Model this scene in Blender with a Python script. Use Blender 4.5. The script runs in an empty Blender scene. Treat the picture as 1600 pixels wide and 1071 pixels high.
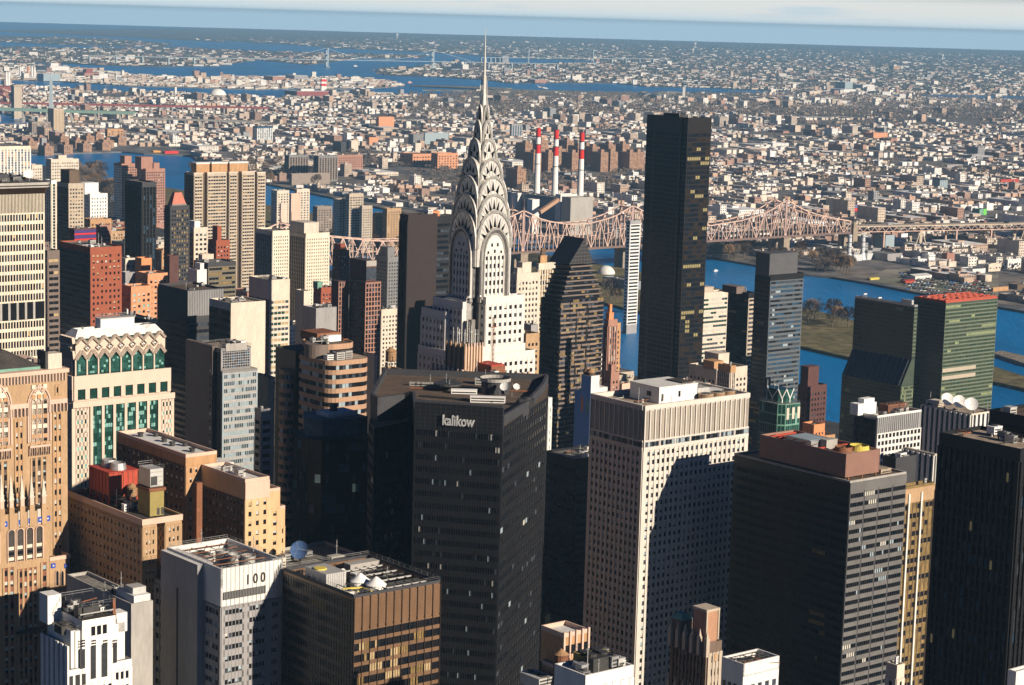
import bpy, math, random
from mathutils import Vector
S = bpy.context.scene
R = math.radians
# ---------------- camera: an observation deck 336 m above the water, looking east-north-east ----------------
F = 3350.0/1600.0
CAMZ = 336.0
PITCH = R(8.62); ROLL = R(1.61)
cd = bpy.data.cameras.new('camera'); cam = bpy.data.objects.new('camera', cd); S.collection.objects.link(cam)
cd.sensor_width = 36.0; cd.lens = 36.0*F; cd.clip_start = 5; cd.clip_end = 400000
from mathutils import Matrix
camM = Matrix.Rotation(math.pi/2-PITCH, 3, 'X') @ Matrix.Rotation(ROLL, 3, 'Z')
cam.location = (0, 0, CAMZ); cam.rotation_euler = camM.to_euler()
S.camera = cam
# ---------------- sky and sun ----------------
SUN_AZ = R(127.2)      # from the view direction, to the right
SUN_EL = R(22)
W = bpy.data.worlds.new('World'); S.world = W; W.use_nodes = True
nt = W.node_tree; nt.nodes.clear()
sky = nt.nodes.new('ShaderNodeTexSky'); sky.sky_type = 'NISHITA'; sky.sun_disc = False
sky.sun_elevation = SUN_EL; sky.sun_rotation = SUN_AZ; sky.altitude = 300; sky.air_density = 1.0; sky.dust_density = 0.6; sky.ozone_density = 5.0
bg = nt.nodes.new('ShaderNodeBackground'); bg.inputs[1].default_value = 0.05
out = nt.nodes.new('ShaderNodeOutputWorld')
def wn(k, **kw):
    n = nt.nodes.new(k)
    for a_, b_ in kw.items(): setattr(n, a_, b_)
    return n
tc = wn('ShaderNodeTexCoord'); sx = wn('ShaderNodeSeparateXYZ'); nt.links.new(tc.outputs['Generated'], sx.inputs[0])
mpw = wn('ShaderNodeMapping'); mpw.inputs['Scale'].default_value = (7, 7, 75); nt.links.new(tc.outputs['Generated'], mpw.inputs[0])
nz = wn('ShaderNodeTexNoise'); nz.inputs['Scale'].default_value = 1.6; nz.inputs['Detail'].default_value = 6; nt.links.new(mpw.outputs[0], nz.inputs['Vector'])
def mr(src, a_, b_, c_=0.0, d_=1.0):
    n = wn('ShaderNodeMapRange', interpolation_type='SMOOTHSTEP'); n.inputs[1].default_value = a_; n.inputs[2].default_value = b_; n.inputs[3].default_value = c_; n.inputs[4].default_value = d_
    nt.links.new(src, n.inputs[0]); return n.outputs[0]
def mt(op, a_, b_):
    n = wn('ShaderNodeMath', operation=op)
    for i_, q_ in enumerate((a_, b_)):
        if isinstance(q_, (int, float)): n.inputs[i_].default_value = q_
        else: nt.links.new(q_, n.inputs[i_])
    return n.outputs[0]
def mixc(fac, a_, b_):
    n = wn('ShaderNodeMix', data_type='RGBA'); nt.links.new(fac, n.inputs[0])
    for i_, q_ in ((6, a_), (7, b_)):
        if isinstance(q_, tuple): n.inputs[i_].default_value = (*q_, 1)
        else: nt.links.new(q_, n.inputs[i_])
    return n.outputs[2]
elev = mt('ADD', sx.outputs[2], mt('MULTIPLY', mt('SUBTRACT', nz.outputs[0], .5), .006))
low = mixc(mr(sx.outputs[2], -.0022, .0008), (13, 17, 19.5), (9.4, 11.5, 12.6))          # blue haze layer along the horizon
deck = mixc(mr(elev, -.0005, .007), low, (11.0, 11.4, 11.2))                      # thin pale cloud deck above it
wisp = mixc(mt('MULTIPLY', mr(nz.outputs[0], .56, .68), mr(sx.outputs[2], .001, .004)), deck, (8.8, 10.4, 11.4))
dim = wn('ShaderNodeVectorMath', operation='SCALE'); dim.operation = 'MULTIPLY'; nt.links.new(sky.outputs[0], dim.inputs[0]); dim.inputs[1].default_value = (.12, .24, .46)
full = mixc(mr(sx.outputs[2], .010, .022), wisp, dim.outputs[0])
nt.links.new(full, bg.inputs[0]); nt.links.new(bg.outputs[0], out.inputs[0])
sl = bpy.data.lights.new('sun', 'SUN'); sl.energy = 5.0; sl.angle = R(0.5); sl.color = (1.0, 0.87, 0.71)
so = bpy.data.objects.new('sun', sl); S.collection.objects.link(so)
sd = Vector((math.sin(SUN_AZ)*math.cos(SUN_EL), math.cos(SUN_AZ)*math.cos(SUN_EL), math.sin(SUN_EL)))
so.rotation_euler = sd.to_track_quat('Z', 'Y').to_euler()
S.view_settings.view_transform = 'Standard'; S.view_settings.look = 'None'; S.view_settings.exposure = 0.45; S.view_settings.gamma = 1
S.cycles.max_bounces = 4; S.cycles.diffuse_bounces = 1; S.cycles.glossy_bounces = 2; S.cycles.transmission_bounces = 1; S.cycles.volume_bounces = 0
# ---------------- surveying helpers ----------------
def ray(px, py):
    v = Vector(((px-800)/3350.0, -(py-535.5)/3350.0, -1.0))
    return camM @ v
def at(px, py, d):
    "point seen at photo pixel px,py whose ground distance along the view axis is d"
    r = ray(px, py); return Vector((r.x*d/r.y, d, CAMZ + r.z*d/r.y))
def gnd(px, py, z=0.0):
    r = ray(px, py); t = (z-CAMZ)/r.z; return Vector((r.x*t, r.y*t, z))
def proj(p):
    q = camM.transposed() @ (Vector(p)-Vector((0, 0, CAMZ)))
    return 800+3350*q.x/-q.z, 535.5-3350*q.y/-q.z
HAZE = 3.7e-5
TH = R(39.3)                                     # the street grid against the view axis
GV = Vector((math.cos(TH), math.sin(TH), 0)); GU = Vector((-math.sin(TH), math.cos(TH), 0))
def ext(P, dirv, px):
    "metres along dirv from P until the point shows at column px"
    lo, hi = 0.0, 900.0
    s = 1 if proj(P+dirv*1)[0] > proj(P)[0] else -1
    for _ in range(50):
        m = (lo+hi)/2
        if (proj(P+dirv*m)[0]-px)*s < 0: lo = m
        else: hi = m
    return lo
# ---------------- objects ----------------
COL = S.collection
def link(o, parent=None):
    COL.objects.link(o)
    if parent is not None: o.parent = parent
    return o
def tag(o, label=None, cat=None, group=None, kind=None):
    if label: o['label'] = label
    if cat: o['category'] = cat
    if group: o['group'] = group
    if kind: o['kind'] = kind
    return o
def empty(name, loc, rz=0.0, label=None, cat=None, group=None):
    o = bpy.data.objects.new(name, None); COL.objects.link(o); o.location = loc; o.rotation_euler = (0, 0, rz); o.empty_display_size = 5
    return tag(o, label, cat, group)
class MB:
    def __init__(s): s.v = []; s.f = []; s.m = []; s.mats = []; s.col = None
    def mi(s, m):
        if m not in s.mats: s.mats.append(m)
        return s.mats.index(m)
    def add(s, vs, fs, m):
        n = len(s.v); s.v += vs; k = s.mi(m)
        for f in fs: s.f.append(tuple(i+n for i in f)); s.m.append(k)
    def box(s, x0, x1, y0, y1, z0, z1, m):
        s.add([(x0,y0,z0),(x1,y0,z0),(x1,y1,z0),(x0,y1,z0),(x0,y0,z1),(x1,y0,z1),(x1,y1,z1),(x0,y1,z1)],
              [(0,1,5,4),(1,2,6,5),(2,3,7,6),(3,0,4,7),(4,5,6,7),(3,2,1,0)], m)
    def obox(s, a, b, n0, n1, z0, z1, m):
        "box along a wall line a->b, from n0 to n1 outward of it"
        dx, dy = b[0]-a[0], b[1]-a[1]; L = math.hypot(dx, dy) or 1; nx, ny = dy/L, -dx/L
        c = [(a[0]+nx*n1, a[1]+ny*n1), (b[0]+nx*n1, b[1]+ny*n1), (b[0]+nx*n0, b[1]+ny*n0), (a[0]+nx*n0, a[1]+ny*n0)]
        s.add([(x, y, z0) for x, y in c]+[(x, y, z1) for x, y in c], [(0,1,5,4),(1,2,6,5),(2,3,7,6),(3,0,4,7),(4,5,6,7),(3,2,1,0)], m)
    def prism(s, poly, z0, z1, m, mt=None, top=None):
        n = len(poly); tp = top or poly
        s.add([(x, y, z0) for x, y in poly]+[(x, y, z1) for x, y in tp], [(i, (i+1)%n, (i+1)%n+n, i+n) for i in range(n)], m)
        s.add([(x, y, z1) for x, y in tp], [tuple(range(n))], mt or m)
    def cyl(s, x, y, z0, z1, r, m, n=12, r1=None, cap=True):
        r1 = r if r1 is None else r1
        c = [(math.cos(2*math.pi*i/n), math.sin(2*math.pi*i/n)) for i in range(n)]
        s.add([(x+r*a, y+r*b, z0) for a, b in c]+[(x+r1*a, y+r1*b, z1) for a, b in c],
              [(i, (i+1)%n, (i+1)%n+n, i+n) for i in range(n)]+([tuple(range(n, 2*n))] if cap else []), m)
    def bar(s, p, q, r, m, n=4):
        p = Vector(p); q = Vector(q); d = q-p
        if d.length < 1e-6: return
        k = d.to_track_quat('Z', 'Y'); vs = []
        for e in (p, q):
            for i in range(n):
                a = 2*math.pi*(i+.5)/n; vs.append(tuple(e+k @ Vector((r*math.cos(a), r*math.sin(a), 0))))
        s.add(vs, [(i, (i+1)%n, (i+1)%n+n, i+n) for i in range(n)]+[tuple(range(n))[::-1], tuple(range(n, 2*n))], m)
    def quad(s, a, b, c, d, m): s.add([a, b, c, d], [(0, 1, 2, 3)], m)
    def build(s, name, parent=None, loc=(0,0,0), rz=0.0, smooth=False):
        me = bpy.data.meshes.new(name); me.from_pydata(s.v, [], s.f)
        for m in s.mats: me.materials.append(M(m) if isinstance(m, str) else m)
        me.polygons.foreach_set('material_index', s.m)
        if s.col is not None:
            at_ = me.color_attributes.new('tone', 'FLOAT_COLOR', 'CORNER')
            buf = []
            for i, p in enumerate(s.f): buf += list(s.col[i])*len(p)
            at_.data.foreach_set('color', buf)
        if smooth: me.polygons.foreach_set('use_smooth', [True]*len(s.f))
        me.update()
        o = bpy.data.objects.new(name, me); link(o, parent); o.location = loc; o.rotation_euler = (0, 0, rz)
        return o
# ---------------- materials ----------------
MC = {}
def nod(t, k, **kw):
    n = t.nodes.new(k)
    for a, b in kw.items(): setattr(n, a, b)
    return n
def mk(name, col, rough=0.8, spec=0.3, metal=0.0, var=0.12, scale=0.15, streak=0.0, emit=None, coat=0.0, bump=0.0):
    m = bpy.data.materials.new(name); m.use_nodes = True; t = m.node_tree; b = t.nodes['Principled BSDF']
    b.inputs['Roughness'].default_value = rough; b.inputs['Metallic'].default_value = metal
    b.inputs['Specular IOR Level'].default_value = spec
    c = (col[0], col[1], col[2], 1); b.inputs['Base Color'].default_value = c
    if var > 0:
        g = nod(t, 'ShaderNodeNewGeometry'); mp = nod(t, 'ShaderNodeMapping'); mp.inputs['Scale'].default_value = (1, 1, 0.25 if streak else 1)
        t.links.new(g.outputs['Position'], mp.inputs[0])
        n = nod(t, 'ShaderNodeTexNoise'); n.inputs['Scale'].default_value = scale; n.inputs['Detail'].default_value = 5; n.inputs['Roughness'].default_value = 0.65
        t.links.new(mp.outputs[0], n.inputs['Vector'])
        r = nod(t, 'ShaderNodeMapRange'); r.inputs[1].default_value = 0.3; r.inputs[2].default_value = 0.7
        r.inputs[3].default_value = 1-var; r.inputs[4].default_value = 1+var; t.links.new(n.outputs[0], r.inputs[0])
        mx = nod(t, 'ShaderNodeVectorMath', operation='SCALE'); mx.inputs[0].default_value = col[:3]
        n2 = nod(t, 'ShaderNodeTexNoise'); n2.inputs['Scale'].default_value = scale*7; n2.inputs['Detail'].default_value = 3; t.links.new(mp.outputs[0], n2.inputs['Vector'])
        r2 = nod(t, 'ShaderNodeMapRange'); r2.inputs[1].default_value = .35; r2.inputs[2].default_value = .65; r2.inputs[3].default_value = 1-var*.6; r2.inputs[4].default_value = 1+var*.6; t.links.new(n2.outputs[0], r2.inputs[0])
        m2 = nod(t, 'ShaderNodeMath', operation='MULTIPLY'); t.links.new(r.outputs[0], m2.inputs[0]); t.links.new(r2.outputs[0], m2.inputs[1])
        t.links.new(m2.outputs[0], mx.inputs['Scale']); t.links.new(mx.outputs[0], b.inputs['Base Color'])
        if bump > 0:
            bp = nod(t, 'ShaderNodeBump'); bp.inputs['Strength'].default_value = bump; bp.inputs['Distance'].default_value = 0.5
            t.links.new(n.outputs[0], bp.inputs['Height']); t.links.new(bp.outputs[0], b.inputs['Normal'])
    if emit:
        b.inputs['Emission Color'].default_value = (*emit[0], 1); b.inputs['Emission Strength'].default_value = emit[1]
    MC[name] = m; return m
def M(n): return MC[n]
mk('limestone', (.46,.385,.30), streak=1); mk('tan_brick', (.45,.26,.13), streak=1, var=.18, scale=.4); mk('gold_brick', (.42,.275,.155), streak=1, var=.15, scale=.4)
mk('dark_brick', (.13,.09,.06), streak=1); mk('red_brick', (.30,.085,.045), var=.12, scale=.5); mk('cream', (.60,.525,.43), streak=1); mk('cream_pale', (.70,.62,.49), streak=1)  # the dark brick also colours walls that lie in shade
mk('white_brick', (.78,.75,.70), streak=1, var=.08); mk('white_panel', (.70,.68,.64), rough=.5, var=.08, streak=1); mk('white_paint', (.80,.79,.76), var=.06)
mk('steel_white', (.50,.47,.42), rough=.42, metal=.35, spec=.5, var=.12, streak=1)
mk('grey_panel', (.30,.29,.29), rough=.5, streak=1); mk('grey_mid', (.20,.20,.20), streak=1); mk('grey_dark', (.055,.055,.06), rough=.6, spec=.15); mk('concrete', (.36,.34,.31), streak=1)
mk('taupe', (.17,.13,.11), rough=.7, streak=1); mk('bronze', (.20,.115,.062), rough=.42, metal=.25, spec=.5, streak=1); mk('bronze_dark', (.035,.022,.015), rough=.35, metal=.2, spec=.5)
mk('black_panel', (.012,.012,.014), rough=.45, spec=.35, var=.2); mk('black_frame', (.010,.009,.009), rough=.5, spec=.3); mk('charcoal', (.014,.014,.016), rough=.6, spec=.15); mk('joint', (.035,.035,.038), rough=.6, spec=.2)
mk('brown_panel', (.026,.015,.013), rough=.5, spec=.4); mk('pink_brick', (.36,.19,.14), streak=1); mk('plum_brick', (.10,.045,.04), var=.15)
mk('peach', (.62,.50,.40), streak=1, var=.06); mk('salmon_stone', (.62,.44,.34), streak=1, var=.07)
mk('ribbon_tan', (.42,.26,.165), streak=1, var=.08); mk('orange_brick', (.62,.25,.11), var=.12, scale=.5); mk('orange_pale', (.60,.28,.15), var=.12, scale=.4)
def glass(name, col, rough=.14, spec=.22, var=.4):
    return mk(name, col, rough=rough, spec=spec, var=var, scale=.35)
glass('glass', (.012,.013,.016)); glass('glass_grey', (.05,.06,.075)); glass('glass_blue', (.03,.07,.12)); glass('glass_green', (.025,.085,.070)); glass('glass_green_dark', (.012,.045,.035))
glass('glass_teal', (.20,.40,.36), rough=.3); glass('blind', (.50,.48,.42), rough=.6, spec=.3, var=.15); glass('blind_blue', (.30,.37,.40), rough=.5, var=.15); glass('blind_warm', (.42,.31,.17), rough=.6, var=.2)
glass('glass_un', (.030,.055,.035), rough=.2); glass('glass_gold', (.22,.15,.06), rough=.4); mk('glass_night', (.006,.010,.016), rough=.14, spec=.2, var=.3)
mk('lit_window', (.25,.19,.08), rough=.5, emit=((1,.8,.42),.05)); mk('lit_cool', (.30,.40,.36), rough=.5, emit=((.75,1,.85),.04))
mk('roof_grey', (.20,.19,.17), var=.42, scale=.12); mk('roof_tan', (.34,.27,.20), var=.38, scale=.15); mk('roof_white', (.66,.65,.62), var=.15, scale=.15); mk('roof_dark', (.055,.048,.043), var=.3, scale=.2)
mk('roof_brown', (.12,.085,.06), var=.3, scale=.2)
mk('metal', (.45,.45,.44), rough=.45, metal=.6, var=.15); mk('metal_dark', (.07,.068,.065), rough=.5, metal=.4, var=.2); mk('duct', (.52,.51,.48), rough=.5, metal=.3, var=.12)
mk('rust', (.22,.09,.045), var=.3, scale=1.0); mk('red_paint', (.42,.06,.035), rough=.55, var=.15, scale=.6); mk('yellow_paint', (.62,.50,.10), var=.12); mk('wood', (.34,.20,.10), var=.3, scale=2.0); mk('wood_dark', (.10,.065,.045), var=.3, scale=2.0)
mk('blue_tile', (.03,.08,.42), rough=.3, var=.25, scale=1.5); mk('copper_green', (.16,.32,.25), var=.2); mk('sign_white', (.50,.50,.49), rough=.4, var=0); mk('sign_dark', (.04,.035,.03), var=0)
mk('chrome', (.70,.67,.61), rough=.36, metal=.4, spec=.5, var=.18, scale=.5, streak=1); mk('chrome_dark', (.28,.26,.23), rough=.4, metal=.4, var=.2, scale=.6)
mk('blue_wall', (.12,.28,.62), rough=.6, var=.06); mk('billboard_red', (.60,.03,.03), var=0); mk('billboard_blue', (.12,.15,.30), var=0); mk('lime', (.15,.62,.06), var=.1)
mk('bridge_steel', (.60,.42,.34), rough=.6, var=.1, scale=.05); mk('bridge_dark', (.17,.115,.10), rough=.7, var=.15); mk('stone_pier', (.30,.24,.18), var=.2, scale=.3); mk('asphalt', (.055,.055,.058), var=.15)
mk('stack_white', (.80,.78,.74), var=.08, scale=.3, streak=1); mk('stack_red', (.62,.025,.022), var=.1, scale=.3); mk('green_steel', (.24,.36,.30), var=.1); mk('hell_red', (.26,.075,.07), var=.12)
mk('trunk', (.13,.10,.075), var=.2, scale=1.0); mk('twigs', (.115,.088,.072), var=.35, scale=.02); mk('twigs_warm', (.19,.11,.055), var=.3, scale=.05); mk('evergreen', (.045,.055,.035), var=.3, scale=.1)
def tone_mat(name, rough=.8):
    m = bpy.data.materials.new(name); m.use_nodes = True; t = m.node_tree; b = t.nodes['Principled BSDF']
    a = nod(t, 'ShaderNodeVertexColor', layer_name='tone'); g = nod(t, 'ShaderNodeNewGeometry')
    n = nod(t, 'ShaderNodeTexNoise'); n.inputs['Scale'].default_value = .12; n.inputs['Detail'].default_value = 4; t.links.new(g.outputs['Position'], n.inputs['Vector'])
    r = nod(t, 'ShaderNodeMapRange'); r.inputs[1].default_value = .3; r.inputs[2].default_value = .7; r.inputs[3].default_value = .8; r.inputs[4].default_value = 1.2; t.links.new(n.outputs[0], r.inputs[0])
    mx = nod(t, 'ShaderNodeVectorMath', operation='SCALE'); t.links.new(a.outputs[0], mx.inputs[0]); t.links.new(r.outputs[0], mx.inputs['Scale']); t.links.new(mx.outputs[0], b.inputs['Base Color'])
    b.inputs['Roughness'].default_value = rough; b.inputs['Specular IOR Level'].default_value = .25; MC[name] = m
tone_mat('tone')

mk('metal_pale', (.60,.62,.63), rough=.5, metal=.2, var=.06)
# ---------------- the setting: water, land, sky haze ----------------
from mathutils.geometry import tessellate_polygon
def water_mat():
    m = bpy.data.materials.new('water'); m.use_nodes = True; t = m.node_tree; b = t.nodes['Principled BSDF']
    b.inputs['Base Color'].default_value = (.006, .105, .27, 1); b.inputs['Roughness'].default_value = .28; b.inputs['Specular IOR Level'].default_value = .08
    g = nod(t, 'ShaderNodeNewGeometry'); n = nod(t, 'ShaderNodeTexNoise'); n.inputs['Scale'].default_value = .035; n.inputs['Detail'].default_value = 8; n.inputs['Roughness'].default_value = .7
    mp = nod(t, 'ShaderNodeMapping'); mp.inputs['Scale'].default_value = (1, .4, 1); mp.inputs['Rotation'].default_value = (0, 0, .7)
    t.links.new(g.outputs['Position'], mp.inputs[0]); t.links.new(mp.outputs[0], n.inputs['Vector'])
    bp = nod(t, 'ShaderNodeBump'); bp.inputs['Strength'].default_value = .7; bp.inputs['Distance'].default_value = 4
    t.links.new(n.outputs[0], bp.inputs['Height']); t.links.new(bp.outputs[0], b.inputs['Normal'])
    n2 = nod(t, 'ShaderNodeTexNoise'); n2.inputs['Scale'].default_value = .0035; n2.inputs['Detail'].default_value = 6; t.links.new(mp.outputs[0], n2.inputs['Vector'])
    cr = nod(t, 'ShaderNodeValToRGB'); cr.color_ramp.elements[0].position = .38; cr.color_ramp.elements[0].color = (.0002, .135, .36, 1)
    cr.color_ramp.elements[1].position = .66; cr.color_ramp.elements[1].color = (.0006, .215, .54, 1); t.links.new(n2.outputs[0], cr.inputs[0]); t.links.new(cr.outputs[0], b.inputs['Base Color'])
    MC['water'] = m
water_mat()
def ramp_ground(name, cols, s1=.004, s2=.03):
    m = bpy.data.materials.new(name); m.use_nodes = True; t = m.node_tree; b = t.nodes['Principled BSDF']; b.inputs['Roughness'].default_value = .95; b.inputs['Specular IOR Level'].default_value = .1
    g = nod(t, 'ShaderNodeNewGeometry')
    a = nod(t, 'ShaderNodeTexNoise'); a.inputs['Scale'].default_value = s1; a.inputs['Detail'].default_value = 9; a.inputs['Roughness'].default_value = .7; t.links.new(g.outputs['Position'], a.inputs['Vector'])
    cr = nod(t, 'ShaderNodeValToRGB'); e = cr.color_ramp.elements
    while len(e) < len(cols): e.new(.5)
    for i, c in enumerate(cols): e[i].position = .3+.4*i/(len(cols)-1); e[i].color = (*c, 1)
    t.links.new(a.outputs[0], cr.inputs[0])
    v = nod(t, 'ShaderNodeTexNoise'); v.inputs['Scale'].default_value = s2; v.inputs['Detail'].default_value = 4; t.links.new(g.outputs['Position'], v.inputs['Vector'])
    r = nod(t, 'ShaderNodeMapRange'); r.inputs[1].default_value = .35; r.inputs[2].default_value = .65; r.inputs[3].default_value = .6; r.inputs[4].default_value = 1.35; t.links.new(v.outputs[0], r.inputs[0])
    mx = nod(t, 'ShaderNodeVectorMath', operation='SCALE'); t.links.new(cr.outputs[0], mx.inputs[0]); t.links.new(r.outputs[0], mx.inputs['Scale']); t.links.new(mx.outputs[0], b.inputs['Base Color'])
    MC[name] = m
ramp_ground('land_city', [(.15,.13,.115), (.21,.18,.15), (.13,.13,.14), (.27,.235,.20)])
ramp_ground('land_far', [(.060,.055,.055), (.10,.085,.075), (.07,.065,.065), (.12,.105,.095)], s1=.0009, s2=.006)
ramp_ground('land_park', [(.11,.11,.045), (.18,.145,.075), (.13,.12,.055), (.23,.175,.11)], s1=.012, s2=.08)
ramp_ground('land_airport', [(.17,.16,.12), (.24,.22,.18), (.16,.17,.10)], s1=.002, s2=.02)
ramp_ground('land_manhattan', [(.05,.05,.05), (.065,.062,.06)], s1=.01)
ramp_ground('rocks', [(.12,.10,.08), (.28,.24,.19), (.16,.14,.11)], s1=.05, s2=.3)
LAND = {}
def land(name, pxs, z, matn, world=False, pre=()):
    pts = [Vector((*p, 0)) for p in pxs] if world else [gnd(px, py, 0) for px, py in pxs]
    pts = list(pre) + pts
    a = sum(pts[i].x*pts[(i+1) % len(pts)].y-pts[(i+1) % len(pts)].x*pts[i].y for i in range(len(pts)))
    if a < 0: pts.reverse()
    b = MB(); n = len(pts)
    b.add([(p.x, p.y, z) for p in pts], [t if True else t for t in tessellate_polygon([pts])], matn)
    b.f = [f if ((Vector(b.v[f[1]])-Vector(b.v[f[0]])).cross(Vector(b.v[f[2]])-Vector(b.v[f[0]]))).z > 0 else f[::-1] for f in b.f]
    b.add([(p.x, p.y, -1) for p in pts]+[(p.x, p.y, z) for p in pts], [(i, (i+1) % n, (i+1) % n+n, i+n) for i in range(n)], matn)
    o = b.build(name); tag(o, kind='structure'); LAND[name] = [(p.x, p.y) for p in pts]; return o
def inside(poly, x, y):
    c = False; n = len(poly); j = n-1
    for i in range(n):
        xi, yi = poly[i]; xj, yj = poly[j]
        if (yi > y) != (yj > y) and x < (xj-xi)*(y-yi)/(yj-yi)+xi: c = not c
        j = i
    return c
b = MB(); b.box(-24000, 24000, -24000, 39000, -1.5, 0, 'water'); tag(b.build('water'), kind='structure')
# Manhattan: east shore follows the river blocks
def st(n, e): return GU*((n-33.7)*80.5)+GV*(e+60)
shp = [(-160,264),(100,262),(125,263),(165,285),(172,312),(200,347),(300,374),(450,408),(620,458),(800,522),(945,578),(1100,628),(1330,672),(1800,770)]
land('ground', [(p.x, p.y) for p in [gnd(*q) for q in shp]]+[(1400, 900), (1400, -9000), (-9000, -9000), (-3500, 3600)], 4, 'land_manhattan', world=True)
QP = [(-60,244),(60,243),(120,241),(190,239),(225,242),(300,245),(318,262),(420,290),(560,320),(700,350),(800,372),(930,386),(1105,404),(1185,418),(1255,432),(1300,436),(1360,446),(1430,460),(1600,490),(1900,545),
      (1900,172),(1750,163),(1600,158),(1500,156),(1360,150),(1290,147),(1130,146),(1000,147),(900,146),(800,143),(650,134.5),(640,135.5),(750,139),(740,143),(715,148),(700,152),(640,150),(520,149),(460,151),(430,155),(400,154),(300,148),(150,143),(40,137),(0,134),(-60,133),
      (-60,176),(0,177),(45,190),(42,198),(0,203),(-60,206)]
land('riverside_land', QP, 3, 'land_city')
land('river_island', [(300,345),(500,385),(700,420),(840,450),(940,476),(1000,491),(1253,546),(1335,565),(1560,603),(1660,626),(1660,612),(1560,580),(1420,530),(1335,505),(1253,484),(1100,450),(985,425),(830,398),(700,375),(500,338),(300,302),(215,290),(190,297),(192,312)], 3.2, 'land_park')
land('rocky_islet', [(1548,556),(1570,563),(1600,573),(1650,585),(1650,575),(1600,561),(1565,553)], 3.4, 'rocks')
land('prison_island', [(-60,98),(0,99),(100,103),(160,112),(240,121),(400,121),(560,122),(600,127),(632,134),(600,138),(540,140),(460,139),(400,141),(300,138),(200,135),(120,130),(60,126),(0,126),(-60,126)], 3, 'land_airport')
land('north_land', [(-60,73),(0,74),(150,76),(270,75),(400,80),(480,83),(560,85),(670,87),(660,91),(560,92),(510,99),(480,102),(400,94),(340,104),(250,105),(160,103),(90,99),(0,98),(-60,97)], 3, 'land_far')
land('north_spit', [(-60,57),(0,57),(150,60),(270,69),(250,74),(130,72),(0,66),(-60,65)], 3, 'land_far')
fl = [(183,58),(265,62),(358,67),(340,63),(400,67.5),(450,70),(540,77),(620,80),(680,83),(760,88),(800,91),(900,95),(955,96),(900,100),(800,101),(760,98),(690,98),(650,105),(600,108),(588,112),(600,118),(680,121),(760,126),(800,131),(890,130),(960,131),(1010,136),(1100,138),(1190,142),(1280,144),(1380,149),(1500,149),(1600,151),(1900,160)]
flp = [gnd(*p) for p in fl]
land('far_land', [(p.x, p.y) for p in flp]+[(23500, 12000), (23500, 38900), (-5500, 38900), (-6500, 26000)], 3, 'land_far', world=True)
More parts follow.
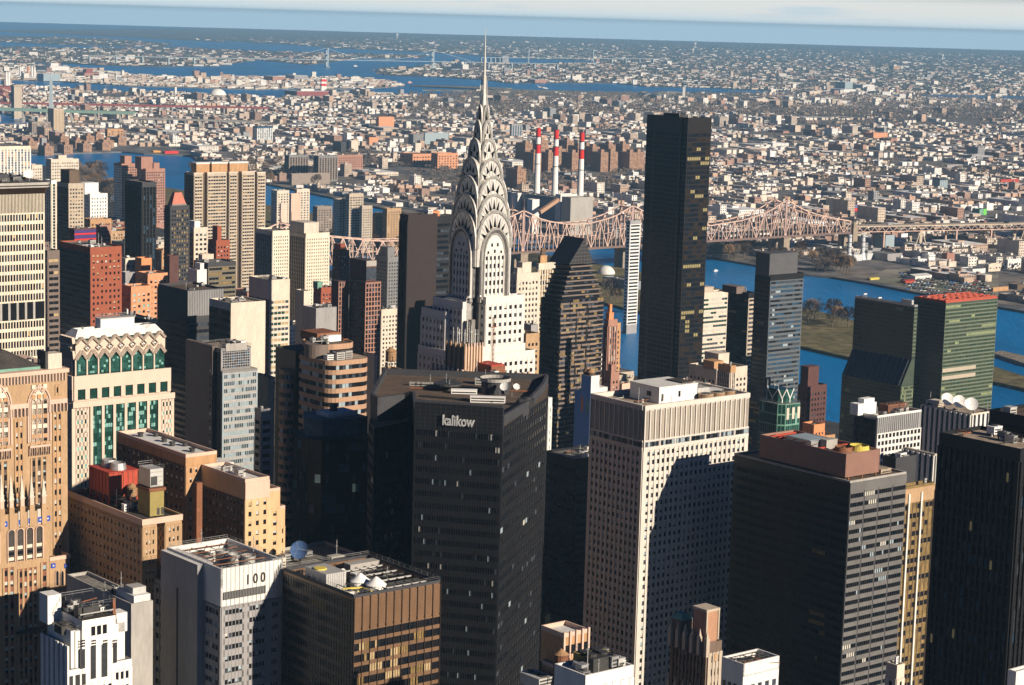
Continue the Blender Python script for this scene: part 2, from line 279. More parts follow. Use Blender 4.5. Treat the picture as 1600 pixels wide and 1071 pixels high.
# ---------------- building kit ----------------
DK = [('glass', 6), ('glass_grey', 2), ('blind', 1)]
MIX = [('glass', 4), ('glass_grey', 2), ('blind', 2), ('blind_blue', 1)]
WARMW = [('glass', 4), ('blind', 2), ('blind_warm', 2)]
DARKW = [('glass', 30), ('glass_grey', 4), ('lit_window', .4), ('glass_blue', 2)]
class Bld:
    def __init__(s, name, label, cat, P, rz=TH, group=None, seed=0, cap=60):
        s.P = P; s.root = empty(name, (P.x, P.y, 0), rz, label, cat, group); s.rz = rz
        s.w = MB(); s.roofmb = MB(); s.items = []; s.rng = random.Random(hash(name) % 1 + seed + int(P.x*7+P.y)); s.cap = cap; s.n = 0
    def world(s, x, y, z=0):
        c, q = math.cos(s.rz), math.sin(s.rz); return Vector((s.P.x+c*x-q*y, s.P.y+q*x+c*y, z))
    def z(s, px, py, x=0, y=0): return at(px, py, s.world(x, y).y).z
    def ux(s, px, x=0, y=0, z=None):
        "local x (along the sunny face) at which column px is met, starting from local point"
        p = s.world(x, y, s.P.z if z is None else z); return x+ext(p, Vector((math.cos(s.rz), math.sin(s.rz), 0)), px)
    def uy(s, px, x=0, y=0, z=None):
        p = s.world(x, y, s.P.z if z is None else z); return y+ext(p, Vector((-math.sin(s.rz), math.cos(s.rz), 0)), px)
    def pick(s, kinds):
        t = s.rng.random()*sum(k[1] for k in kinds)
        for k, w in kinds:
            t -= w
            if t <= 0: return k
        return kinds[-1][0]
    def pane(s, a, b, n0, n1, z0, z1, m, key=None, name='window'):
        s.n += 1
        if m.startswith('blind') and z1-z0 > 1.1 and name == 'window':      # blinds drawn part of the way down
            key = key or ('p', s.n); zm = z1-(z1-z0)*s.rng.choice([.35, .5, .65, .8]); s.items.append((z1, key, name, a, b, n0, n1, z0, zm, 'glass')); z0 = zm
        s.items.append((z1, key, name, a, b, n0, n1, z0, z1, m))
    def fac(s, a, b, z0, z1, nc, nr, wf=.6, hf=.55, pd=.35, sd=.2, wall='limestone', pier=None, span=None, kinds=DK, mode='each', mx=.8, bf=.5, run=0, name=None, skip=0.0, top=0.0):
        """windows, piers and spandrels on the wall a->b. mode: each window a part, 'band' per floor, 'col' per bay"""
        dx, dy = b[0]-a[0], b[1]-a[1]; L = math.hypot(dx, dy); ux, uy = dx/L, dy/L
        pt = lambda t: (a[0]+ux*t, a[1]+uy*t)
        if nc < 1 or nr < 1: return
        bay = (L-2*mx)/nc; fh = (z1-z0)/nr; g = bay*(1-wf)/2
        pier = pier or wall; span = span or wall
        s.w.obox(pt(0), pt(mx+g), 0, pd, z0, z1, pier); s.w.obox(pt(L-mx-g), pt(L), 0, pd, z0, z1, pier)
        if wf < .995:
            for i in range(1, nc): s.w.obox(pt(mx+i*bay-g), pt(mx+i*bay+g), 0, pd, z0, z1, pier)
        lo = fh*(1-hf)*bf; hi = fh*(1-hf)*(1-bf)
        if hf < .995:
            for j in range(nr+1):
                q0 = z0+j*fh-hi if j else z0; q1 = z0+j*fh+lo if j < nr else z1
                if q1-q0 > .01: s.w.obox(pt(mx*.5), pt(L-mx*.5), 0, sd, q0, q1, span)
        runm = None
        for j in range(nr):
            for i in range(nc):
                if run and s.rng.random() < run and runm: m = runm
                else: m = s.pick(kinds)
                runm = m
                if skip and s.rng.random() < skip:
                    s.w.obox(pt(mx+i*bay+g*.9), pt(mx+(i+1)*bay-g*.9), 0, sd*.9, z0+j*fh+lo, z0+(j+1)*fh-hi, span); continue
                key = None if mode == 'each' else ((a, b, j) if mode == 'band' else (a, b, i+1000))
                nm = name or ('window' if mode == 'each' else 'window_band' if mode == 'band' else 'window_column')
                s.pane(pt(mx+i*bay+g*.98), pt(mx+(i+1)*bay-g*.98), .02, .07, z0+j*fh+lo, z0+(j+1)*fh-hi, m, key, nm)
    def parapet(s, poly, z, h=1.2, t=.4, m='limestone', out=0.0):
        n = len(poly)
        for i in range(n): s.roofmb_par.obox(poly[i], poly[(i+1) % n], -t, out, z, z+h, m)
    roofmb_par = None
    def block(s, x0, x1, y0, y1, z0, z1, wall, roof='roof_grey', par=1.2, pm=None, fS=None, fW=None, fE=None, fN=None):
        s.w.prism([(x0, y0), (x1, y0), (x1, y1), (x0, y1)], z0, z1, wall, roof)
        if par: s.ring([(x0, y0), (x1, y0), (x1, y1), (x0, y1)], z1, par, .45, pm or wall)
        for f, a, b in ((fS, (x0, y0), (x1, y0)), (fW, (x0, y1), (x0, y0)), (fE, (x1, y0), (x1, y1)), (fN, (x1, y1), (x0, y1))):
            if f: s.fac(a, b, **f)
    def ring(s, poly, z, h, t, m, out=.0):
        if s.roofmb_par is None: s.roofmb_par = MB()
        n = len(poly)
        for i in range(n):
            a, b = poly[i], poly[(i+1) % n]; L = math.hypot(b[0]-a[0], b[1]-a[1])
            if L < .05: continue
            k = (t*.98)/L if i % 2 else 0
            a2 = (a[0]+(b[0]-a[0])*k, a[1]+(b[1]-a[1])*k); b2 = (b[0]+(a[0]-b[0])*k, b[1]+(a[1]-b[1])*k)
            s.roofmb_par.obox(a2, b2, -t, out, z, z+h+(.004 if i % 2 else 0), m)
    def part(s, name, mb, smooth=False, label=None, kind=None, loc=(0, 0, 0), rz=0):
        o = mb.build(name, s.root, loc, rz, smooth); return tag(o, label, None, None, kind)
    def unit(s, x, y, z, sx, sy, sz, m='duct', name='roof_unit', fan=True, legs=False):
        b = MB(); zz = z+(.8 if legs else 0)
        if legs:
            for ax in (x+.2, x+sx-.5):
                for ay in (y+.2, y+sy-.5): b.box(ax, ax+.3, ay, ay+.3, z, zz, 'metal_dark')
        b.box(x, x+sx, y, y+sy, zz, zz+sz, m); b.box(x-.12, x+sx+.12, y-.12, y+sy+.12, zz+sz, zz+sz+.15, m)
        for k in range(max(1, int(sz/1.0))): b.box(x+.3, x+sx-.3, y-.06, y, zz+.35+k*.9, zz+.8+k*.9, 'metal_dark')
        if fan:
            n = max(1, int(max(sx, sy)/2.6))
            f_ = MB()
            for k in range(n):
                fx = x+sx*(k+.5)/n if sx >= sy else x+sx/2; fy = y+sy/2 if sx >= sy else y+sy*(k+.5)/n
                f_.cyl(fx, fy, zz+sz+.15, zz+sz+.6, min(sx, sy, max(sx, sy)/n)*.36, 'metal_dark', 10)
            o = s.part(name, b); f_.build('fan', o); return o
        return s.part(name, b)
    def tank(s, x, y, z, r=2.2, h=4, m='wood', legs=3.0, cone='wood'):
        b = MB()
        for a in range(4):
            an = math.pi/4+a*math.pi/2; b.bar((x+r*.75*math.cos(an), y+r*.75*math.sin(an), z), (x+r*.7*math.cos(an), y+r*.7*math.sin(an), z+legs), .14, 'metal_dark')
        b.cyl(x, y, z+legs-.25, z+legs, r*1.05, 'metal_dark', 14); b.cyl(x, y, z+legs, z+legs+h, r, m, 14)
        for k in range(4): b.cyl(x, y, z+legs+.4+k*h*.27, z+legs+.5+k*h*.27, r*1.02, 'metal_dark', 14)
        o = s.part('water_tank', b); c = MB(); c.cyl(x, y, z+legs+h, z+legs+h+r*.75, r*1.08, cone, 14, .1); c.build('conical_roof', o); return o
    def pipe(s, pts, r=.25, m='duct', name='roof_pipe'):
        b = MB()
        for p, q in zip(pts, pts[1:]): b.bar(p, q, r, m, 6)
        return s.part(name, b)
    def mast(s, x, y, z, h, r=.12, m='metal'):
        b = MB(); b.bar((x, y, z), (x, y, z+h), r, m, 5); b.bar((x-.5, y, z+h*.7), (x+.5, y, z+h*.7), r*.6, m, 4); b.bar((x, y-.4, z+h*.85), (x, y+.4, z+h*.85), r*.6, m, 4)
        return s.part('antenna', b)
    def dish(s, x, y, z, r=1.6, ang=-2.4, m='white_paint', tilt=.6):
        b = MB(); b0 = MB(); b0.bar((x, y, z), (x, y, z+r*1.1), .14, 'metal', 5); c = Vector((x, y, z+r*1.3)); d = Vector((math.cos(ang)*math.cos(tilt), math.sin(ang)*math.cos(tilt), math.sin(tilt))); q = d.to_track_quat('Z', 'Y')
        rings = []
        for k in range(5):
            rr = r*(k/4); dz = .28*r*(k/4)**2; rings.append([tuple(c+q @ Vector((rr*math.cos(i*math.pi/8), rr*math.sin(i*math.pi/8), dz))) for i in range(16)])
        for k in range(4): b.add(rings[k]+rings[k+1], [(i, (i+1) % 16, (i+1) % 16+16, i+16) for i in range(16)], m)
        tip = tuple(c+d*r*.9)
        for i in (0, 5, 11): b.bar(rings[4][i], tip, .05, 'metal', 3)
        o = s.part('dish', b); b0.build('stand', o); return o
    def rail(s, poly, z, h=1.1, m='metal', step=3.0):
        b = MB(); n = len(poly)
        for i in range(n):
            a, c = poly[i], poly[(i+1) % n]; L = math.hypot(c[0]-a[0], c[1]-a[1])
            b.bar((*a, z+h), (*c, z+h), .05, m, 3); b.bar((*a, z+h*.5), (*c, z+h*.5), .04, m, 3)
            for k in range(int(L/step)): 
                t = k*step/L; b.bar((a[0]+(c[0]-a[0])*t, a[1]+(c[1]-a[1])*t, z), (a[0]+(c[0]-a[0])*t, a[1]+(c[1]-a[1])*t, z+h), .05, m, 3)
        return s.part('railing', b)
    def clutter(s, x0, x1, y0, y1, z, n, big=4.0):
        g = s.rng
        for _ in range(n):
            sx = g.uniform(.25, 1)*big; sy = g.uniform(.25, 1)*big; sz = g.uniform(.8, 2.6)
            if x1-x0 <= sx+.4 or y1-y0 <= sy+.4: continue
            x = g.uniform(x0, x1-sx); y = g.uniform(y0, y1-sy); k = g.random()
            if k < .55: s.unit(x, y, z, sx, sy, sz, g.choice(['duct', 'metal', 'metal_dark', 'grey_mid', 'white_paint']), fan=g.random() < .6, legs=g.random() < .4)
            elif k < .75: 
                b = MB(); b.cyl(x, y, z, z+g.uniform(.8, 2), g.uniform(.3, .9), g.choice(['duct', 'metal_dark']), 10); s.part('roof_vent', b)
            elif k < .9: s.pipe([(x, y, z+.3), (x, y, z+1.1), (min(x1, x+g.uniform(3, 9)), y, z+1.1), (min(x1, x+g.uniform(3, 9)), min(y1, y+g.uniform(1, 6)), z+1.1)], g.uniform(.1, .3), g.choice(['duct', 'metal_dark', 'rust']))
            else: s.mast(x, y, z, g.uniform(3, 8))
    def finish(s, wallname='wall'):
        s.wallo = s.part(wallname, s.w)
        if s.roofmb_par: s.part('parapet', s.roofmb_par)
        groups = {}
        for it in s.items:
            k = it[1] if it[1] is not None else id(it); groups.setdefault(k, []).append(it)
        gl = sorted(groups.values(), key=lambda L: (-L[0][0]*1.0, L[0][3][0])); rest = MB()
        if len(gl) > s.cap:                       # keep the highest ones, which show largest, as parts
            keep, other = gl[:s.cap], gl[s.cap:]
        else: keep, other = gl, []
        for L in keep:
            b = MB()
            for it in L: b.obox(it[3], it[4], it[5], it[6], it[7], it[8], it[9])
            s.part(L[0][2], b)
        for L in other:
            for it in L: rest.obox(it[3], it[4], it[5], it[6], it[7], it[8], it[9])
        if rest.v: s.part('windows', rest, kind='stuff')
        return s
def rect(x0, x1, y0, y1): return [(x0, y0), (x1, y0), (x1, y1), (x0, y1)]
def survey(name, label, cat, cx, cy, lx, rx, d, cap=60, group=None, seed=0, rz=TH):
    P = at(cx, cy, d); B = Bld(name, label, cat, P, rz, group, seed, cap)
    B.W = B.ux(rx); B.D = B.uy(lx); B.H = P.z
    return B
def simple(name, label, cat, cx, cy, lx, rx, d, wall, S=None, Wf=None, roof='roof_grey', cap=60, group=None, par=1.2, pm=None, fh=3.6, bay=3.0, junk=5, top=3.0, ph=None, seed=0, W_=None, D_=None, z0=10):
    """rectangular block read off its roof's near corner and the columns of its left and right ends"""
    B = survey(name, label, cat, cx, cy, lx, rx, d, cap, group, seed)
    if W_: B.W = W_
    if D_: B.D = D_
    H = B.H-par; w, dd = B.W, B.D
    def mkf(f, L):
        if f is None: return None
        f = dict(f); f.setdefault('wall', wall); f['z0'] = z0; f['z1'] = H-top; b_ = f.pop('bay', bay); h_ = f.pop('fh', fh)
        f.setdefault('nc', max(1, round((L-1.6)/b_))); f.setdefault('nr', max(1, round((H-top-z0)/h_))); return f
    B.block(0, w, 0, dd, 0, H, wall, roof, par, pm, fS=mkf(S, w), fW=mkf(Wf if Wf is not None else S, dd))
    if ph:
        for (fx0, fx1, fy0, fy1, h, m) in ph:
            b = MB(); b.prism(rect(w*fx0, w*fx1, dd*fy0, dd*fy1), H, H+h, m, roof); b.box(w*fx0-.15, w*fx1+.15, dd*fy0-.15, dd*fy1+.15, H+h, H+h+.4, m)
            B.part('penthouse', b)
    if junk: B.clutter(.8, w-.8, .8, dd-.8, H, junk, min(4, w*.3))
    return B
# ================= nearest towers =================
def text(s, name, body, size, loc, rx, rz, mat, ext_=.25, off=.0, sx=1.0):
    c = bpy.data.curves.new(name, 'FONT'); c.body = body; c.size = size; c.extrude = ext_; c.offset = off; c.align_x = 'CENTER'; c.align_y = 'CENTER'
    c.materials.append(M(mat)); tmp = bpy.data.objects.new(name+'_curve', c); COL.objects.link(tmp); bpy.context.view_layer.update()
    me = bpy.data.meshes.new_from_object(tmp.evaluated_get(bpy.context.evaluated_depsgraph_get())); bpy.data.objects.remove(tmp); o = bpy.data.objects.new(name, me); link(o, s.root); o.location = loc; o.rotation_euler = (rx, 0, rz); o.scale = (sx, 1, 1); return o
# ---- faceted black tower with the lit name ----
def black_faceted():
    P = at(648, 628, 690); B = Bld('office_tower', 'black faceted glass tower with white lettering near its roof, in the centre foreground', 'tower', P, 0, seed=3, cap=100)
    def g(px, Y, zz=208): 
        p = at(px, 600, Y); r = p.x*1.0; return (r-P.x, Y-P.y)
    def gx(px, py, Y): p = at(px, py, Y); return (p.x-P.x, p.y-P.y)
    A0 = gx(577, 640, 716); A = gx(585, 660, 703); Bq = gx(634, 660, 716); C0 = gx(640, 640, 722); C = gx(648, 628, 690); D = gx(786, 632, 683); E = gx(853, 660, 742); Fq = gx(856, 640, 770); G = gx(600, 640, 770)
    zt = P.z; zl = at(634, 661, 714).z; zr = at(786, 669, 683).z; z0 = 10
    # core in three masses: left wing, centre, right wing
    B.w.prism([A0, A, Bq, C0, (C0[0], G[1]), G], z0, zl, 'charcoal', 'roof_brown')
    B.w.prism([C0, (C[0]-.2, C[1]+30), (C[0], C[1]), D, (D[0]+.5, D[1]+35), (D[0], Fq[1]), (C0[0], G[1])], z0, zl+.5, 'charcoal', 'roof_brown')
    B.w.prism([(D[0]-.1, D[1]+.05), E, Fq, (D[0], Fq[1])], z0, zr, 'charcoal', 'roof_brown')
    rf = zt-5.5
    u0, u1 = gx(579, 625, 722), gx(590, 625, 714)
    top = [u0, u1, gx(632, 625, 722), gx(644, 625, 728), gx(648, 628, 694), gx(786, 632, 686), gx(826, 630, 716), gx(850, 612, 752), gx(856, 605, 772), gx(600, 605, 775)]
    b = MB(); b.prism(top, zl, rf, 'grey_dark', 'roof_brown'); B.part('upper_storey', b)
    b = MB(); n = len(top)
    for i in range(n):
        a, c = top[i], top[(i+1) % n]; b.obox(a, c, -1.0, .03+.005*i, rf-.6, rf+2.2+.006*i, 'grey_dark' if i != 2 else 'black_frame')
    B.part('roof_coping', b)
    b = MB(); b.obox(C, D, -2.0, 0, zl, zt, 'black_panel'); b.obox(C, D, -2.2, .1, zt, zt+.5, 'grey_dark'); B.part('sign_wall', b)
    def grid_lines(a, c, z_lo, z_hi, nv, nh):
        L = math.hypot(c[0]-a[0], c[1]-a[1])
        for i in range(1, nv):
            t = i/nv; p = (a[0]+(c[0]-a[0])*t, a[1]+(c[1]-a[1])*t); q = (p[0]+(c[0]-a[0])/L*.12, p[1]+(c[1]-a[1])/L*.12)
            B.w.obox(p, q, 0, .10, z_lo, z_hi, 'joint')
        for j in range(1, nh): B.w.obox(a, c, 0, .08, z_lo+(z_hi-z_lo)*j/nh, z_lo+(z_hi-z_lo)*j/nh+.12, 'joint')
    kd = [('glass', 30), ('glass_night', 14), ('blind_blue', 1.3), ('blind', .5), ('glass_grey', 2)]
    zf = zl-1.0; zc = at(700, 672, 690).z
    grid_lines(C, D, zc, zt, 17, 7)
    def bands(a, c, ztop, nb, nc, fh=4.05):
        L = math.hypot(c[0]-a[0], c[1]-a[1])
        B.fac(a, c, ztop-nb*fh, ztop, nc, nb, wf=.95, hf=.46, pd=.16, sd=.22, wall='charcoal', span='charcoal', kinds=kd, mode='band', mx=.5, run=.0, bf=1.0)
        grid = int(nc/1)
        for i in range(1, nc):
            t = .5/L+(i/nc)*(L-1)/L; p = (a[0]+(c[0]-a[0])*t, a[1]+(c[1]-a[1])*t); q = (p[0]+(c[0]-a[0])/L*.10, p[1]+(c[1]-a[1])/L*.10)
            B.w.obox(p, q, .1, .27, ztop-nb*fh, ztop, 'black_frame')
    bands(C, D, zc, 38, 34); bands(A, Bq, zf, 36, 14); bands(D, E, zr-1.2, 36, 18); bands(A0, A, zf, 36, 3)
    t_ = text(B, 'sign_letters', 'kalikow', 4.7, ((C[0]+D[0])/2-(D[0]-C[0])*.005, (C[1]+D[1])/2-.75, at(716, 658, 688).z), math.pi/2, math.atan2(D[1]-C[1], D[0]-C[0]), 'sign_white', .35, .09, .74)
    t_.location = ((C[0]+(D[0]-C[0])*.50), C[1]+(D[1]-C[1])*.5-.6, at(716, 657, 688).z)
    # roof plant: round tower, masts, parapet boxes
    c = gx(774, 606, 742); b = MB(); b.cyl(c[0], c[1], rf, rf+4.5, 5.0, 'grey_dark', 24, cap=False); b.cyl(c[0], c[1], rf+4.5, rf+5.6, 5.4, 'concrete', 24, cap=False); b.cyl(c[0], c[1], rf, rf+3.5, 4.7, 'roof_dark', 24); B.part('cooling_drum', b)
    c2 = gx(780, 604, 740); B.dish(c2[0]+2, c2[1]-6, rf+1.5, 1.7, -1.9); B.dish(c2[0]+6, c2[1]-5, rf+2, 1.2, -1.2)
    for px, py, Y, sx_, sy_, h, m in ((705, 612, 738, 9, 2.2, 1.4, 'white_paint'), (690, 606, 752, 5, 3, 2.2, 'metal_dark'), (735, 615, 722, 12, 2, 2.0, 'white_paint'), (812, 622, 716, 5, 4, 2.4, 'grey_dark'), (640, 607, 752, 16, .8, 1.2, 'concrete'), (742, 604, 758, 5, 3, 2, 'duct')):
        q = gx(px, py, Y); B.unit(q[0], q[1], rf, sx_, sy_, h, m, fan=sx_ < 8)
    for px, Y, h in ((697, 745, 6), (702, 742, 4), (672, 748, 5), (758, 750, 7), (800, 735, 5)):
        q = gx(px, 607, Y); B.mast(q[0], q[1], rf, h)
    B.pipe([(*gx(655, 612, 730), rf+.5), (*gx(770, 618, 722), rf+.5)], .35, 'metal_dark'); B.pipe([(*gx(640, 608, 745), rf+.4), (*gx(840, 608, 745), rf+.4)], .3, 'rust')
    c = gx(700, 609, 744); b = MB(); b.cyl(c[0], c[1], rf, rf+2.2, .8, 'metal_dark', 10); b.cyl(c[0], c[1], rf+2.2, rf+2.8, 5.2, 'metal_dark', 18, 5.2); B.part('window_washing_turntable', b)
    B.finish(); return B
black_faceted()
# ---- grey tower with the big street number ----
def numbered():
    B = survey('office_tower', 'pale grey panelled tower with the number 100 on its top band', 'tower', 346, 889, 263, 440, 640, cap=100, seed=4)
    H = B.H; W_ = B.W; D_ = B.D; y1 = B.uy(320); zb = B.z(346, 948); zlo = zb; 
    B.w.prism(rect(0, W_, 0, D_), 10, H-7, 'grey_panel', 'roof_dark'); B.w.prism(rect(-.35, W_+.3, -.35, y1), zb, H-7, 'white_panel'); 
    # top band walls standing round the open well
    b = MB()
    for a, c, k in (((-.4, -.4), (W_+.4, -.4), 0), ((W_+.4, -.4), (W_+.4, D_+.3), 1), ((W_+.4, D_+.3), (-.4, D_+.3), 0), ((-.4, D_+.3), (-.4, -.4), 1)):
        b.obox(a, c, -.8, -.012*k, H-7.2, H-.02*k, 'white_panel')
    B.part('crown_wall', b)
    b = MB()
    n = 14
    for i in range(n+1): x = W_*i/n; b.box(x-.06, x+.06, -.52, -.4, zb, H, 'metal')
    B.part('panel_joints', b)
    b = MB(); x1 = B.ux(414); b.box(0.4, x1, -.62, -.42, B.z(350, 938), B.z(350, 926), 'metal_dark')
    for i in range(26): x = .6+(x1-1)*i/26; b.box(x, x+.22, -.74, -.62, B.z(350, 938), B.z(350, 926), 'grey_mid')
    B.part('louvre_panel', b)
    text(B, 'street_number', '1 0 0', 4.4, (B.ux(398), -.6, B.z(398, 904, B.ux(398), 0)), math.pi/2, 0, 'sign_dark', .12, .03, .8)
    # blank shear slab on the north-west side
    ys = y1; b = MB(); b.prism(rect(-2.6, 3, ys, D_+.2), 10, H-.6, 'grey_panel', 'white_panel'); b.box(-2.75, -2.6, ys+(D_-ys)*.52, ys+(D_-ys)*.56, 10, B.z(300, 940), 'grey_dark'); B.part('blank_slab', b)  # white slab, its unlit grey put into the side colour
    fh = 3.72; zt = zb-.5; nr = int((zt-12)/fh)
    kk = [('glass', 8), ('glass_grey', 3), ('blind_blue', 2), ('blind', 1)]
    xs = [0, W_*.40, W_*.78, W_]
    for q in range(3):
        B.fac((xs[q], 0), (xs[q+1], 0), zt-nr*fh, zt, 5 if q < 2 else 4, nr, wf=.86, hf=.42, pd=.3, sd=.3, wall='grey_panel', kinds=kk, mode='each', mx=1.2, bf=.6)
    B.fac((0, y1-.1), (0, 0), zt-nr*fh, zt, 4, nr, wf=.88, hf=.45, pd=.3, sd=.3, wall='grey_panel', kinds=kk, mode='band', mx=.9)
    # lower wing on the far side
    zl = B.z(250, 908, 0, D_+6); dl = B.uy(240, z=zl); b = MB(); B.w.prism(rect(0.5, W_-1, D_+.25, dl), 10, zl, 'grey_mid', 'roof_dark')
    B.fac((.5, dl), (.5, D_+.3), 12, zl-1.5, 3, int((zl-14)/fh), wf=.8, hf=.45, wall='grey_mid', kinds=kk, mode='band')
    # well
    zr = H-7
    for i, (fx, fy) in enumerate(((.62, .68), (.66, .48), (.78, .36))):
        b = MB(); b.cyl(W_*fx, D_*fy, zr, zr+6.0, 2.1, 'duct', 20, cap=False); b.cyl(W_*fx, D_*fy, zr+6.0, zr+6.5, 2.3, 'metal', 20, cap=False); b.cyl(W_*fx, D_*fy, zr+4.6, zr+4.8, 2.0, 'metal_dark', 20); B.part('cooling_tower', b)
    for (x0, x1_, y0, y1_, h) in ((.08, .25, .1, .35, 3), (.3, .42, .2, .34, 4), (.5, .8, .1, .2, 3), (.1, .3, .5, .8, 4.6), (.35, .5, .7, .9, 5)):
        B.unit(W_*x0, D_*y0, zr, W_*(x1_-x0), D_*(y1_-y0), h, B.rng.choice(['duct', 'metal_dark', 'white_paint']))
    b = MB()
    for k in range(6): y = D_*(k+.5)/6; b.bar((.3, y, H-1), (W_-.3, y, H-1), .16, 'rust', 4)
    for k in range(4): x = W_*(k+.5)/4; b.bar((x, .3, H-1.3), (x, D_-.3, H-1.3), .14, 'metal_dark', 4)
    B.part('well_trusses', b); B.rail(rect(.0, W_, .0, D_), H, 1.2)
    for k in range(4): B.pipe([(W_-.5-k*.7, -.8, zb), (W_-.5-k*.7, -.8, H-1.5-k), (W_-.5-k*.7, 1, H+.3)], .22, 'duct', 'riser_pipe')
    B.unit(W_+.4, 2, H-6, 2.5, 4, 5.5, 'cream'); B.mast(W_*.5, D_-2, H, 5); B.mast(W_*.9, D_*.4, H, 5)
    B.finish(); return B
numbered()
# ---- bronze tower ----
def bronze():
    B = survey('office_tower', 'bronze clad tower with two white cones and yellow pipes in its open roof', 'tower', 553, 935, 443, 688, 622, cap=100, seed=5)
    H, W_, D_ = B.H, B.W, B.D
    B.w.prism(rect(0, W_, 0, D_), 10, H-4, 'bronze', 'roof_dark')
    for (a, c, k) in (((0, 0), (W_, 0), 0), ((W_, 0), (W_, D_), .01), ((W_, D_), (0, D_), 0), ((0, D_), (0, 0), .01)):
        B.w.obox(a, c, -.7, 0-k, H-4.2, H-k, 'bronze')
    zp = B.z(553, 986); nb = 11
    for i in range(nb+1): x = W_*i/nb; B.w.obox((x-.12, 0), (x+.12, 0), 0, .45, 12, H, 'bronze_dark')
    for i in range(nb): 
        b = MB(); x0 = W_*i/nb+.15; x1 = W_*(i+1)/nb-.15; nn = 16
        for k in range(nn): z = zp+.5+(H-.8-zp)*k/nn; b.box(x0, x1, -.16-.06*(k % 2), -.02, z, z+(H-.8-zp)/nn*.8, 'bronze')
        B.part('louvre_panel', b)
    fh = 3.55; nr = int((zp-12)/fh)
    kk = [('glass', 16), ('glass_night', 4), ('blind_warm', 2), ('glass_gold', 3)]
    B.fac((0, 0), (W_, 0), zp-nr*fh, zp, nb*3, nr, wf=.9, hf=.66, pd=.2, sd=.28, wall='bronze', pier='bronze_dark', kinds=kk, mode='band', mx=.15, run=.6)
    B.fac((0, D_), (0, 0), zp-nr*fh, H-1, 27, nr+3, wf=.86, hf=.6, pd=.25, sd=.15, wall='bronze_dark', kinds=[('glass', 20), ('glass_night', 10), ('glass_gold', 1)], mode='band', mx=.2, run=.7)  # unlit side: shade put into a darker bronze
    B.roofmb_par = MB(); B.ring(rect(0, W_, 0, D_), H, .9, .5, 'grey_dark'); B.rail(rect(.3, W_-.3, .3, D_-.3), H+.9, 1.1)
    zr = H-4; w, d = W_, D_
    b = MB(); b.box(w*.05, w*.28, d*.45, d*.75, zr, H+3.2, 'duct'); 
    for k in range(9): b.box(w*.05+k*w*.025, w*.05+k*w*.025+.12, d*.45-.1, d*.45, zr, H+3.2, 'metal')
    b.cyl(w*.12, d*.62, H+3.2, H+3.6, 2, 'yellow_paint', 18); B.part('plant_room', b)
    for fx, fy in ((.42, .42), (.47, .26)):
        b = MB(); b.cyl(w*fx, d*fy, zr, H-.2, 3.0, 'white_paint', 20); b.cyl(w*fx, d*fy, H-.2, H+2.2, 3.3, 'white_paint', 20, .35); B.part('conical_tank', b)
    for k in range(7): y = d*(.15+.1*k); B.pipe([(w*.5, y, H-.6), (w*.97, y, H-.6)], .3, 'metal_dark' if k % 2 else 'duct')
    B.pipe([(w*.12, d*.3, H-.4), (w*.3, d*.25, H-.4), (w*.3, d*.12, H-.4)], .35, 'yellow_paint'); B.pipe([(w*.1, d*.2, H-.8), (w*.22, d*.2, H-.8)], .35, 'yellow_paint')
    b = MB(); b.box(w*.62, w*.97, d*.80, d*.90, zr, H+.6, 'concrete'); B.part('plant_room', b)
    b = MB()
    for k in range(9): b.bar((w*(.08+.1*k), .6, H-.5), (w*(.08+.1*k), d-.6, H-.5), .16, 'metal_dark', 4)
    B.part('well_trusses', b); B.clutter(w*.3, w*.95, d*.5, d*.78, zr+1, 8, 4); B.clutter(w*.05, w*.4, d*.08, d*.3, zr+1, 5, 3)
    B.dish(w*.30, d*.52, H+1, 1.0, -2.2)
    B.finish()
    return B
bz = bronze()
mk('dish_blue', (.06,.12,.26))  # blue darkened, the dish's shade is put into its colour
def annex():   # roof terrace between the bronze tower and the black one, with the blue dish
    B = survey('office_annex', 'low grey roof with a blue satellite dish behind the bronze tower', 'building', 445, 882, 400, 575, 690, cap=40, seed=6)
    H = B.H-3; B.H = H; B.block(0, B.W, 0, B.D+8, 10, H, 'grey_mid', 'roof_grey', 1.0, 'concrete'); B.dish(B.W*.35, B.D*.5, H, 3.2, -2.5, 'dish_blue', .5); B.clutter(1, B.W-1, 1, B.D, H, 6, 4)
    B.unit(B.W*.6, 2, H, 9, 3, 2, 'concrete', fan=False); B.finish()
annex()
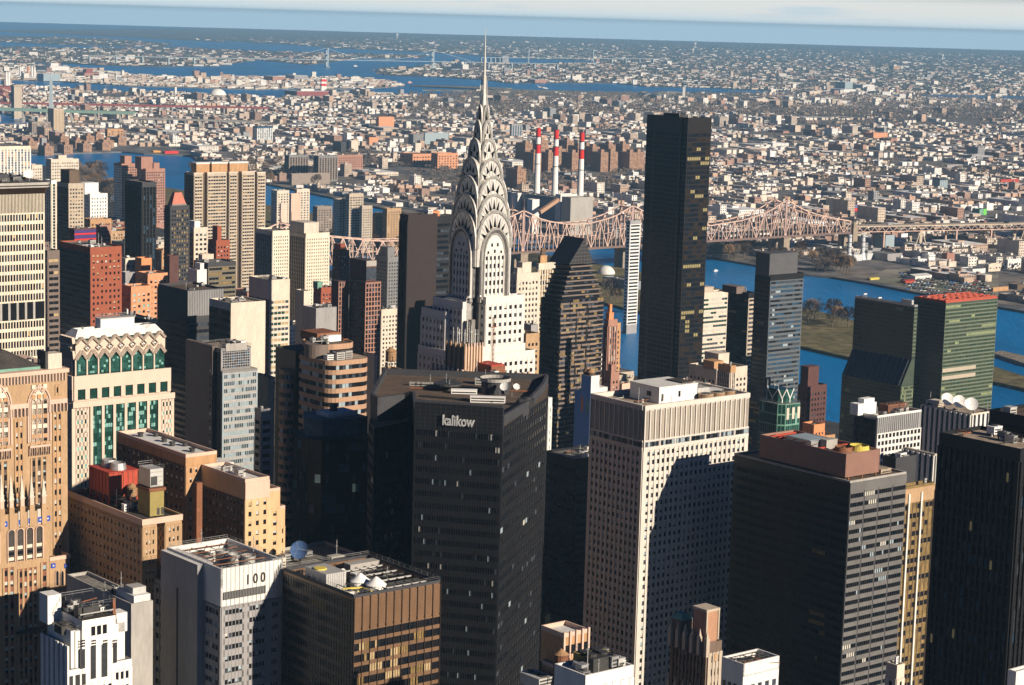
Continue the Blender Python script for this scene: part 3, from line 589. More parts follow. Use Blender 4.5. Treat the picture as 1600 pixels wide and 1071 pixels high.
# ---- white tower with the fluted top ----
def white_tower():
    B = survey('office_tower', 'tall white stone tower with fluted louvred top and white roof penthouse', 'tower', 1007, 638, 924, 1171, 860, cap=100, seed=7)
    H, W_, D_ = B.H-1.0, B.W, B.D; zl = B.z(1007, 690); zw = B.z(1007, 701)
    B.w.prism(rect(0, W_, 0, D_), 10, H, 'limestone_white', 'roof_tan')
    B.roofmb_par = MB(); B.ring(rect(0, W_, 0, D_), H, 2.0, .7, 'limestone_white', .5)
    for (a, c, L, nf) in (((0, 0), (W_, 0), W_, 21), ((0, D_), (0, 0), D_, 11)):
        dx, dy = (c[0]-a[0])/L, (c[1]-a[1])/L
        for i in range(nf):     # fluted louvre zone
            t0 = L*i/nf; t1 = L*(i+1)/nf; p = lambda t: (a[0]+dx*t, a[1]+dy*t)
            B.w.obox(p(t0), p(t0+.55), 0, .55, zw, H+.4, 'limestone_white')
            for k in range(3): B.w.obox(p(t0+.75+k*.62), p(t0+.95+k*.62), 0, .25, zl+.5, H-.6, 'limestone_white')
            b = MB(); b.obox(p(t0+.6), p(t1-.05), .0, .10, zl+.4, H-.5, B.rng.choice(['louvre', 'louvre', 'louvre2'])); B.part('louvre_panel', b)
        ng = 7 if L > 40 else 4
        for gidx in range(ng):
            t0 = L*gidx/ng+.9; t1 = L*(gidx+1)/ng-.6; b = MB(); nn = 6
            for k in range(nn): b.obox(p(t0+(t1-t0)*k/nn+.05), p(t0+(t1-t0)*(k+1)/nn-.05), .56, .62, zw+.5, zl-.6, B.rng.choice(['glass', 'glass', 'glass_grey', 'blind_blue']))
            B.part('window_band', b)
        B.w.obox(a, c, 0, .56, zw-1.0, zw+.3, 'limestone_white'); B.w.obox(a, c, 0, .5, zl-.4, zl+.3, 'limestone_white'); B.w.obox(a, c, 0, .5, zw+.3, zl-.4, 'grey_mid')
    fh = 3.5; zt = zw-1.0; nr = int((zt-12)/fh)
    kk = [('glass', 8), ('glass_grey', 4), ('blind_blue', 4), ('blind', 3)]
    B.fac((0, 0), (W_, 0), zt-nr*fh, zt, 21, nr, wf=.52, hf=.54, pd=.42, sd=.15, wall='limestone_white', kinds=kk, mx=1.6)
    B.fac((0, D_), (0, 0), zt-nr*fh, zt, 11, nr, wf=.52, hf=.54, pd=.42, sd=.15, wall='limestone_white', kinds=kk, mx=1.2)
    w, d = W_, D_
    b = MB(); b.box(w*.26, w*.62, d*.25, d*.80, H, H+6.5, 'white_paint'); b.box(w*.255, w*.625, d*.245, d*.805, H+6.5, H+7.0, 'roof_white'); b.box(w*.28, w*.30, d*.25-.1, d*.25, H+1, H+4, 'metal_dark'); b.box(w*.44, w*.46, d*.25-.1, d*.25, H+2, H+4.5, 'glass'); b.box(w*.26-.1, w*.26, d*.4, d*.48, H+2.5, H+4.5, 'glass'); b.box(w*.50, w*.60, d*.30, d*.6, H+7, H+7.6, 'roof_dark'); B.part('penthouse', b)
    b = MB(); b.box(w*.625, w*.74, d*.25, d*.6, H, H+4.6, 'duct'); B.part('penthouse', b)
    for fx, fy, r in ((.66, .16, 3.2), (.78, .17, 3.0), (.89, .18, 2.8), (.84, .72, 3.2)):
        b = MB(); b.cyl(w*fx, d*fy, H, H+2.4, r, 'wood', 20); b.cyl(w*fx, d*fy, H+2.4, H+2.7, r*1.05, 'roof_tan', 20); b.cyl(w*fx, d*fy, H+2.7, H+3.0, r*.6, 'metal_dark', 16); B.part('round_cooler', b)
    b = MB(); b.box(w*.74, w*.97, d*.35, d*.62, H, H+1.6, 'roof_white'); B.part('roof_deck', b)
    B.mast(w*.12, d*.35, H, 7); B.mast(w*.3, d*.1, H, 4); B.clutter(w*.05, w*.25, d*.1, d*.8, H, 5, 2); B.finish(); return B
mk('limestone_white', (.60,.55,.49), streak=1, var=.07); mk('louvre', (.33,.28,.22), var=.1); mk('louvre2', (.22,.18,.14), var=.1)
wt = white_tower()
# ---- dark tower with the brown roof box ----
def dark_penthouse():
    B = survey('office_tower', 'dark grey banded tower with a mauve brown roof box and red steel frames on top', 'tower', 1328, 752, 1148, 1416, 808, cap=100, seed=8)
    H, W_, D_ = B.H-.8, B.W, B.D; B.w.prism(rect(0, W_, 0, D_), 10, H, 'black_panel', 'roof_brown')
    B.roofmb_par = MB(); B.ring(rect(0, W_, 0, D_), H, .8, .6, 'concrete', .1)
    fh = 3.55; nr = int((H-4-12)/fh); zt = H-3.5
    kk = [('glass', 16), ('glass_night', 5), ('blind', 1), ('blind_blue', 2)]
    for q in range(4):
        x0 = W_*q/4; x1 = W_*(q+1)/4
        B.fac((x0, 0), (x1, 0), zt-nr*fh, zt, 6, nr, wf=.93, hf=.5, pd=.35, sd=.5, wall='grey_band', pier='grey_dark', kinds=kk, mode='band', mx=.45, run=.72)
    B.w.obox((0, 0), (W_, 0), 0, .5, zt, H, 'grey_band')
    for q in range(7):
        y0 = D_*q/7; y1 = D_*(q+1)/7
        B.fac((0, y1), (0, y0), zt-nr*fh, zt, 6, nr, wf=.93, hf=.5, pd=.2, sd=.25, wall='black_frame', kinds=[('glass', 22), ('glass_night', 12), ('glass_gold', 2 if q < 2 else .3)], mode='band', mx=.3, run=.8)  # north-west side: shade put into near black spandrels
    # roof box, open above
    xa, xb, ya, yb = W_*.04, W_*.64, D_*.06, D_*.80; hb = 10.5; zc = H
    b = MB()
    for (a, c, k) in (((xa, ya), (xb, ya), 0), ((xb, ya), (xb, yb), .02), ((xb, yb), (xa, yb), 0), ((xa, yb), (xa, ya), .02)): b.obox(a, c, -.6, 0-k, zc+1.3, zc+hb-k, 'mauve')
    for i in range(40): x = xa+(xb-xa)*i/40; b.box(x, x+.1, ya-.07, ya, zc+1.4, zc+hb-.1, 'mauve')
    b.box(xa+.6, xb-.6, ya+.6, ya+(yb-ya)*.28, zc+hb-1.2, zc+hb-.8, 'roof_tan'); b.box(xa+.6, xb-.6, ya+(yb-ya)*.28, yb-.6, zc+.2, zc+hb-7, 'roof_dark')
    for fx in (.1, .5, .9):
        for fy in (.0, .5, 1.0): x = xa+(xb-xa)*fx; y = ya+(yb-ya)*fy*.99+.1; b.box(x, x+.5, y, y+.5, zc, zc+1.3, 'rust')
    B.part('plant_enclosure', b)
    for (fx, fy, r, m) in ((.33, .16, 3.6, 'rust'), (.72, .13, 4.0, 'yellow_paint')):
        b = MB(); x = xa+(xb-xa)*fx; y = ya+(yb-ya)*fy; b.cyl(x, y, zc+hb-.8, zc+hb+1.2, r, m, 24, r*.92, False); b.cyl(x, y, zc+hb, zc+hb+.1, r*.9, 'metal_dark', 24); b.cyl(x, y, zc+hb+.1, zc+hb+1.0, r*.25, m, 10); B.part('fan_cowl', b)
    b = MB(); zz = zc+hb
    for k in range(6): y = ya+(yb-ya)*(.35+.12*k); b.box(xa+.5, xb-.5, y, y+.5, zz-1.2, zz-.5, 'red_paint')
    for fx in (.12, .5, .88): b.box(xa+(xb-xa)*fx, xa+(xb-xa)*fx+.5, ya+(yb-ya)*.3, yb-.6, zz-2, zz-1.25, 'red_paint')
    for k in range(5):
        y = ya+(yb-ya)*(.35+.12*k); b.bar((xa+1, y, zz-1), (xb*.6, y+(yb-ya)*.12, zz-1), .2, 'red_paint', 4); b.bar((xa+1, y, zz+1.2), (xa+1, y+(yb-ya)*.12, zz-1), .2, 'red_paint', 4)
    B.part('steel_frame', b)
    b = MB(); b.box(xa+1, xa+(xb-xa)*.62, ya+(yb-ya)*.42, ya+(yb-ya)*.72, zz-3, zz+1.6, 'metal'); b.box(xa+1.5, xa+(xb-xa)*.6, ya+(yb-ya)*.44, ya+(yb-ya)*.70, zz+1.6, zz+1.75, 'blind_blue'); b.box(xa+(xb-xa)*.3, xa+(xb-xa)*.62, ya+(yb-ya)*.34, ya+(yb-ya)*.41, zz-3, zz+2.2, 'concrete'); B.part('air_handler', b)
    B.unit(W_*.72, D_*.3, H, 8, 10, 4.5, 'grey_dark'); B.unit(W_*.72, D_*.08, H, 6, 5, 1.6, 'roof_tan', fan=False); B.clutter(W_*.68, W_*.98, D_*.4, D_*.95, H, 8, 5); B.tank(W_*.82, D_*.35, H+1, 2.5, 3, 'wood_dark')
    B.finish()
mk('grey_band', (.14,.135,.13), rough=.5, streak=1); mk('mauve', (.30,.165,.125), rough=.6, var=.08)
dark_penthouse()
# ================= left foreground =================
def parch(b, xc, z0, z1, w, y, m, t=.35, n=7, pointed=True, fill=None, th=.4):
    "an arch standing in the plane y (outward is -y): jambs, curved head, optional pane"
    zs = z1-w*(.85 if pointed else .5); hw = w/2; pts = [(xc-hw, z0), (xc-hw, zs)]
    for i in range(1, n):
        f = i/n
        if pointed: x = -hw+hw*(1-math.cos(f*math.pi/2)) if False else -hw*math.cos(f*math.pi/2)**1.0; zz = zs+(z1-zs)*(math.sin(f*math.pi/2)**.9)
        else: x = -hw*math.cos(f*math.pi/2); zz = zs+(z1-zs)*math.sin(f*math.pi/2)
        pts.append((xc+x, zz))
    pts.append((xc, z1)); pts += [(2*xc-x, z) for x, z in pts[-2::-1]]
    for (xa, za), (xb, zb) in zip(pts, pts[1:]):
        dx, dz = xb-xa, zb-za; L = math.hypot(dx, dz) or 1; nx, nz = -dz/L*t, dx/L*t
        v = [(xa, y-th, za), (xb, y-th, zb), (xb+nx, y-th, zb+nz), (xa+nx, y-th, za+nz)]; w_ = [(p[0], y, p[2]) for p in v]
        b.add(v+w_, [(3, 2, 1, 0), (0, 1, 5, 4), (1, 2, 6, 5), (2, 3, 7, 6), (3, 0, 4, 7)], m)
    if fill: b.add([(x, y-.08, z) for x, z in pts], [tuple(range(len(pts)))[::-1]], fill)
    return pts
def gothic():
    P = at(105, 574, 720); B = Bld('office_tower', 'ornate tan brick tower with gothic arches and pinnacles at the left edge', 'tower', P, TH, seed=9, cap=100)
    H = P.z-1.5; X0 = -46; tb = 'gold_brick'; st = 'salmon_stone'; zz = lambda py, px=60, y=0: B.z(px, py, B_ux(px, y), y)
    def B_ux(px, y=0):   # local x (negative) of column px in the plane y
        p = B.world(0, y, P.z); s = (800-px)
        lo, hi = -90.0, 30.0
        for _ in range(40):
            m = (lo+hi)/2
            if proj(B.world(m, y, 190))[0] < px: lo = m
            else: hi = m
        return lo
    B.w.prism(rect(X0, 0, 0, 34), 10, H, tb, 'roof_brown')
    zc1 = zz(583); zc2 = zz(598); b = MB()
    b.box(X0, .5, -.5, 34, H-.2, H+1.2, st); b.box(X0, .3, -.3, 0, zc1, zc1+.5, st)
    for k in range(38): x = X0+1+k*1.18; parch(b, x, zc2, zc1-.2, .75, 0, st, .2, 3, True, 'roof_brown', .35)
    B.part('cornice', b)
    b = MB(); x1 = B_ux(70); zr = H+1.2
    b.prism(rect(X0, x1, 3, 26), zr, zr+1, 'copper_green'); b.prism(rect(X0-2, x1+.3, 2.7, 26.3), zr+1, zr+6, 'roof_dark', 'roof_dark', rect(X0-2, x1-9, 10, 20)); B.part('roof', b)
    b = MB(); xa, xb = B_ux(78), B_ux(99); b.box(xa, xb, 1, 6, zr, zr+5.2, 'cream'); b.box(xa-1, xa, 1, 7, zr, zr+6, 'metal_dark'); B.part('plant_room', b); B.clutter(-12, -6, 4, 14, zr, 5, 3)
    wk = [('glass', 4), ('blind', 3), ('blind_blue', 2)]
    # bay layout along the sunny face
    fh = 3.75; z_hi = zz(768)
    def col(px0, px1, zt, zb_, n, y=0, wf=.62, hf=.5, sp='tan_brick', kinds=wk, mode='each'):
        a, c = B_ux(px0, y), B_ux(px1, y); nr = int((zt-zb_)/fh); B.fac((a, y), (c, y), zt-nr*fh, zt, n, nr, wf=wf, hf=hf, pd=.3, sd=.12, wall=tb, span=sp, kinds=kinds, mx=.2, mode=mode)
    zg = zz(690); col(22, 37, zz(652), 12, 2, wf=.5); col(82, 97, zz(646), 12, 2, wf=.5); col(-42, -24, zz(640), 12, 2); col(24, 36, zz(608), zz(625), 2, wf=.5); col(0, 16, zz(592), zz(600), 3); col(86, 93, zz(604), zz(628), 1, wf=.5)
    for (pa, pb) in ((45, 77), (-18, 16), (-80, -48)):       # great windows
        xa, xb = B_ux(pa), B_ux(pb); xc = (xa+xb)/2; w = (xb-xa)*.84; b = MB()
        top = zz(604, pb); parch(b, xc, zg, top, w+1.4, 0, st, .5, 9, True, None, .55); parch(b, xc, zg, top-1.0, w+.2, 0, st, .35, 9, True, 'cream_pale', .35)
        for k in (-1, 0, 1):
            x = xc+k*w*.33; parch(b, x, zg, zz(622, pb), w*.22, 0, st, .18, 5, True, 'glass', .5)
            for j in range(6): b.box(x-w*.11, x+w*.11, -.5, -.12, zg+1.2+j*3.4, zg+2.6+j*3.4, 'cream_pale' if j % 2 else 'tan_brick')
        for (dx_, dz_) in ((0, 4.2), (-w*.2, 2.6), (w*.2, 2.6)):
            b.box(xc+dx_-.7, xc+dx_+.7, -.62, -.1, zz(622, pb)+dz_, zz(622, pb)+dz_+.5, st); b.box(xc+dx_-.25, xc+dx_+.25, -.62, -.1, zz(622, pb)+dz_-.45, zz(622, pb)+dz_+.95, st)
        o = B.part('arched_window', b)
        b = MB(); zb_ = zz(710); b.box(xa, xb, -1.0, 0, zb_+2.6, zb_+3.3, st)
        for k in range(9): x = xa+(xb-xa)*(k+.5)/9; parch(b, x, zb_-.2, zb_+2.6, (xb-xa)/12, -.1, st, .18, 3, True, 'roof_brown', .7)
        B.part('balcony', b); col(pa+2, pb-3, zz(715), 12, 3, wf=.55, sp='roof_brown'); col(pa+2, pb-3, zz(690), zz(708), 3, wf=.6)
    for (pa, pb, py) in ((14, 44, 652), (76, 104, 644), (-48, -20, 655)):   # corbelled bands
        b = MB(); xa, xb = B_ux(pa), B_ux(pb); zt = zz(py-16, pb); b.box(xa, xb, -.8, 0, zt-.2, zt+1.4, st)
        for k in range(5): x = xa+(xb-xa)*(k+.5)/5; parch(b, x, zt-3.0, zt, (xb-xa)/7, -.05, st, .25, 4, True, 'roof_brown', .7)
        B.part('corbel_band', b)
    # forward wing with pinnacles
    y1 = -9; xr = B_ux(76, y1); zt = B.z(60, 795, xr, y1); zw = lambda py, px=60: B.z(px, py, B_ux(px, y1), y1)
    B.w.prism(rect(X0, xr, y1, -.01), 10, zt, tb, 'roof_dark')
    for k, pxc in enumerate((-32, -15, 2, 17, 34, 49, 68)):
        x = B_ux(pxc, y1); zp = zw(742 if pxc != 68 else 748, pxc); b = MB(); b.box(x-.9, x+.9, y1-.5, y1+1.2, zt-5, zt+2.2, tb); b.box(x-.7, x+.7, y1-.35, y1+1.0, zt+2.2, zt+4.5, st)
        b.prism(rect(x-.8, x+.8, y1-.4, y1+1.1), zt+4.5, zp, 'cream', 'cream', rect(x-.06, x+.06, y1+.3, y1+.42))
        for e in range(5): zq = zt+4.8+e*(zp-zt-5.5)/5; s_ = .95*(1-e/5.2); b.box(x-s_, x+s_, y1+.35-s_, y1+.35+s_, zq, zq+.3, 'cream')
        B.part('pinnacle', b)
    ztile = zw(812)
    for pxc in (-22, -8, 8, 19, 33, 48, 63, 75):
        x = B_ux(pxc, y1)-.3; b = MB(); b.box(x-.85, x+.85, y1-.3, y1, ztile-.9, ztile+.9, 'blue_tile'); b.box(x-.3, x+.3, y1-.36, y1-.3, ztile-.3, ztile+.3, 'cream'); B.part('blue_tile_panel', b)
    for pxc in (-22, -8, 16, 30, 45, 60):
        x = B_ux(pxc, y1); b = MB(); parch(b, x, zw(872), zw(822), 2.3, y1, st, .3, 6, False, 'roof_dark', .5)
        for j in range(3): b.box(x-.95, x+.95, y1-.25, y1-.1, zw(872)+.5+j*1.8, zw(872)+1.6+j*1.8, 'cream_pale' if j != 1 else 'glass')
        B.part('tall_arch', b)
        b = MB(); b.box(x-.6, x+.6, y1-.25, y1, zt-4.6, zt+.5, 'blind'); 
        for j in range(4): b.box(x-.6, x+.6, y1-.3, y1-.24, zt-4.4+j*1.2, zt-4.2+j*1.2, st)
        B.part('tracery_panel', b)
    def col1(px0, px1, zt_, n): 
        a, c = B_ux(px0, y1), B_ux(px1, y1); nr = int((zt_-12)/fh); B.fac((a, y1), (c, y1), zt_-nr*fh, zt_, n, nr, wf=.55, hf=.5, pd=.35, sd=.12, wall=tb, span='red_spandrel', kinds=wk, mx=.2)
    col1(-34, -2, zw(880), 3); col1(2, 22, zw(880), 2); col1(26, 58, zw(885), 4); col1(62, 74, zw(880), 1)
    b = MB(); b.box(B_ux(20, y1), B_ux(66, y1), y1-1.6, y1, zw(985), zw(985)+.4, 'concrete'); b.box(B_ux(20, y1), B_ux(66, y1), y1-1.6, y1-1.4, zw(985), zw(985)+1.4, 'metal_dark'); B.part('scaffold', b)
    # right wing lower
    y2 = -6; xa, xb = B_ux(76, y2), B_ux(108, y2); z2 = B.z(100, 872, xb, y2); B.w.prism(rect(xa+.1, xb, y2, 6), 10, z2, tb, 'roof_dark'); b = MB(); b.box(xa, xb+.3, y2-.4, y2+.5, z2, z2+1.3, st); b.box(xb-.3, xb+.3, y2, 6, z2, z2+1.3, st); B.part('parapet', b)
    for pxc in (82, 103):
        x = B_ux(pxc, y2); zq = B.z(pxc, 884, x, y2); b = MB(); b.box(x-.8, x+.8, y2-.3, y2, zq-.8, zq+.8, 'blue_tile'); b.box(x-.3, x+.3, y2-.36, y2-.3, zq-.3, zq+.3, 'cream'); B.part('blue_tile_panel', b)
    for pxc in (88, 96):
        x = B_ux(pxc, y2); b = MB(); parch(b, x, B.z(90, 915, x, y2), B.z(90, 892, x, y2), 1.0, y2, st, .2, 4, True, 'glass', .4); B.part('arched_window', b)
    b = MB(); b.box(B_ux(86, y2), B_ux(99, y2), y2-1, y2, B.z(92, 928, xb, y2), B.z(92, 921, xb, y2), st); B.part('balcony', b)
    a, c = B_ux(84, y2), B_ux(100, y2); zt_ = B.z(92, 935, xb, y2); nr = int((zt_-12)/fh); B.fac((a, y2), (c, y2), zt_-nr*fh, zt_, 2, nr, wf=.45, hf=.45, pd=.3, wall=tb, kinds=wk)
    B.finish()
mk('red_spandrel', (.24,.10,.06), var=.2)
gothic()
def chevron():
    B = survey('office_tower', 'peach stone tower with green glass columns and a zigzag diamond crown', 'tower', 113, 632, 84, 272, 860, cap=100, seed=10)
    W_, D_ = B.W, B.D; H = B.H; m = 'peach'; gk = [('glass_green', 4), ('glass_green_dark', 5), ('glass_teal', 3)]; sk = [('glass_green_dark', 3), ('blind', 1), ('glass_teal', 2)]
    z2 = B.z(122, 592); z3 = B.z(122, 556); z4 = B.z(122, 533)
    B.w.prism(rect(0, W_, 0, D_), 10, H, m, 'roof_tan'); i2 = 1.2; i3 = 2.6
    B.w.prism(rect(i2, W_-i2, i2, D_-i2), H, z2, m, 'roof_tan'); B.w.prism(rect(i3, W_-i3-.6, i3, D_-i3), z2, z4, 'glass_green_dark', 'roof_tan')
    fh = 3.75; xs = [B.ux(p) for p in (118, 137, 142, 248, 252, 269)]; zt = H-2.0; nr = int((zt-12)/fh)
    B.fac((xs[0], 0), (xs[1], 0), zt-nr*fh, zt, 3, nr, wf=.5, hf=.5, pd=.2, wall=m, kinds=sk, mode='each', mx=.2); B.fac((xs[4], 0), (xs[5], 0), zt-nr*fh, zt, 3, nr, wf=.5, hf=.5, pd=.2, wall=m, kinds=sk, mode='each', mx=.2)
    ztg = H+1.0; n6 = 6; L = xs[3]-xs[2]
    for k in range(n6):
        a = xs[2]+L*k/n6; c = a+L/n6
        B.fac((a, 0), (c, 0), zt-nr*fh, zt+.2, 4, nr*2, wf=.94, hf=.86, pd=.18, sd=.1, wall='glass_green_dark', kinds=gk, mode='col', mx=L/n6*.12, run=.3, name='glass_column')
        B.w.box(a-L/n6*.115, a+L/n6*.115, -.75, 0, 12, H+.5, m)
    B.w.box(xs[3]-L/n6*.115, xs[3]+L/n6*.115, -.75, 0, 12, H+.5, m); B.w.box(0, W_, -.8, 0, H-1.6, H+.8, m)
    # west side
    B.fac((0, D_), (0, 0), zt-nr*fh, zt, 7, nr, wf=.5, hf=.5, pd=.2, wall=m, kinds=sk, mode='band')
    # second tier: square windows between piers
    nn = 8; Lt = W_-2*i2
    B.fac((i2, i2), (W_-i2, i2), H+1.2, z2-5.0, nn, 1, wf=.64, hf=.96, pd=.6, sd=.3, wall=m, kinds=[('glass_green_dark', 1)], mode='each', mx=.6); B.w.obox((i2, i2), (W_-i2, i2), 0, .7, z2-5.0, z2+.6, m)
    B.fac((i2, D_-i2), (i2, i2), H+1.2, z2-5.0, 7, 1, wf=.64, hf=.96, pd=.6, sd=.3, wall=m, kinds=[('glass_green_dark', 1)], mode='each', mx=.6); B.w.obox((i2, D_-i2), (i2, i2), 0, .7, z2-5.0, z2+.6, m)
    # third tier glass bays with pointed heads, diamonds above
    def crown(ax, ay, bx, by, n, nm):
        dx, dy = bx-ax, by-ay; Lc = math.hypot(dx, dy); ux, uy = dx/Lc, dy/Lc; nx, ny = uy, -ux; bay = Lc/n
        q = lambda t, o, z: (ax+ux*t+nx*o, ay+uy*t+ny*o, z)
        def strip(t0, z0, t1, z1, w, o0, o1, b, mm):
            d = Vector((t1-t0, z1-z0)); d.normalize(); px_, pz_ = -d.y*w/2, d.x*w/2
            v = [q(t0+px_, o1, z0+pz_), q(t1+px_, o1, z1+pz_), q(t1-px_, o1, z1-pz_), q(t0-px_, o1, z0-pz_)]; v2 = [q(t0+px_, o0, z0+pz_), q(t1+px_, o0, z1+pz_), q(t1-px_, o0, z1-pz_), q(t0-px_, o0, z0-pz_)]
            b.add(v+v2, [(0, 1, 2, 3), (3, 2, 1, 0), (0, 4, 5, 1), (1, 5, 6, 2), (2, 6, 7, 3), (3, 7, 4, 0)], mm)
        zb, zm, zt_ = z3-2.2, z3+(z4-z3)*.42, z4+.6
        for k in range(n):
            t = k*bay; b = MB(); mid = t+bay/2
            for (t0, z0, t1, z1) in ((t, zb, mid, zm-1.4), (mid, zm-1.4, t+bay, zb)): strip(t0, z0, t1, z1, 1.5, 0, 1.1, b, m)
            for (t0, z0, t1, z1) in ((t, zm+1.6, mid, zt_), (mid, zt_, t+bay, zm+1.6)): strip(t0, z0, t1, z1, 1.0, 0, 1.3, b, m)
            b.add([q(t, .5, zb), q(mid, .5, zm-1.4), q(t+bay, .5, zb), q(t+bay, .5, zm+1.6), q(mid, .5, zt_), q(t, .5, zm+1.6)], [(0, 1, 2, 3, 4, 5)], m)
            B.part('crown_diamond', b)
            b = MB(); cz = (zb+zm+1.6)/2+1.4
            for a_ in range(4):
                an = a_*math.pi/2; an2 = an+math.pi/2; r = bay*.27
                strip(t+r*math.cos(an), cz+r*math.sin(an), t+r*math.cos(an2), cz+r*math.sin(an2), .3, .5, 1.3, b, m)
            b.add([q(t-bay*.24, .62, cz), q(t, .62, cz-bay*.24), q(t+bay*.24, .62, cz), q(t, .62, cz+bay*.24)], [(0, 1, 2, 3)], 'white_panel')
            for (dt, dz) in ((-.09, .03), (.05, .10), (.04, -.1)): b.add([q(t+bay*(dt-.07), .66, cz+bay*dz), q(t+bay*dt, .66, cz+bay*(dz-.07)), q(t+bay*(dt+.07), .66, cz+bay*dz), q(t+bay*dt, .66, cz+bay*(dz+.07))], [(0, 1, 2, 3)], 'glass')
            if k: B.part('diamond_opening', b)
            b = MB(); b.add([q(t+.35, .12, z2+1), q(t+bay-.35, .12, z2+1), q(t+bay-.35, .12, zb), q(mid, .12, zm-1.6), q(t+.35, .12, zb)], [(0, 1, 2, 3, 4)], 'glass_green')
            for j in range(9):
                for i in range(4):
                    if B.rng.random() < .35: b.add([q(t+.5+i*(bay-1)/4, .15, z2+1+j*1.05), q(t+.45+(i+.92)*(bay-1)/4, .15, z2+1+j*1.05), q(t+.45+(i+.92)*(bay-1)/4, .15, z2+1.95+j*1.05), q(t+.5+i*(bay-1)/4, .15, z2+1.95+j*1.05)], [(0, 1, 2, 3)], B.rng.choice(['glass_teal', 'glass_green_dark', 'glass_green_dark']))
            B.part('glass_bay', b); B.w.obox((ax+ux*(t-.3), ay+uy*(t-.3)), (ax+ux*(t+.3), ay+uy*(t+.3)), 0, .7, z2, zb+.4, m)
    crown(i3, i3, W_-i3-.6, i3, 8, 'S'); crown(i3, D_-i3, i3, i3, 7, 'W')
    # sloped white roof edge
    b = MB(); o_ = rect(i3+.2, W_-i3-.8, i3+.2, D_-i3-.2); inn = rect(i3+3.0, W_-i3-3.4, i3+3.0, D_-i3-3); zr = z4+3.4
    n = 4
    for i in range(4):
        a, c = o_[i], o_[(i+1) % 4]; a2, c2 = inn[i], inn[(i+1) % 4]; b.add([(*a, z4), (*c, z4), (*c2, zr), (*a2, zr)], [(0, 1, 2, 3)], 'white_panel')
        a3, c3 = (a2[0]*.98+(i3+W_/2)*.02, a2[1]*.97+D_/2*.03), (c2[0]*.98+W_/2*.02, c2[1]*.97+D_/2*.03); b.add([(*a2, zr), (*c2, zr), (*c3, zr), (*a3, zr), (*a3, z4+1), (*c3, z4+1)], [(0, 1, 2, 3), (3, 2, 5, 4)], 'white_panel')
    b.add([(*p, z4+1.2) for p in inn], [(0, 1, 2, 3)], 'roof_tan'); B.part('roof_rim', b)
    x0, x1 = W_*.35, W_*.68; b = MB(); b.box(x0, x1, D_*.42, D_*.7, z4+1.2, z4+6.6, 'white_paint'); b.box(x0-.2, x1+.2, D_*.41, D_*.71, z4+6.6, z4+7, 'duct'); B.part('penthouse', b); B.rail(rect(x0, x1, D_*.42, D_*.7), z4+7, 1.2)
    B.clutter(W_*.7, W_*.88, D_*.3, D_*.8, z4+1.2, 12, 2.5); B.clutter(W_*.15, W_*.33, D_*.3, D_*.8, z4+1.2, 3, 2); B.finish()
chevron()
def slab_white():
    P = at(72, 289, 1000); B = Bld('office_slab', 'broad slab tower of white precast panels with rows of narrow windows', 'tower', P, TH, seed=11, cap=100)
    H = P.z; X0 = -62; D_ = 26; poly = [(X0, 0), (-1.2, 0), (0, 1.5), (0, D_), (X0, D_)]
    B.w.prism(poly, 10, H, 'cream_pale', 'roof_dark'); fh = 4.6; zz = lambda py: B.z(66, py, 0, 0)
    kk = [('glass', 10), ('glass_grey', 4), ('blind_warm', 1)]; nc = 42
    z_a = zz(331); z_b = zz(470); z_c = zz(497)
    na = int(round((z_a-z_b)/fh)); B.fac((X0, 0), (-1.2, 0), z_b, z_a, nc, na, wf=.70, hf=.66, pd=.35, sd=.2, wall='cream_pale', kinds=kk, mx=.3)
    nb = int((z_c-12)/fh); B.fac((X0, 0), (-1.2, 0), z_c-nb*fh, z_c, nc, nb, wf=.70, hf=.66, pd=.35, sd=.2, wall='cream_pale', kinds=kk, mx=.3)
    b = MB(); b.obox((X0, 0), (-1.2, 0), 0, .15, z_c, z_b, 'glass')
    for k in range(14): b.obox((X0+k*4.2+.2, 0), (X0+k*4.2+1.3, 0), .1, .5, z_c, z_b, 'concrete')
    B.part('plant_floor', b)
    b = MB(); zt = zz(302)      # upper louvres with slim fins
    b.obox((X0, 0), (-1.2, 0), 0, .2, z_a, zt, 'bronze_dark')
    for k in range(85): x = X0+k*.715; b.obox((x, 0), (x+.28, 0), .2, .6, z_a, zt, 'cream_pale')
    B.part('louvre_band', b)
    b = MB(); b.prism([(X0, -.4), (-1.0, -.4), (.6, 1.5), (.6, D_+.5), (X0, D_+.5)], zt, H-1, 'bronze_dark', 'roof_dark', [(X0, -1.6), (-.4, -1.6), (1.8, 1), (1.8, D_+1.6), (X0, D_+1.6)])
    b.prism([(X0, -2.0), (-.2, -2.0), (2.2, .8), (2.2, D_+2), (X0, D_+2)], H-1, H+1.4, 'concrete', 'roof_dark'); b.prism([(X0, -2.2), (0, -2.2), (2.4, .6), (2.4, D_+2.2), (X0, D_+2.2)], H-.3, H+.2, 'bronze_dark', 'roof_dark'); B.part('cornice', b)
    b = MB(); b.box(X0, -8, 5, D_-5, H+1.4, H+3.4, 'metal_dark'); b.box(-30, -16, 6, 14, H+3.4, H+5, 'grey_dark'); B.part('plant_room', b); B.dish(-7, 3, H+1.6, 2.4, -2.0); B.clutter(-28, -2, 1, D_-2, H+1.4, 14, 4)
    B.rail([(X0, -1.8), (-.4, -1.8), (2, 1), (2, D_)], H+1.4, 1.4); B.finish()
slab_white()
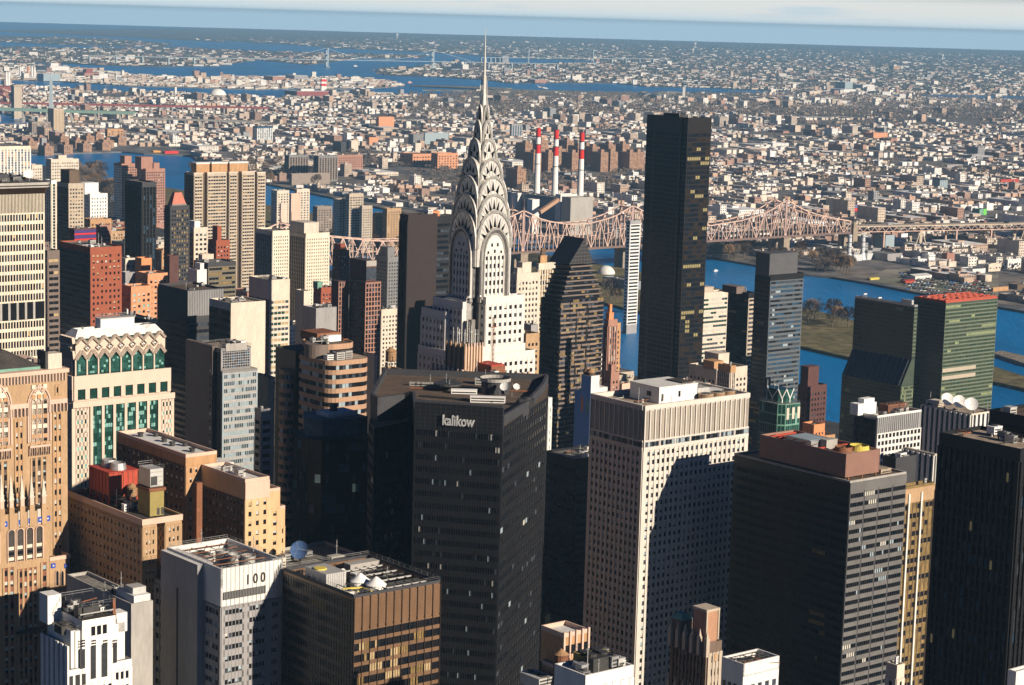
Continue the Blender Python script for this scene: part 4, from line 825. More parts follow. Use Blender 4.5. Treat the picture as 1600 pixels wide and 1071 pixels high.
def hotel():
    B = survey('brick_hotel', 'long tan brick block with rows of windows and a red cooling tower on its roof', 'building', 223, 817, 108, 284, 690, cap=100, seed=12)
    H, W_, D_ = B.H, B.W, B.D; m = 'gold_brick'; wk = [('glass', 4), ('blind', 3), ('blind_warm', 1)]
    xr = B.ux(245); xn = B.ux(258)
    B.w.prism(rect(0, xr, 0, D_), 10, H, m, 'roof_dark'); B.w.prism(rect(xr, xn, 5, D_), 10, H-.4, m, 'roof_dark'); B.w.prism(rect(xn, W_, 0, D_), 10, H, m, 'roof_dark')
    fh = 3.3; nr = int((H-2-12)/fh)
    B.fac((0, 0), (xr, 0), H-2-nr*fh, H-2, 3, nr, wf=.42, hf=.45, pd=.25, wall=m, kinds=wk); B.fac((xn, 0), (W_, 0), H-2-nr*fh, H-2, 3, nr, wf=.42, hf=.45, pd=.25, wall=m, kinds=wk)
    B.fac((0, D_), (0, 0), H-2-nr*fh, H-2, 19, nr, wf=.42, hf=.45, pd=.25, wall='gold_brick', kinds=wk); B.fac((xn, 5), (xn, 0), H-2-nr*fh, H-2, 1, nr, wf=.3, hf=.4, pd=.2, wall=m, kinds=wk)
    b = MB(); b.box(-.4, W_+.2, -.4, 0, H-.9, H+1.1, 'salmon_stone'); b.box(-.4, 0, 0, D_, H-.9, H+1.1, 'salmon_stone'); b.box(W_-.4, W_+.2, 0, D_, H, H+1.1, m); b.box(0, W_, D_-.4, D_, H, H+1.1, m); B.part('cornice', b)
    xa = B.ux(133, 0, D_*.72); 
    def tower(fy, px0, px1, h0, h1):
        y = D_*fy; p0 = 3; b = MB(); x0 = 3; x1 = 14; y0, y1_ = y, y+14
        b.box(x0, x1, y0, y1_, H+h0, H+h1, 'red_paint'); 
        for k in range(7): yy = y0+(y1_-y0)*k/6; b.box(x0-.15, x0, yy-.1, yy+.1, H+h0, H+h1, 'rust'); xx = x0+(x1-x0)*k/6; b.box(xx-.1, xx+.1, y0-.15, y0, H+h0, H+h1, 'rust')
        b.box(x0-.3, x1+.3, y0-.3, y1_+.3, H+h1, H+h1+.3, 'red_paint'); b.box(x0, x1, y0, y1_, H+h0-.5, H+h0, 'rust')
        for ax in (x0, x1-.5):
            for k in range(4): ay = y0+(y1_-.5-y0)*k/3; b.box(ax, ax+.5, ay, ay+.5, H, H+h0-.5, 'red_paint')
        for k in range(3): b.bar((x0+.2, y0+(y1_-y0)*k/3, H), (x0+.2, y0+(y1_-y0)*(k+1)/3, H+h0-.6), .15, 'red_paint', 4)
        for fy_ in (.27, .73): b.cyl((x0+x1)/2, y0+(y1_-y0)*fy_, H+h1+.3, H+h1+2.6, 2.9, 'metal', 18, 2.5, False); b.cyl((x0+x1)/2, y0+(y1_-y0)*fy_, H+h1+.6, H+h1+.8, 2.6, 'metal_dark', 18)
        B.part('red_cooling_tower', b)
    tower(.55, 0, 0, 3.5, 11)
    x0, x1 = W_*.42, W_*.78; y0, y1_ = D_*.12, D_*.12+8
    b = MB(); b.box(x0, x1, y0, y1_, H, H+8.5, 'yellow_brick'); b.box(x0-.5, x1+.5, y0-.5, y1_+.5, H+8.5, H+9.5, 'rust'); b.box((x0+x1)/2, (x0+x1)/2+1, y0-.1, y0, H+.3, H+2.6, 'metal_dark'); b.box((x0+x1)/2+1.6, (x0+x1)/2+2.6, y0-.1, y0, H+.3, H+2.6, 'metal_dark'); B.part('lift_house', b)
    b = MB(); b.box(x0+.2, x1-.2, y0+.2, y1_-.2, H+9.9, H+16, 'duct'); b.box(x0+.4, x1-2.5, y0+.1, y0+.2, H+10.5, H+13.5, 'metal_dark')
    for k in range(4): b.box(x0+.2, x1-.2, y0+.12, y0+.2, H+10+k*1.6, H+10.3+k*1.6, 'metal')
    B.part('air_handler', b); B.rail(rect(x0, x1, y0, y1_), H+16, 1.3)
    B.clutter(2, W_-2, D_*.3, D_*.52, H, 12, 3.5); B.clutter(2, W_-2, D_*.8, D_*.97, H, 6, 3); B.pipe([(4, D_*.5, H+1), (W_*.8, D_*.5, H+1)], .3, 'red_paint'); B.tank(W_*.7, D_*.5, H, 1.8, 3); B.finish()
mk('peach_brick', (.60,.40,.22), streak=1, var=.1); mk('yellow_brick', (.30,.24,.08), var=.15, scale=.5)
hotel()
def stepped_hotel():
    B = survey('brick_hotel', 'stepped peach and tan brick block with white flat roof terraces beyond the red cooling tower', 'building', 383, 757, 262, 446, 705, cap=90, seed=13)
    W_, D_ = B.W, B.D; z = lambda px, py: B.z(px, py, B.ux(px), 0); wk = [('glass', 4), ('blind', 3), ('blind_warm', 1)]
    x1, x2, x3, x4 = B.ux(421), B.ux(438), B.ux(442), W_; z0_, z1, z2, z3 = z(400, 752), z(428, 768), z(436, 780), z(444, 795); fh = 3.4
    tops = [(0, x1, z0_, 8), (x1, x2, z1, 6), (x2, x4, z3, 4)]
    for (a, c, zt, n) in tops:
        m = 'peach_brick'; B.w.prism(rect(a, c, 0, D_*.55), 10, zt, m, 'roof_white'); nr = int((zt-8-12)/fh); nc = max(1, round((c-a)/3.6)); B.fac((a, 0), (c, 0), zt-6-nr*fh, zt-6, nc, nr, wf=.4, hf=.48, pd=.25, wall=m, kinds=wk, mx=.4)
        B.ring(rect(a, c, 0, D_*.55), zt, 1.1, .4, 'salmon_stone')
    B.w.obox((0, 0), (x1, 0), 0, .3, z0_-6, z0_, 'salmon_stone'); B.ring(rect(0, 4, 0, 4), z0_+1.2, .01, .2, 'salmon_stone')
    nr = int((z0_-8-12)/fh); B.fac((0, D_*.55), (0, 0), z0_-6-nr*fh, z0_-6, 12, nr, wf=.4, hf=.48, pd=.25, wall='dark_brick', kinds=wk, mx=.4)  # wall away from the sun, shade put into a darker brick colour
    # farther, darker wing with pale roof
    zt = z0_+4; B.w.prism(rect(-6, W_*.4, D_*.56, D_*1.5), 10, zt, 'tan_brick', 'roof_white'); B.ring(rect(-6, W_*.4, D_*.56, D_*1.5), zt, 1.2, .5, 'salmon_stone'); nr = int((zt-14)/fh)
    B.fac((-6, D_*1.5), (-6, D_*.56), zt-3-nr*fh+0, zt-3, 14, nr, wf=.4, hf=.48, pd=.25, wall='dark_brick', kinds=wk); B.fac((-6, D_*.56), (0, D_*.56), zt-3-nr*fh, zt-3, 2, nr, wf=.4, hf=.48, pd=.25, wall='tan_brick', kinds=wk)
    for (fx, fy) in ((.05, .7), (.25, .9), (.1, 1.1), (.25, 1.3), (-.05, 1.35), (.02, .95)): b = MB(); b.cyl(W_*fx, D_*fy, zt, zt+1.1, .9, 'metal_dark', 12); b.cyl(W_*fx, D_*fy, zt+1.1, zt+1.5, 1.2, 'roof_dark', 12); B.part('roof_vent', b)
    b = MB(); b.box(W_*.5, W_*.9, D_*.6, D_*.9, 10, z1+1, 'dark_brick'); b.box(W_*.55, W_*.95, D_*.62, D_*.8, z1+1, z1+4, 'roof_white'); B.part('rear_block', b)
    B.clutter(W_*.05, W_*.5, D_*.1, D_*.5, z0_, 8, 3); b = MB()
    for k in range(5): yy = D_*.60+k*1.2
    x = -8.5
    b.box(x-1, x+1.2, D_*.30, D_*.30+1.8, 10, z0_-2, 'rust')
    for k in range(40): zq = 14+k*3.5; b.box(x-1.3, x+1.5, D_*.30-.3, D_*.30+2.1, zq, zq+.3, 'rust')
    B.part('lift_hoist', b); B.finish()
stepped_hotel()
def deco_white():
    B = survey('office_tower', 'white art deco stone tower with tall slot windows and crowded roof plant, bottom left', 'tower', 108, 992, 66, 206, 520, cap=90, seed=14)
    W_, D_ = B.W, B.D; H = B.H; m = 'white_brick'; z = lambda px, py: B.z(px, py, B.ux(px), 0)
    xa, xb, xc = B.ux(128), B.ux(180), B.ux(198); zt = z(140, 968); z2 = z(192, 975); z3 = H
    B.w.prism(rect(0, W_, 0, D_), 10, z(203, 1030), m, 'roof_grey'); B.w.prism(rect(1.0, xc, 1.0, D_-1), 10, H+.5, m, 'roof_grey'); B.w.prism(rect(xa-1.5, xb+1.2, .6, D_*.9), 10, z2, m, 'roof_dark'); B.w.prism(rect(xa, xb, -.2, D_*.8), 10, zt, m, 'roof_dark')
    b = MB()
    for (p0, p1) in ((142, 148), (151, 157), (160, 166)): b.box(B.ux(p0), B.ux(p1), -.35, -.2, z(150, 992), z(150, 978), 'glass')
    B.part('window', b)
    for (p0, p1, ya, yb) in ((125, 132, 1015, 1045), (141, 149, 1010, 1061), (158, 167, 1007, 1058), (176, 182, 1005, 1036), (118, 124, 1055, 1085), (128, 133, 1053, 1071), (108.5, 113, 1057, 1090)):
        b = MB(); x0, x1 = B.ux(p0), B.ux(p1); y = -.2 if p0 > 135 and p1 < 175 else (.6 if p0 < 175 and p0 > 124 else .0); y = -.2 if p0 > 130 and p1 < 181 else y; zt_, zb_ = z(p0, ya), z(p0, yb); b.box(x0, x1, -.33, -.2 if y < 0 else 1.0, zb_, zt_, 'glass_grey')
        for k in range(5): b.box(x0+(x1-x0)*k/5, x0+(x1-x0)*k/5+.12, -.42, -.33, zb_, zt_, 'metal_dark')
        B.part('slot_window', b)
    b = MB()
    for pc in (128, 145, 163, 178):
        for i in range(3):
            for j in range(3): x = B.ux(pc+i*2.6-3); b.box(x, x+.35, -.33, -.2, z(pc, 1000)-j*.7-.4, z(pc, 1000)-j*.7, 'glass')
    B.part('vent_openings', b)
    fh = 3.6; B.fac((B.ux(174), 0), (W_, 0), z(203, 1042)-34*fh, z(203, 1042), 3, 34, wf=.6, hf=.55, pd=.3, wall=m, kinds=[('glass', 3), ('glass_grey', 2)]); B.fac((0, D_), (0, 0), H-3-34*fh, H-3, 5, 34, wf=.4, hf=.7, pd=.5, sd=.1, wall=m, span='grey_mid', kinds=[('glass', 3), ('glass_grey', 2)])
    B.fac((xa, -.2), (xb, -.2), z(150, 1066)-30*fh, z(150, 1066), 4, 30, wf=.5, hf=.5, pd=.3, wall=m, kinds=[('glass', 3), ('glass_grey', 2)])
    b = MB(); b.box(-.3, 3.5, D_*.75, D_+1, H, H+7.5, m); B.part('corner_pylon', b)
    b = MB(); b.box(xb, xb+.8, 1.2, 2.0, H-4, H+7, 'rust'); b.box(xb+.9, xb+4, 1, 5, H-2, H+3, m); B.part('chimney', b)
    zr = zt; 
    for k in range(22): 
        x = B.rng.uniform(xa-.5, xb-2.5); y = B.rng.uniform(1, D_*.8); B.unit(x, y, zr-.2 if y < D_*.78 else H, B.rng.uniform(.8, 3), B.rng.uniform(.8, 2.6), B.rng.uniform(.6, 2.8), B.rng.choice(['white_paint', 'duct', 'metal', 'metal_dark']), fan=B.rng.random() < .5, legs=B.rng.random() < .5)
    for k in range(6): y = 1+k*D_*.12; B.pipe([(xa, y, zr+1.2), (xb, y, zr+1.2+(k % 2))], .18, ['duct', 'metal_dark', 'rust'][k % 3])
    B.rail(rect(xa, xb, 0, D_*.8), zr+3.2, 1.2); B.rail(rect(xa-1, xb+1, .8, D_*.9), z2, 1.2); B.unit(-.2, D_*.25, H-1, 4, 4, 2, 'metal_dark'); B.finish()
deco_white()
def low_left():
    P = at(205, 949, 640); B = Bld('low_building', 'flat grey roofed low building between the brown gothic tower and the tower numbered 100', 'building', P, TH, seed=15, cap=30)
    H = P.z; W_ = B.ux(239); DD = B.uy(104); B.w.prism(rect(0, W_, 0, DD), 10, H, 'concrete', 'roof_grey'); B.ring(rect(0, W_, 0, DD), H, 1.0, .5, 'concrete')
    for k in range(3): b = MB(); x = W_*.3+k*1.5; y = DD*.35; b.bar((x, y, H), (x, y, H+3), .15, 'metal', 5); b.bar((x, y, H+3), (x-1.2, y-.5, H+3.6), .15, 'metal', 5); B.part('gooseneck_vent', b)
    b = MB(); b.box(W_*.2, W_*.95, 1, 12, H, H+3, 'roof_white'); b.box(W_*.3, W_*.9, 3, 8, H+3, H+5, 'duct'); B.part('plant_room', b); B.clutter(1, W_-1, 12, DD*.5, H, 6, 2.5); B.finish()
low_left()
# ================= middle distance =================
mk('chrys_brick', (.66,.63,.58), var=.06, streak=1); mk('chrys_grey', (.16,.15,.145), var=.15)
def arch_profile(w, z0, zs, zt, n=9):
    pts = [(-w/2, z0), (-w/2, zs)]
    for i in range(1, n): a = math.pi*i/n; pts.append((-w/2*math.cos(a), zs+(zt-zs)*math.sin(a)**.82))
    pts += [(w/2, zs), (w/2, z0)]; return pts
def crown_tower():
    P = at(742, 470, 930); B = Bld('skyscraper', 'white brick skyscraper with a steel sunburst arch crown and needle spire', 'skyscraper', P, TH, seed=20, cap=100)
    s = 3350/930; px1 = lambda px: B.ux(px, 0, 0, 212); H = P.z    # terrace level with the corner ornaments
    R_ = 20.6; cx = cy = R_/2; wb = 'chrys_brick'; wk = [('glass', 5), ('glass_grey', 2), ('blind', 1)]
    # shaft below the crown, corners notched
    zt = B.z(742, 372); n4 = 3.0
    def cross(e, z0, z1, m, roof='roof_grey', nt=3.0):
        a, c = -e, R_+e; poly = [(a+nt, a), (c-nt, a), (c-nt, a+nt), (c, a+nt), (c, c-nt), (c-nt, c-nt), (c-nt, c), (a+nt, c), (a+nt, c-nt), (a, c-nt), (a, a+nt), (a+nt, a+nt)]
        B.w.prism(poly, z0, z1, m, roof)
    cross(-.4, 120, B.z(742, 400), wb); fh = 3.7; e0 = .4
    ztop = B.z(742, 398); nr = int((ztop-H+70)/fh)
    def shaft_face(a, b_):
        # white piers with three dark window columns of two windows
        B.fac(a, b_, ztop-nr*fh, ztop, 5, nr, wf=.55, hf=.55, pd=.45, sd=.12, wall=wb, span='chrys_brick', kinds=wk, mx=1.3)
    shaft_face((3.4, .1), (R_-3.4, .1)); shaft_face((.1, R_-3.4), (.1, 3.4))
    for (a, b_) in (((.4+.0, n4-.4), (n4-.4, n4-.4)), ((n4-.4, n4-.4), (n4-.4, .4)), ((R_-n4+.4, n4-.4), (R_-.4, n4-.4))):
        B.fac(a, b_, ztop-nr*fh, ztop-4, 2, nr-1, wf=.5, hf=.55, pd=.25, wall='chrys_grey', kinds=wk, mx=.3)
    # masonry arch of each face
    def face_arch(w, zs, zt_, off, thick, m, n=11, z0=None, sides=(0, 1, 2, 3)):
        "an arch band standing on the sunny and the north-west face (and their backs)"
        b = MB(); pr = arch_profile(w, z0 or zs, zs, zt_, n); pi_ = arch_profile(w-2*thick, z0 or zs, zs, zt_-thick*1.2, n)
        for side in sides:
            def q(t, o, z):
                if side == 0: return (cx+t, -o, z)
                if side == 1: return (-o, cy-t, z)
                if side == 2: return (cx-t, R_+o, z)
                return (R_+o, cy+t, z)
            k = len(pr)
            for i in range(k-1):
                a, c, a2, c2 = pr[i], pr[i+1], pi_[i], pi_[i+1]
                b.add([q(a[0], off, a[1]), q(c[0], off, c[1]), q(c2[0], off, c2[1]), q(a2[0], off, a2[1]), q(a[0], off-1.2, a[1]), q(c[0], off-1.2, c[1]), q(c2[0], off-1.2, c2[1]), q(a2[0], off-1.2, a2[1])],
                      [(0, 1, 2, 3), (3, 2, 1, 0), (0, 4, 5, 1), (2, 6, 7, 3)], m)
        return b
    # vaulted tiers: two crossing barrel vaults per tier
    def vault(w, zs, zt_, L, m, mf, z0=None):
        b = MB(); pr = arch_profile(w, z0 or zs, zs, zt_, 14); k = len(pr)
        for axis in (0, 1):
            def q(t, o, z): return (cx+t, cy+o, z) if axis == 0 else (cx+o, cy+t, z)
            A = [q(t, -L/2, z) for t, z in pr]; C = [q(t, L/2, z) for t, z in pr]
            b.add(A+C, [(i, i+1, i+1+k, i+k) for i in range(k-1)], m); b.add(A, [tuple(range(k))], mf); b.add(C, [tuple(range(k))], mf)
        return b
    def fan(w, zs, zt_, L, ntri, m='chrome'):
        "raised rim, ribs and triangular lights on the four tier fronts"
        b = MB()
        for side in range(4):
            def q(t, o, z):
                if side == 0: return (cx+t, cy-L/2-o, z)
                if side == 1: return (cx-L/2-o, cy-t, z)
                if side == 2: return (cx-t, cy+L/2+o, z)
                return (cx+L/2+o, cy+t, z)
            outer = arch_profile(w+.5, zs-1, zs, zt_+.3, 14); inner = arch_profile(w-1.5, zs-1, zs, zt_-1.0, 14)
            for i in range(len(outer)-1):
                a, c, a2, c2 = outer[i], outer[i+1], inner[i], inner[i+1]
                b.add([q(a[0], .45, a[1]), q(c[0], .45, c[1]), q(c2[0], .45, c2[1]), q(a2[0], .45, a2[1]), q(a[0], -.3, a[1]), q(c[0], -.3, c[1]), q(c2[0], 0, c2[1]), q(a2[0], 0, a2[1])], [(0, 1, 2, 3), (3, 2, 1, 0), (0, 4, 5, 1), (2, 6, 7, 3)], m)
            for i in range(ntri):
                a = math.pi*(i+.5)/ntri*.86+math.pi*.07; r0, r1 = .56, .88; da = math.pi/ntri*.21
                def P2(r, an): return (-w/2*r*math.cos(an), zs+(zt_-zs-.6)*r*math.sin(an)**.9)
                p1 = P2(r0, a-da*1.5); p2 = P2(r0, a+da*1.5); p3 = P2(r1, a)
                b.add([q(p1[0], .14, p1[1]), q(p2[0], .14, p2[1]), q(p3[0], .14, p3[1])], [(0, 1, 2), (2, 1, 0)], 'glass')
            for i in range(ntri+1):
                a = math.pi*i/ntri*.86+math.pi*.07; p1 = (-w/2*.2*math.cos(a), zs+(zt_-zs)*.2*math.sin(a)); p2 = (-w/2*.93*math.cos(a), zs+(zt_-zs-.6)*.93*math.sin(a)**.85); b.bar(q(p1[0], .1, p1[1]), q(p2[0], .1, p2[1]), .16, m, 4)
        return b
    zp = lambda y: B.z(742, y)
    #        width, spring, top, length
    zA = zp(362)
    tiers = [(19.0, zp(386), zp(331), 20.0, 7), (17.6, zp(356), zp(305), 18.2, 7), (15.6, zp(326), zp(277), 16.0, 5), (12.6, zp(292), zp(249), 13.0, 5), (8.6, zp(260), zp(219), 9.0, 3), (5.2, zp(232), zp(190), 5.8, 3), (3.2, zp(206), zp(166), 3.6, 1)]
    # lower corners: curved steel shoulders behind the masonry arches
    for k, (w, zs, zt_, L, nt_) in enumerate(tiers):
        o = B.part('crown_tier', vault(w, zs, zt_, L, 'chrome', 'chrome', z0=zs-9 if k < 1 else zs-16), smooth=False)
        f = fan(w, zs, zt_, L, nt_).build('sunburst', o)
    # masonry niche arches with grey reveals
    for (w, top, off, th_, m) in ((15.6, 357, .95, .8, 'chrome'), (14.0, 361, .7, .8, 'chrome_dark'), (12.6, 365, .4, .8, 'chrome')):
        for sd_ in range(4): B.part('stone_arch', face_arch(w, zp(410), zp(top), off, th_, m, z0=H-24 if m == wb else H+1, sides=(sd_,)))
    b = MB()
    pr = arch_profile(11.2, zp(402), zp(402), zp(369), 11)
    for side in (0, 1, 2, 3):
        def q(t, o, z):
            return [(cx+t, -o, z), (-o, cy-t, z), (cx-t, R_+o, z), (R_+o, cy+t, z)][side]
        b.add([q(t, .15, z) for t, z in pr], [tuple(range(len(pr)))[::-1]], wb); b.add([q(t, -2.0, z) for t, z in pr], [tuple(range(len(pr)))[::-1]], wb)
        for (t, y) in ((-1.6, 384), (1.6, 384), (0, 394), (-3.6, 396), (3.6, 396)): b.add([q(t-.5, .2, zp(y)-.9), q(t+.5, .2, zp(y)-.9), q(t+.5, .2, zp(y)+.6), q(t-.5, .2, zp(y)+.6)], [(0, 1, 2, 3), (3, 2, 1, 0)], 'glass')
    B.part('niche_panel', b)
    # needle
    b = MB(); zs_ = zp(200)
    prof = [(2.9, zp(235)), (2.3, zp(215)), (1.8, zp(190)), (1.3, zp(168)), (.9, zp(148)), (.62, zp(120)), (.36, zp(85)), (.07, zp(43))]
    for (r0, z0), (r1, z1) in zip(prof, prof[1:]): b.cyl(cx, cy, z0, z1, r0, 'chrome', 8, r1)
    for a in range(4):
        an = a*math.pi/2+math.pi/4; c_, s_ = math.cos(an), math.sin(an)
        for (r0, z0), (r1, z1) in zip(prof[:5], prof[1:6]): b.bar((cx+c_*(r0+.5), cy+s_*(r0+.5), z0), (cx+c_*(r1+.3), cy+s_*(r1+.3), z1), .28, 'chrome', 4)
    B.part('spire', b)
    # terrace, corner eagles
    b = MB()
    for (x, y, ax, ay) in ((n4-1.0, -1.2, -.4, -1), (-1.2, n4-1.0, -1, -.4), (R_-n4+.8, -1.2, .4, -1)):
        b = MB(); b.prism(rect(x-.9, x+.9, y-.9, y+1.4), H-.8, H+1.4, 'chrome_dark', 'chrome', rect(x-.5, x+.5, y-.6, y+1)); b.cyl(x, y, H+1.2, H+2.4, .9, 'chrome', 8, .4); b.bar((x, y, H+1.6), (x+ax*2.4, y+ay*2.4, H+1.3), .4, 'chrome', 5); b.bar((x+ax*2.4, y+ay*2.4, H+1.3), (x+ax*3.0, y+ay*3.0, H+.7), .22, 'chrome', 4); B.part('eagle_gargoyle', b)
    cross(2.6, 60, H, wb, 'roof_tan', 5.2)
    # lower shaft and shoulders: sunny shoulder to the right, cooler one to the left
    nr2 = int((H-18-100)/fh)
    xr = B.ux(820, 0, 0, H-2)
    def mass(x0, x1, y0, y1, z1, ncS, ncW, wf=.52):
        B.w.prism(rect(x0, x1, y0, y1), 60, z1, wb, 'roof_tan'); n = int((z1-3-70)/fh)
        if ncS: B.fac((x0, y0), (x1, y0), z1-2.4-n*fh, z1-2.4, ncS, n, wf=wf, hf=.46, pd=.3, sd=.15, wall=wb, kinds=wk, mx=.8)
        if ncW: B.fac((x0, y1), (x0, y0), z1-2.4-n*fh, z1-2.4, ncW, n, wf=wf, hf=.46, pd=.3, sd=.15, wall=wb, kinds=wk, mx=.8)
        B.ring(rect(x0, x1, y0, y1), z1, .9, .4, wb)
    xs0 = 2.6; mass(xs0, R_+3.6, -4.6, 0, B.z(760, 468, xs0, -4.5), 7, 1); mass(-4.6, R_+3, 2.6, R_+3.6, B.z(742, 476, -2.2, 1), 0, 7)
    mass(-7, -1, R_-9, R_+9, B.z(690, 488, -5.5, R_-4), 1, 6); mass(-2, R_+3.4, -6.5, -4, B.z(742, 545, 0, -6), 10, 2)
    mass(R_+3.6, R_+6.5, 0, R_, B.z(815, 545, R_+3, 0), 2, 0); mass(-9, R_+7, -9, R_+8, B.z(742, 560, -9, -9), 12, 12)
    b = MB(); b.box(-3.4, -1.4, -2.4, 0, H-30, H-8, 'chrome_dark'); 
    for k in range(5): b.bar((-6-k*.5, 10+k, H-14), (-6-k*.5, 10+k, H-14+2), .1, 'metal', 4)
    o = B.part('buttress', b); B.finish()
crown_tower()
def buttress_top():
    B = survey('skyscraper', 'brown art deco tower top ringed by ribbed buttresses in front of the steel crowned skyscraper', 'skyscraper', 764, 590, 676, 826, 815, cap=60, seed=21)
    W_, D_ = B.W, B.D; H = B.H; m = 'gold_brick'; B.w.prism(rect(0, W_, 0, D_), 20, H-2, m, 'roof_brown')
    for (a, c, L) in (((0, 0), (W_, 0), W_), ((0, D_), (0, 0), D_)):
        n = int(L/2.6); dx, dy = (c[0]-a[0])/L, (c[1]-a[1])/L
        for k in range(n+1):
            t = L*k/n; p = (a[0]+dx*(t-.55), a[1]+dy*(t-.55)); q = (a[0]+dx*(t+.55), a[1]+dy*(t+.55)); b = MB(); b.obox(p, q, 0, 1.5, 60, H-5, m); b.obox(p, q, 0, 1.0, H-5, H-1.8, m); b.obox(p, q, -.4, .6, H-1.8, H+.6, 'salmon_stone'); B.part('buttress', b)
    B.fac((0, 0), (W_, 0), H-92, H-7, int(W_/2.6), 24, wf=.45, hf=.5, wall=m, pd=.3, kinds=WARMW); B.fac((0, D_), (0, 0), H-92, H-7, int(D_/2.6), 24, wf=.45, hf=.5, wall='dark_brick', pd=.3, kinds=WARMW, mode='band')  # north-west face darkened, its shade put into the brick colour
    x0, x1, y0, y1 = W_*.04, W_*.46, D_*.45, D_*.78; z1 = B.z(720, 542, x0, y0); b = MB(); b.prism(rect(x0, x1, y0, y1), H-2, z1, m, 'roof_brown')
    for k in range(7): x = x0+(x1-x0)*k/6; b.box(x-.25, x+.25, y0-.5, y0, H-2, z1+1.2, 'salmon_stone')
    for k in range(5): y = y0+(y1-y0)*k/4; b.box(x0-.5, x0, y-.25, y+.25, H-2, z1+1.2, m)
    B.part('upper_stage', b)
    for k in range(10): B.mast(x0+(x1-x0)*B.rng.random(), y0+(y1-y0)*B.rng.random(), z1, B.rng.uniform(4, 9), .14, B.rng.choice(['white_paint', 'metal']))
    b = MB(); b.box(W_*.35, W_*.7, D_*.2, D_*.5, H-2, H+2.5, 'rust'); b.box(W_*.36, W_*.69, D_*.21, D_*.49, H+2.5, H+3, 'red_paint'); B.part('roof_plant', b)
    b = MB(); x, y = W_*.8, D_*.5
    for (ax, ay) in ((0, 0), (.9, 0), (0, .9), (.9, .9)): b.bar((x+ax, y+ay, H-2), (x+ax*.6+.2, y+ay*.6+.2, H+20), .12, 'rust', 4)
    for k in range(9): b.bar((x, y, H+2*k), (x+.9, y, H+2*k+2), .08, 'rust', 3)
    b.box(x-1, x+2, y, y+.3, H+16, H+16.3, 'rust'); B.part('lattice_mast', b); B.clutter(1, W_*.9, 1, D_*.4, H-2, 8, 3); B.finish()
buttress_top()
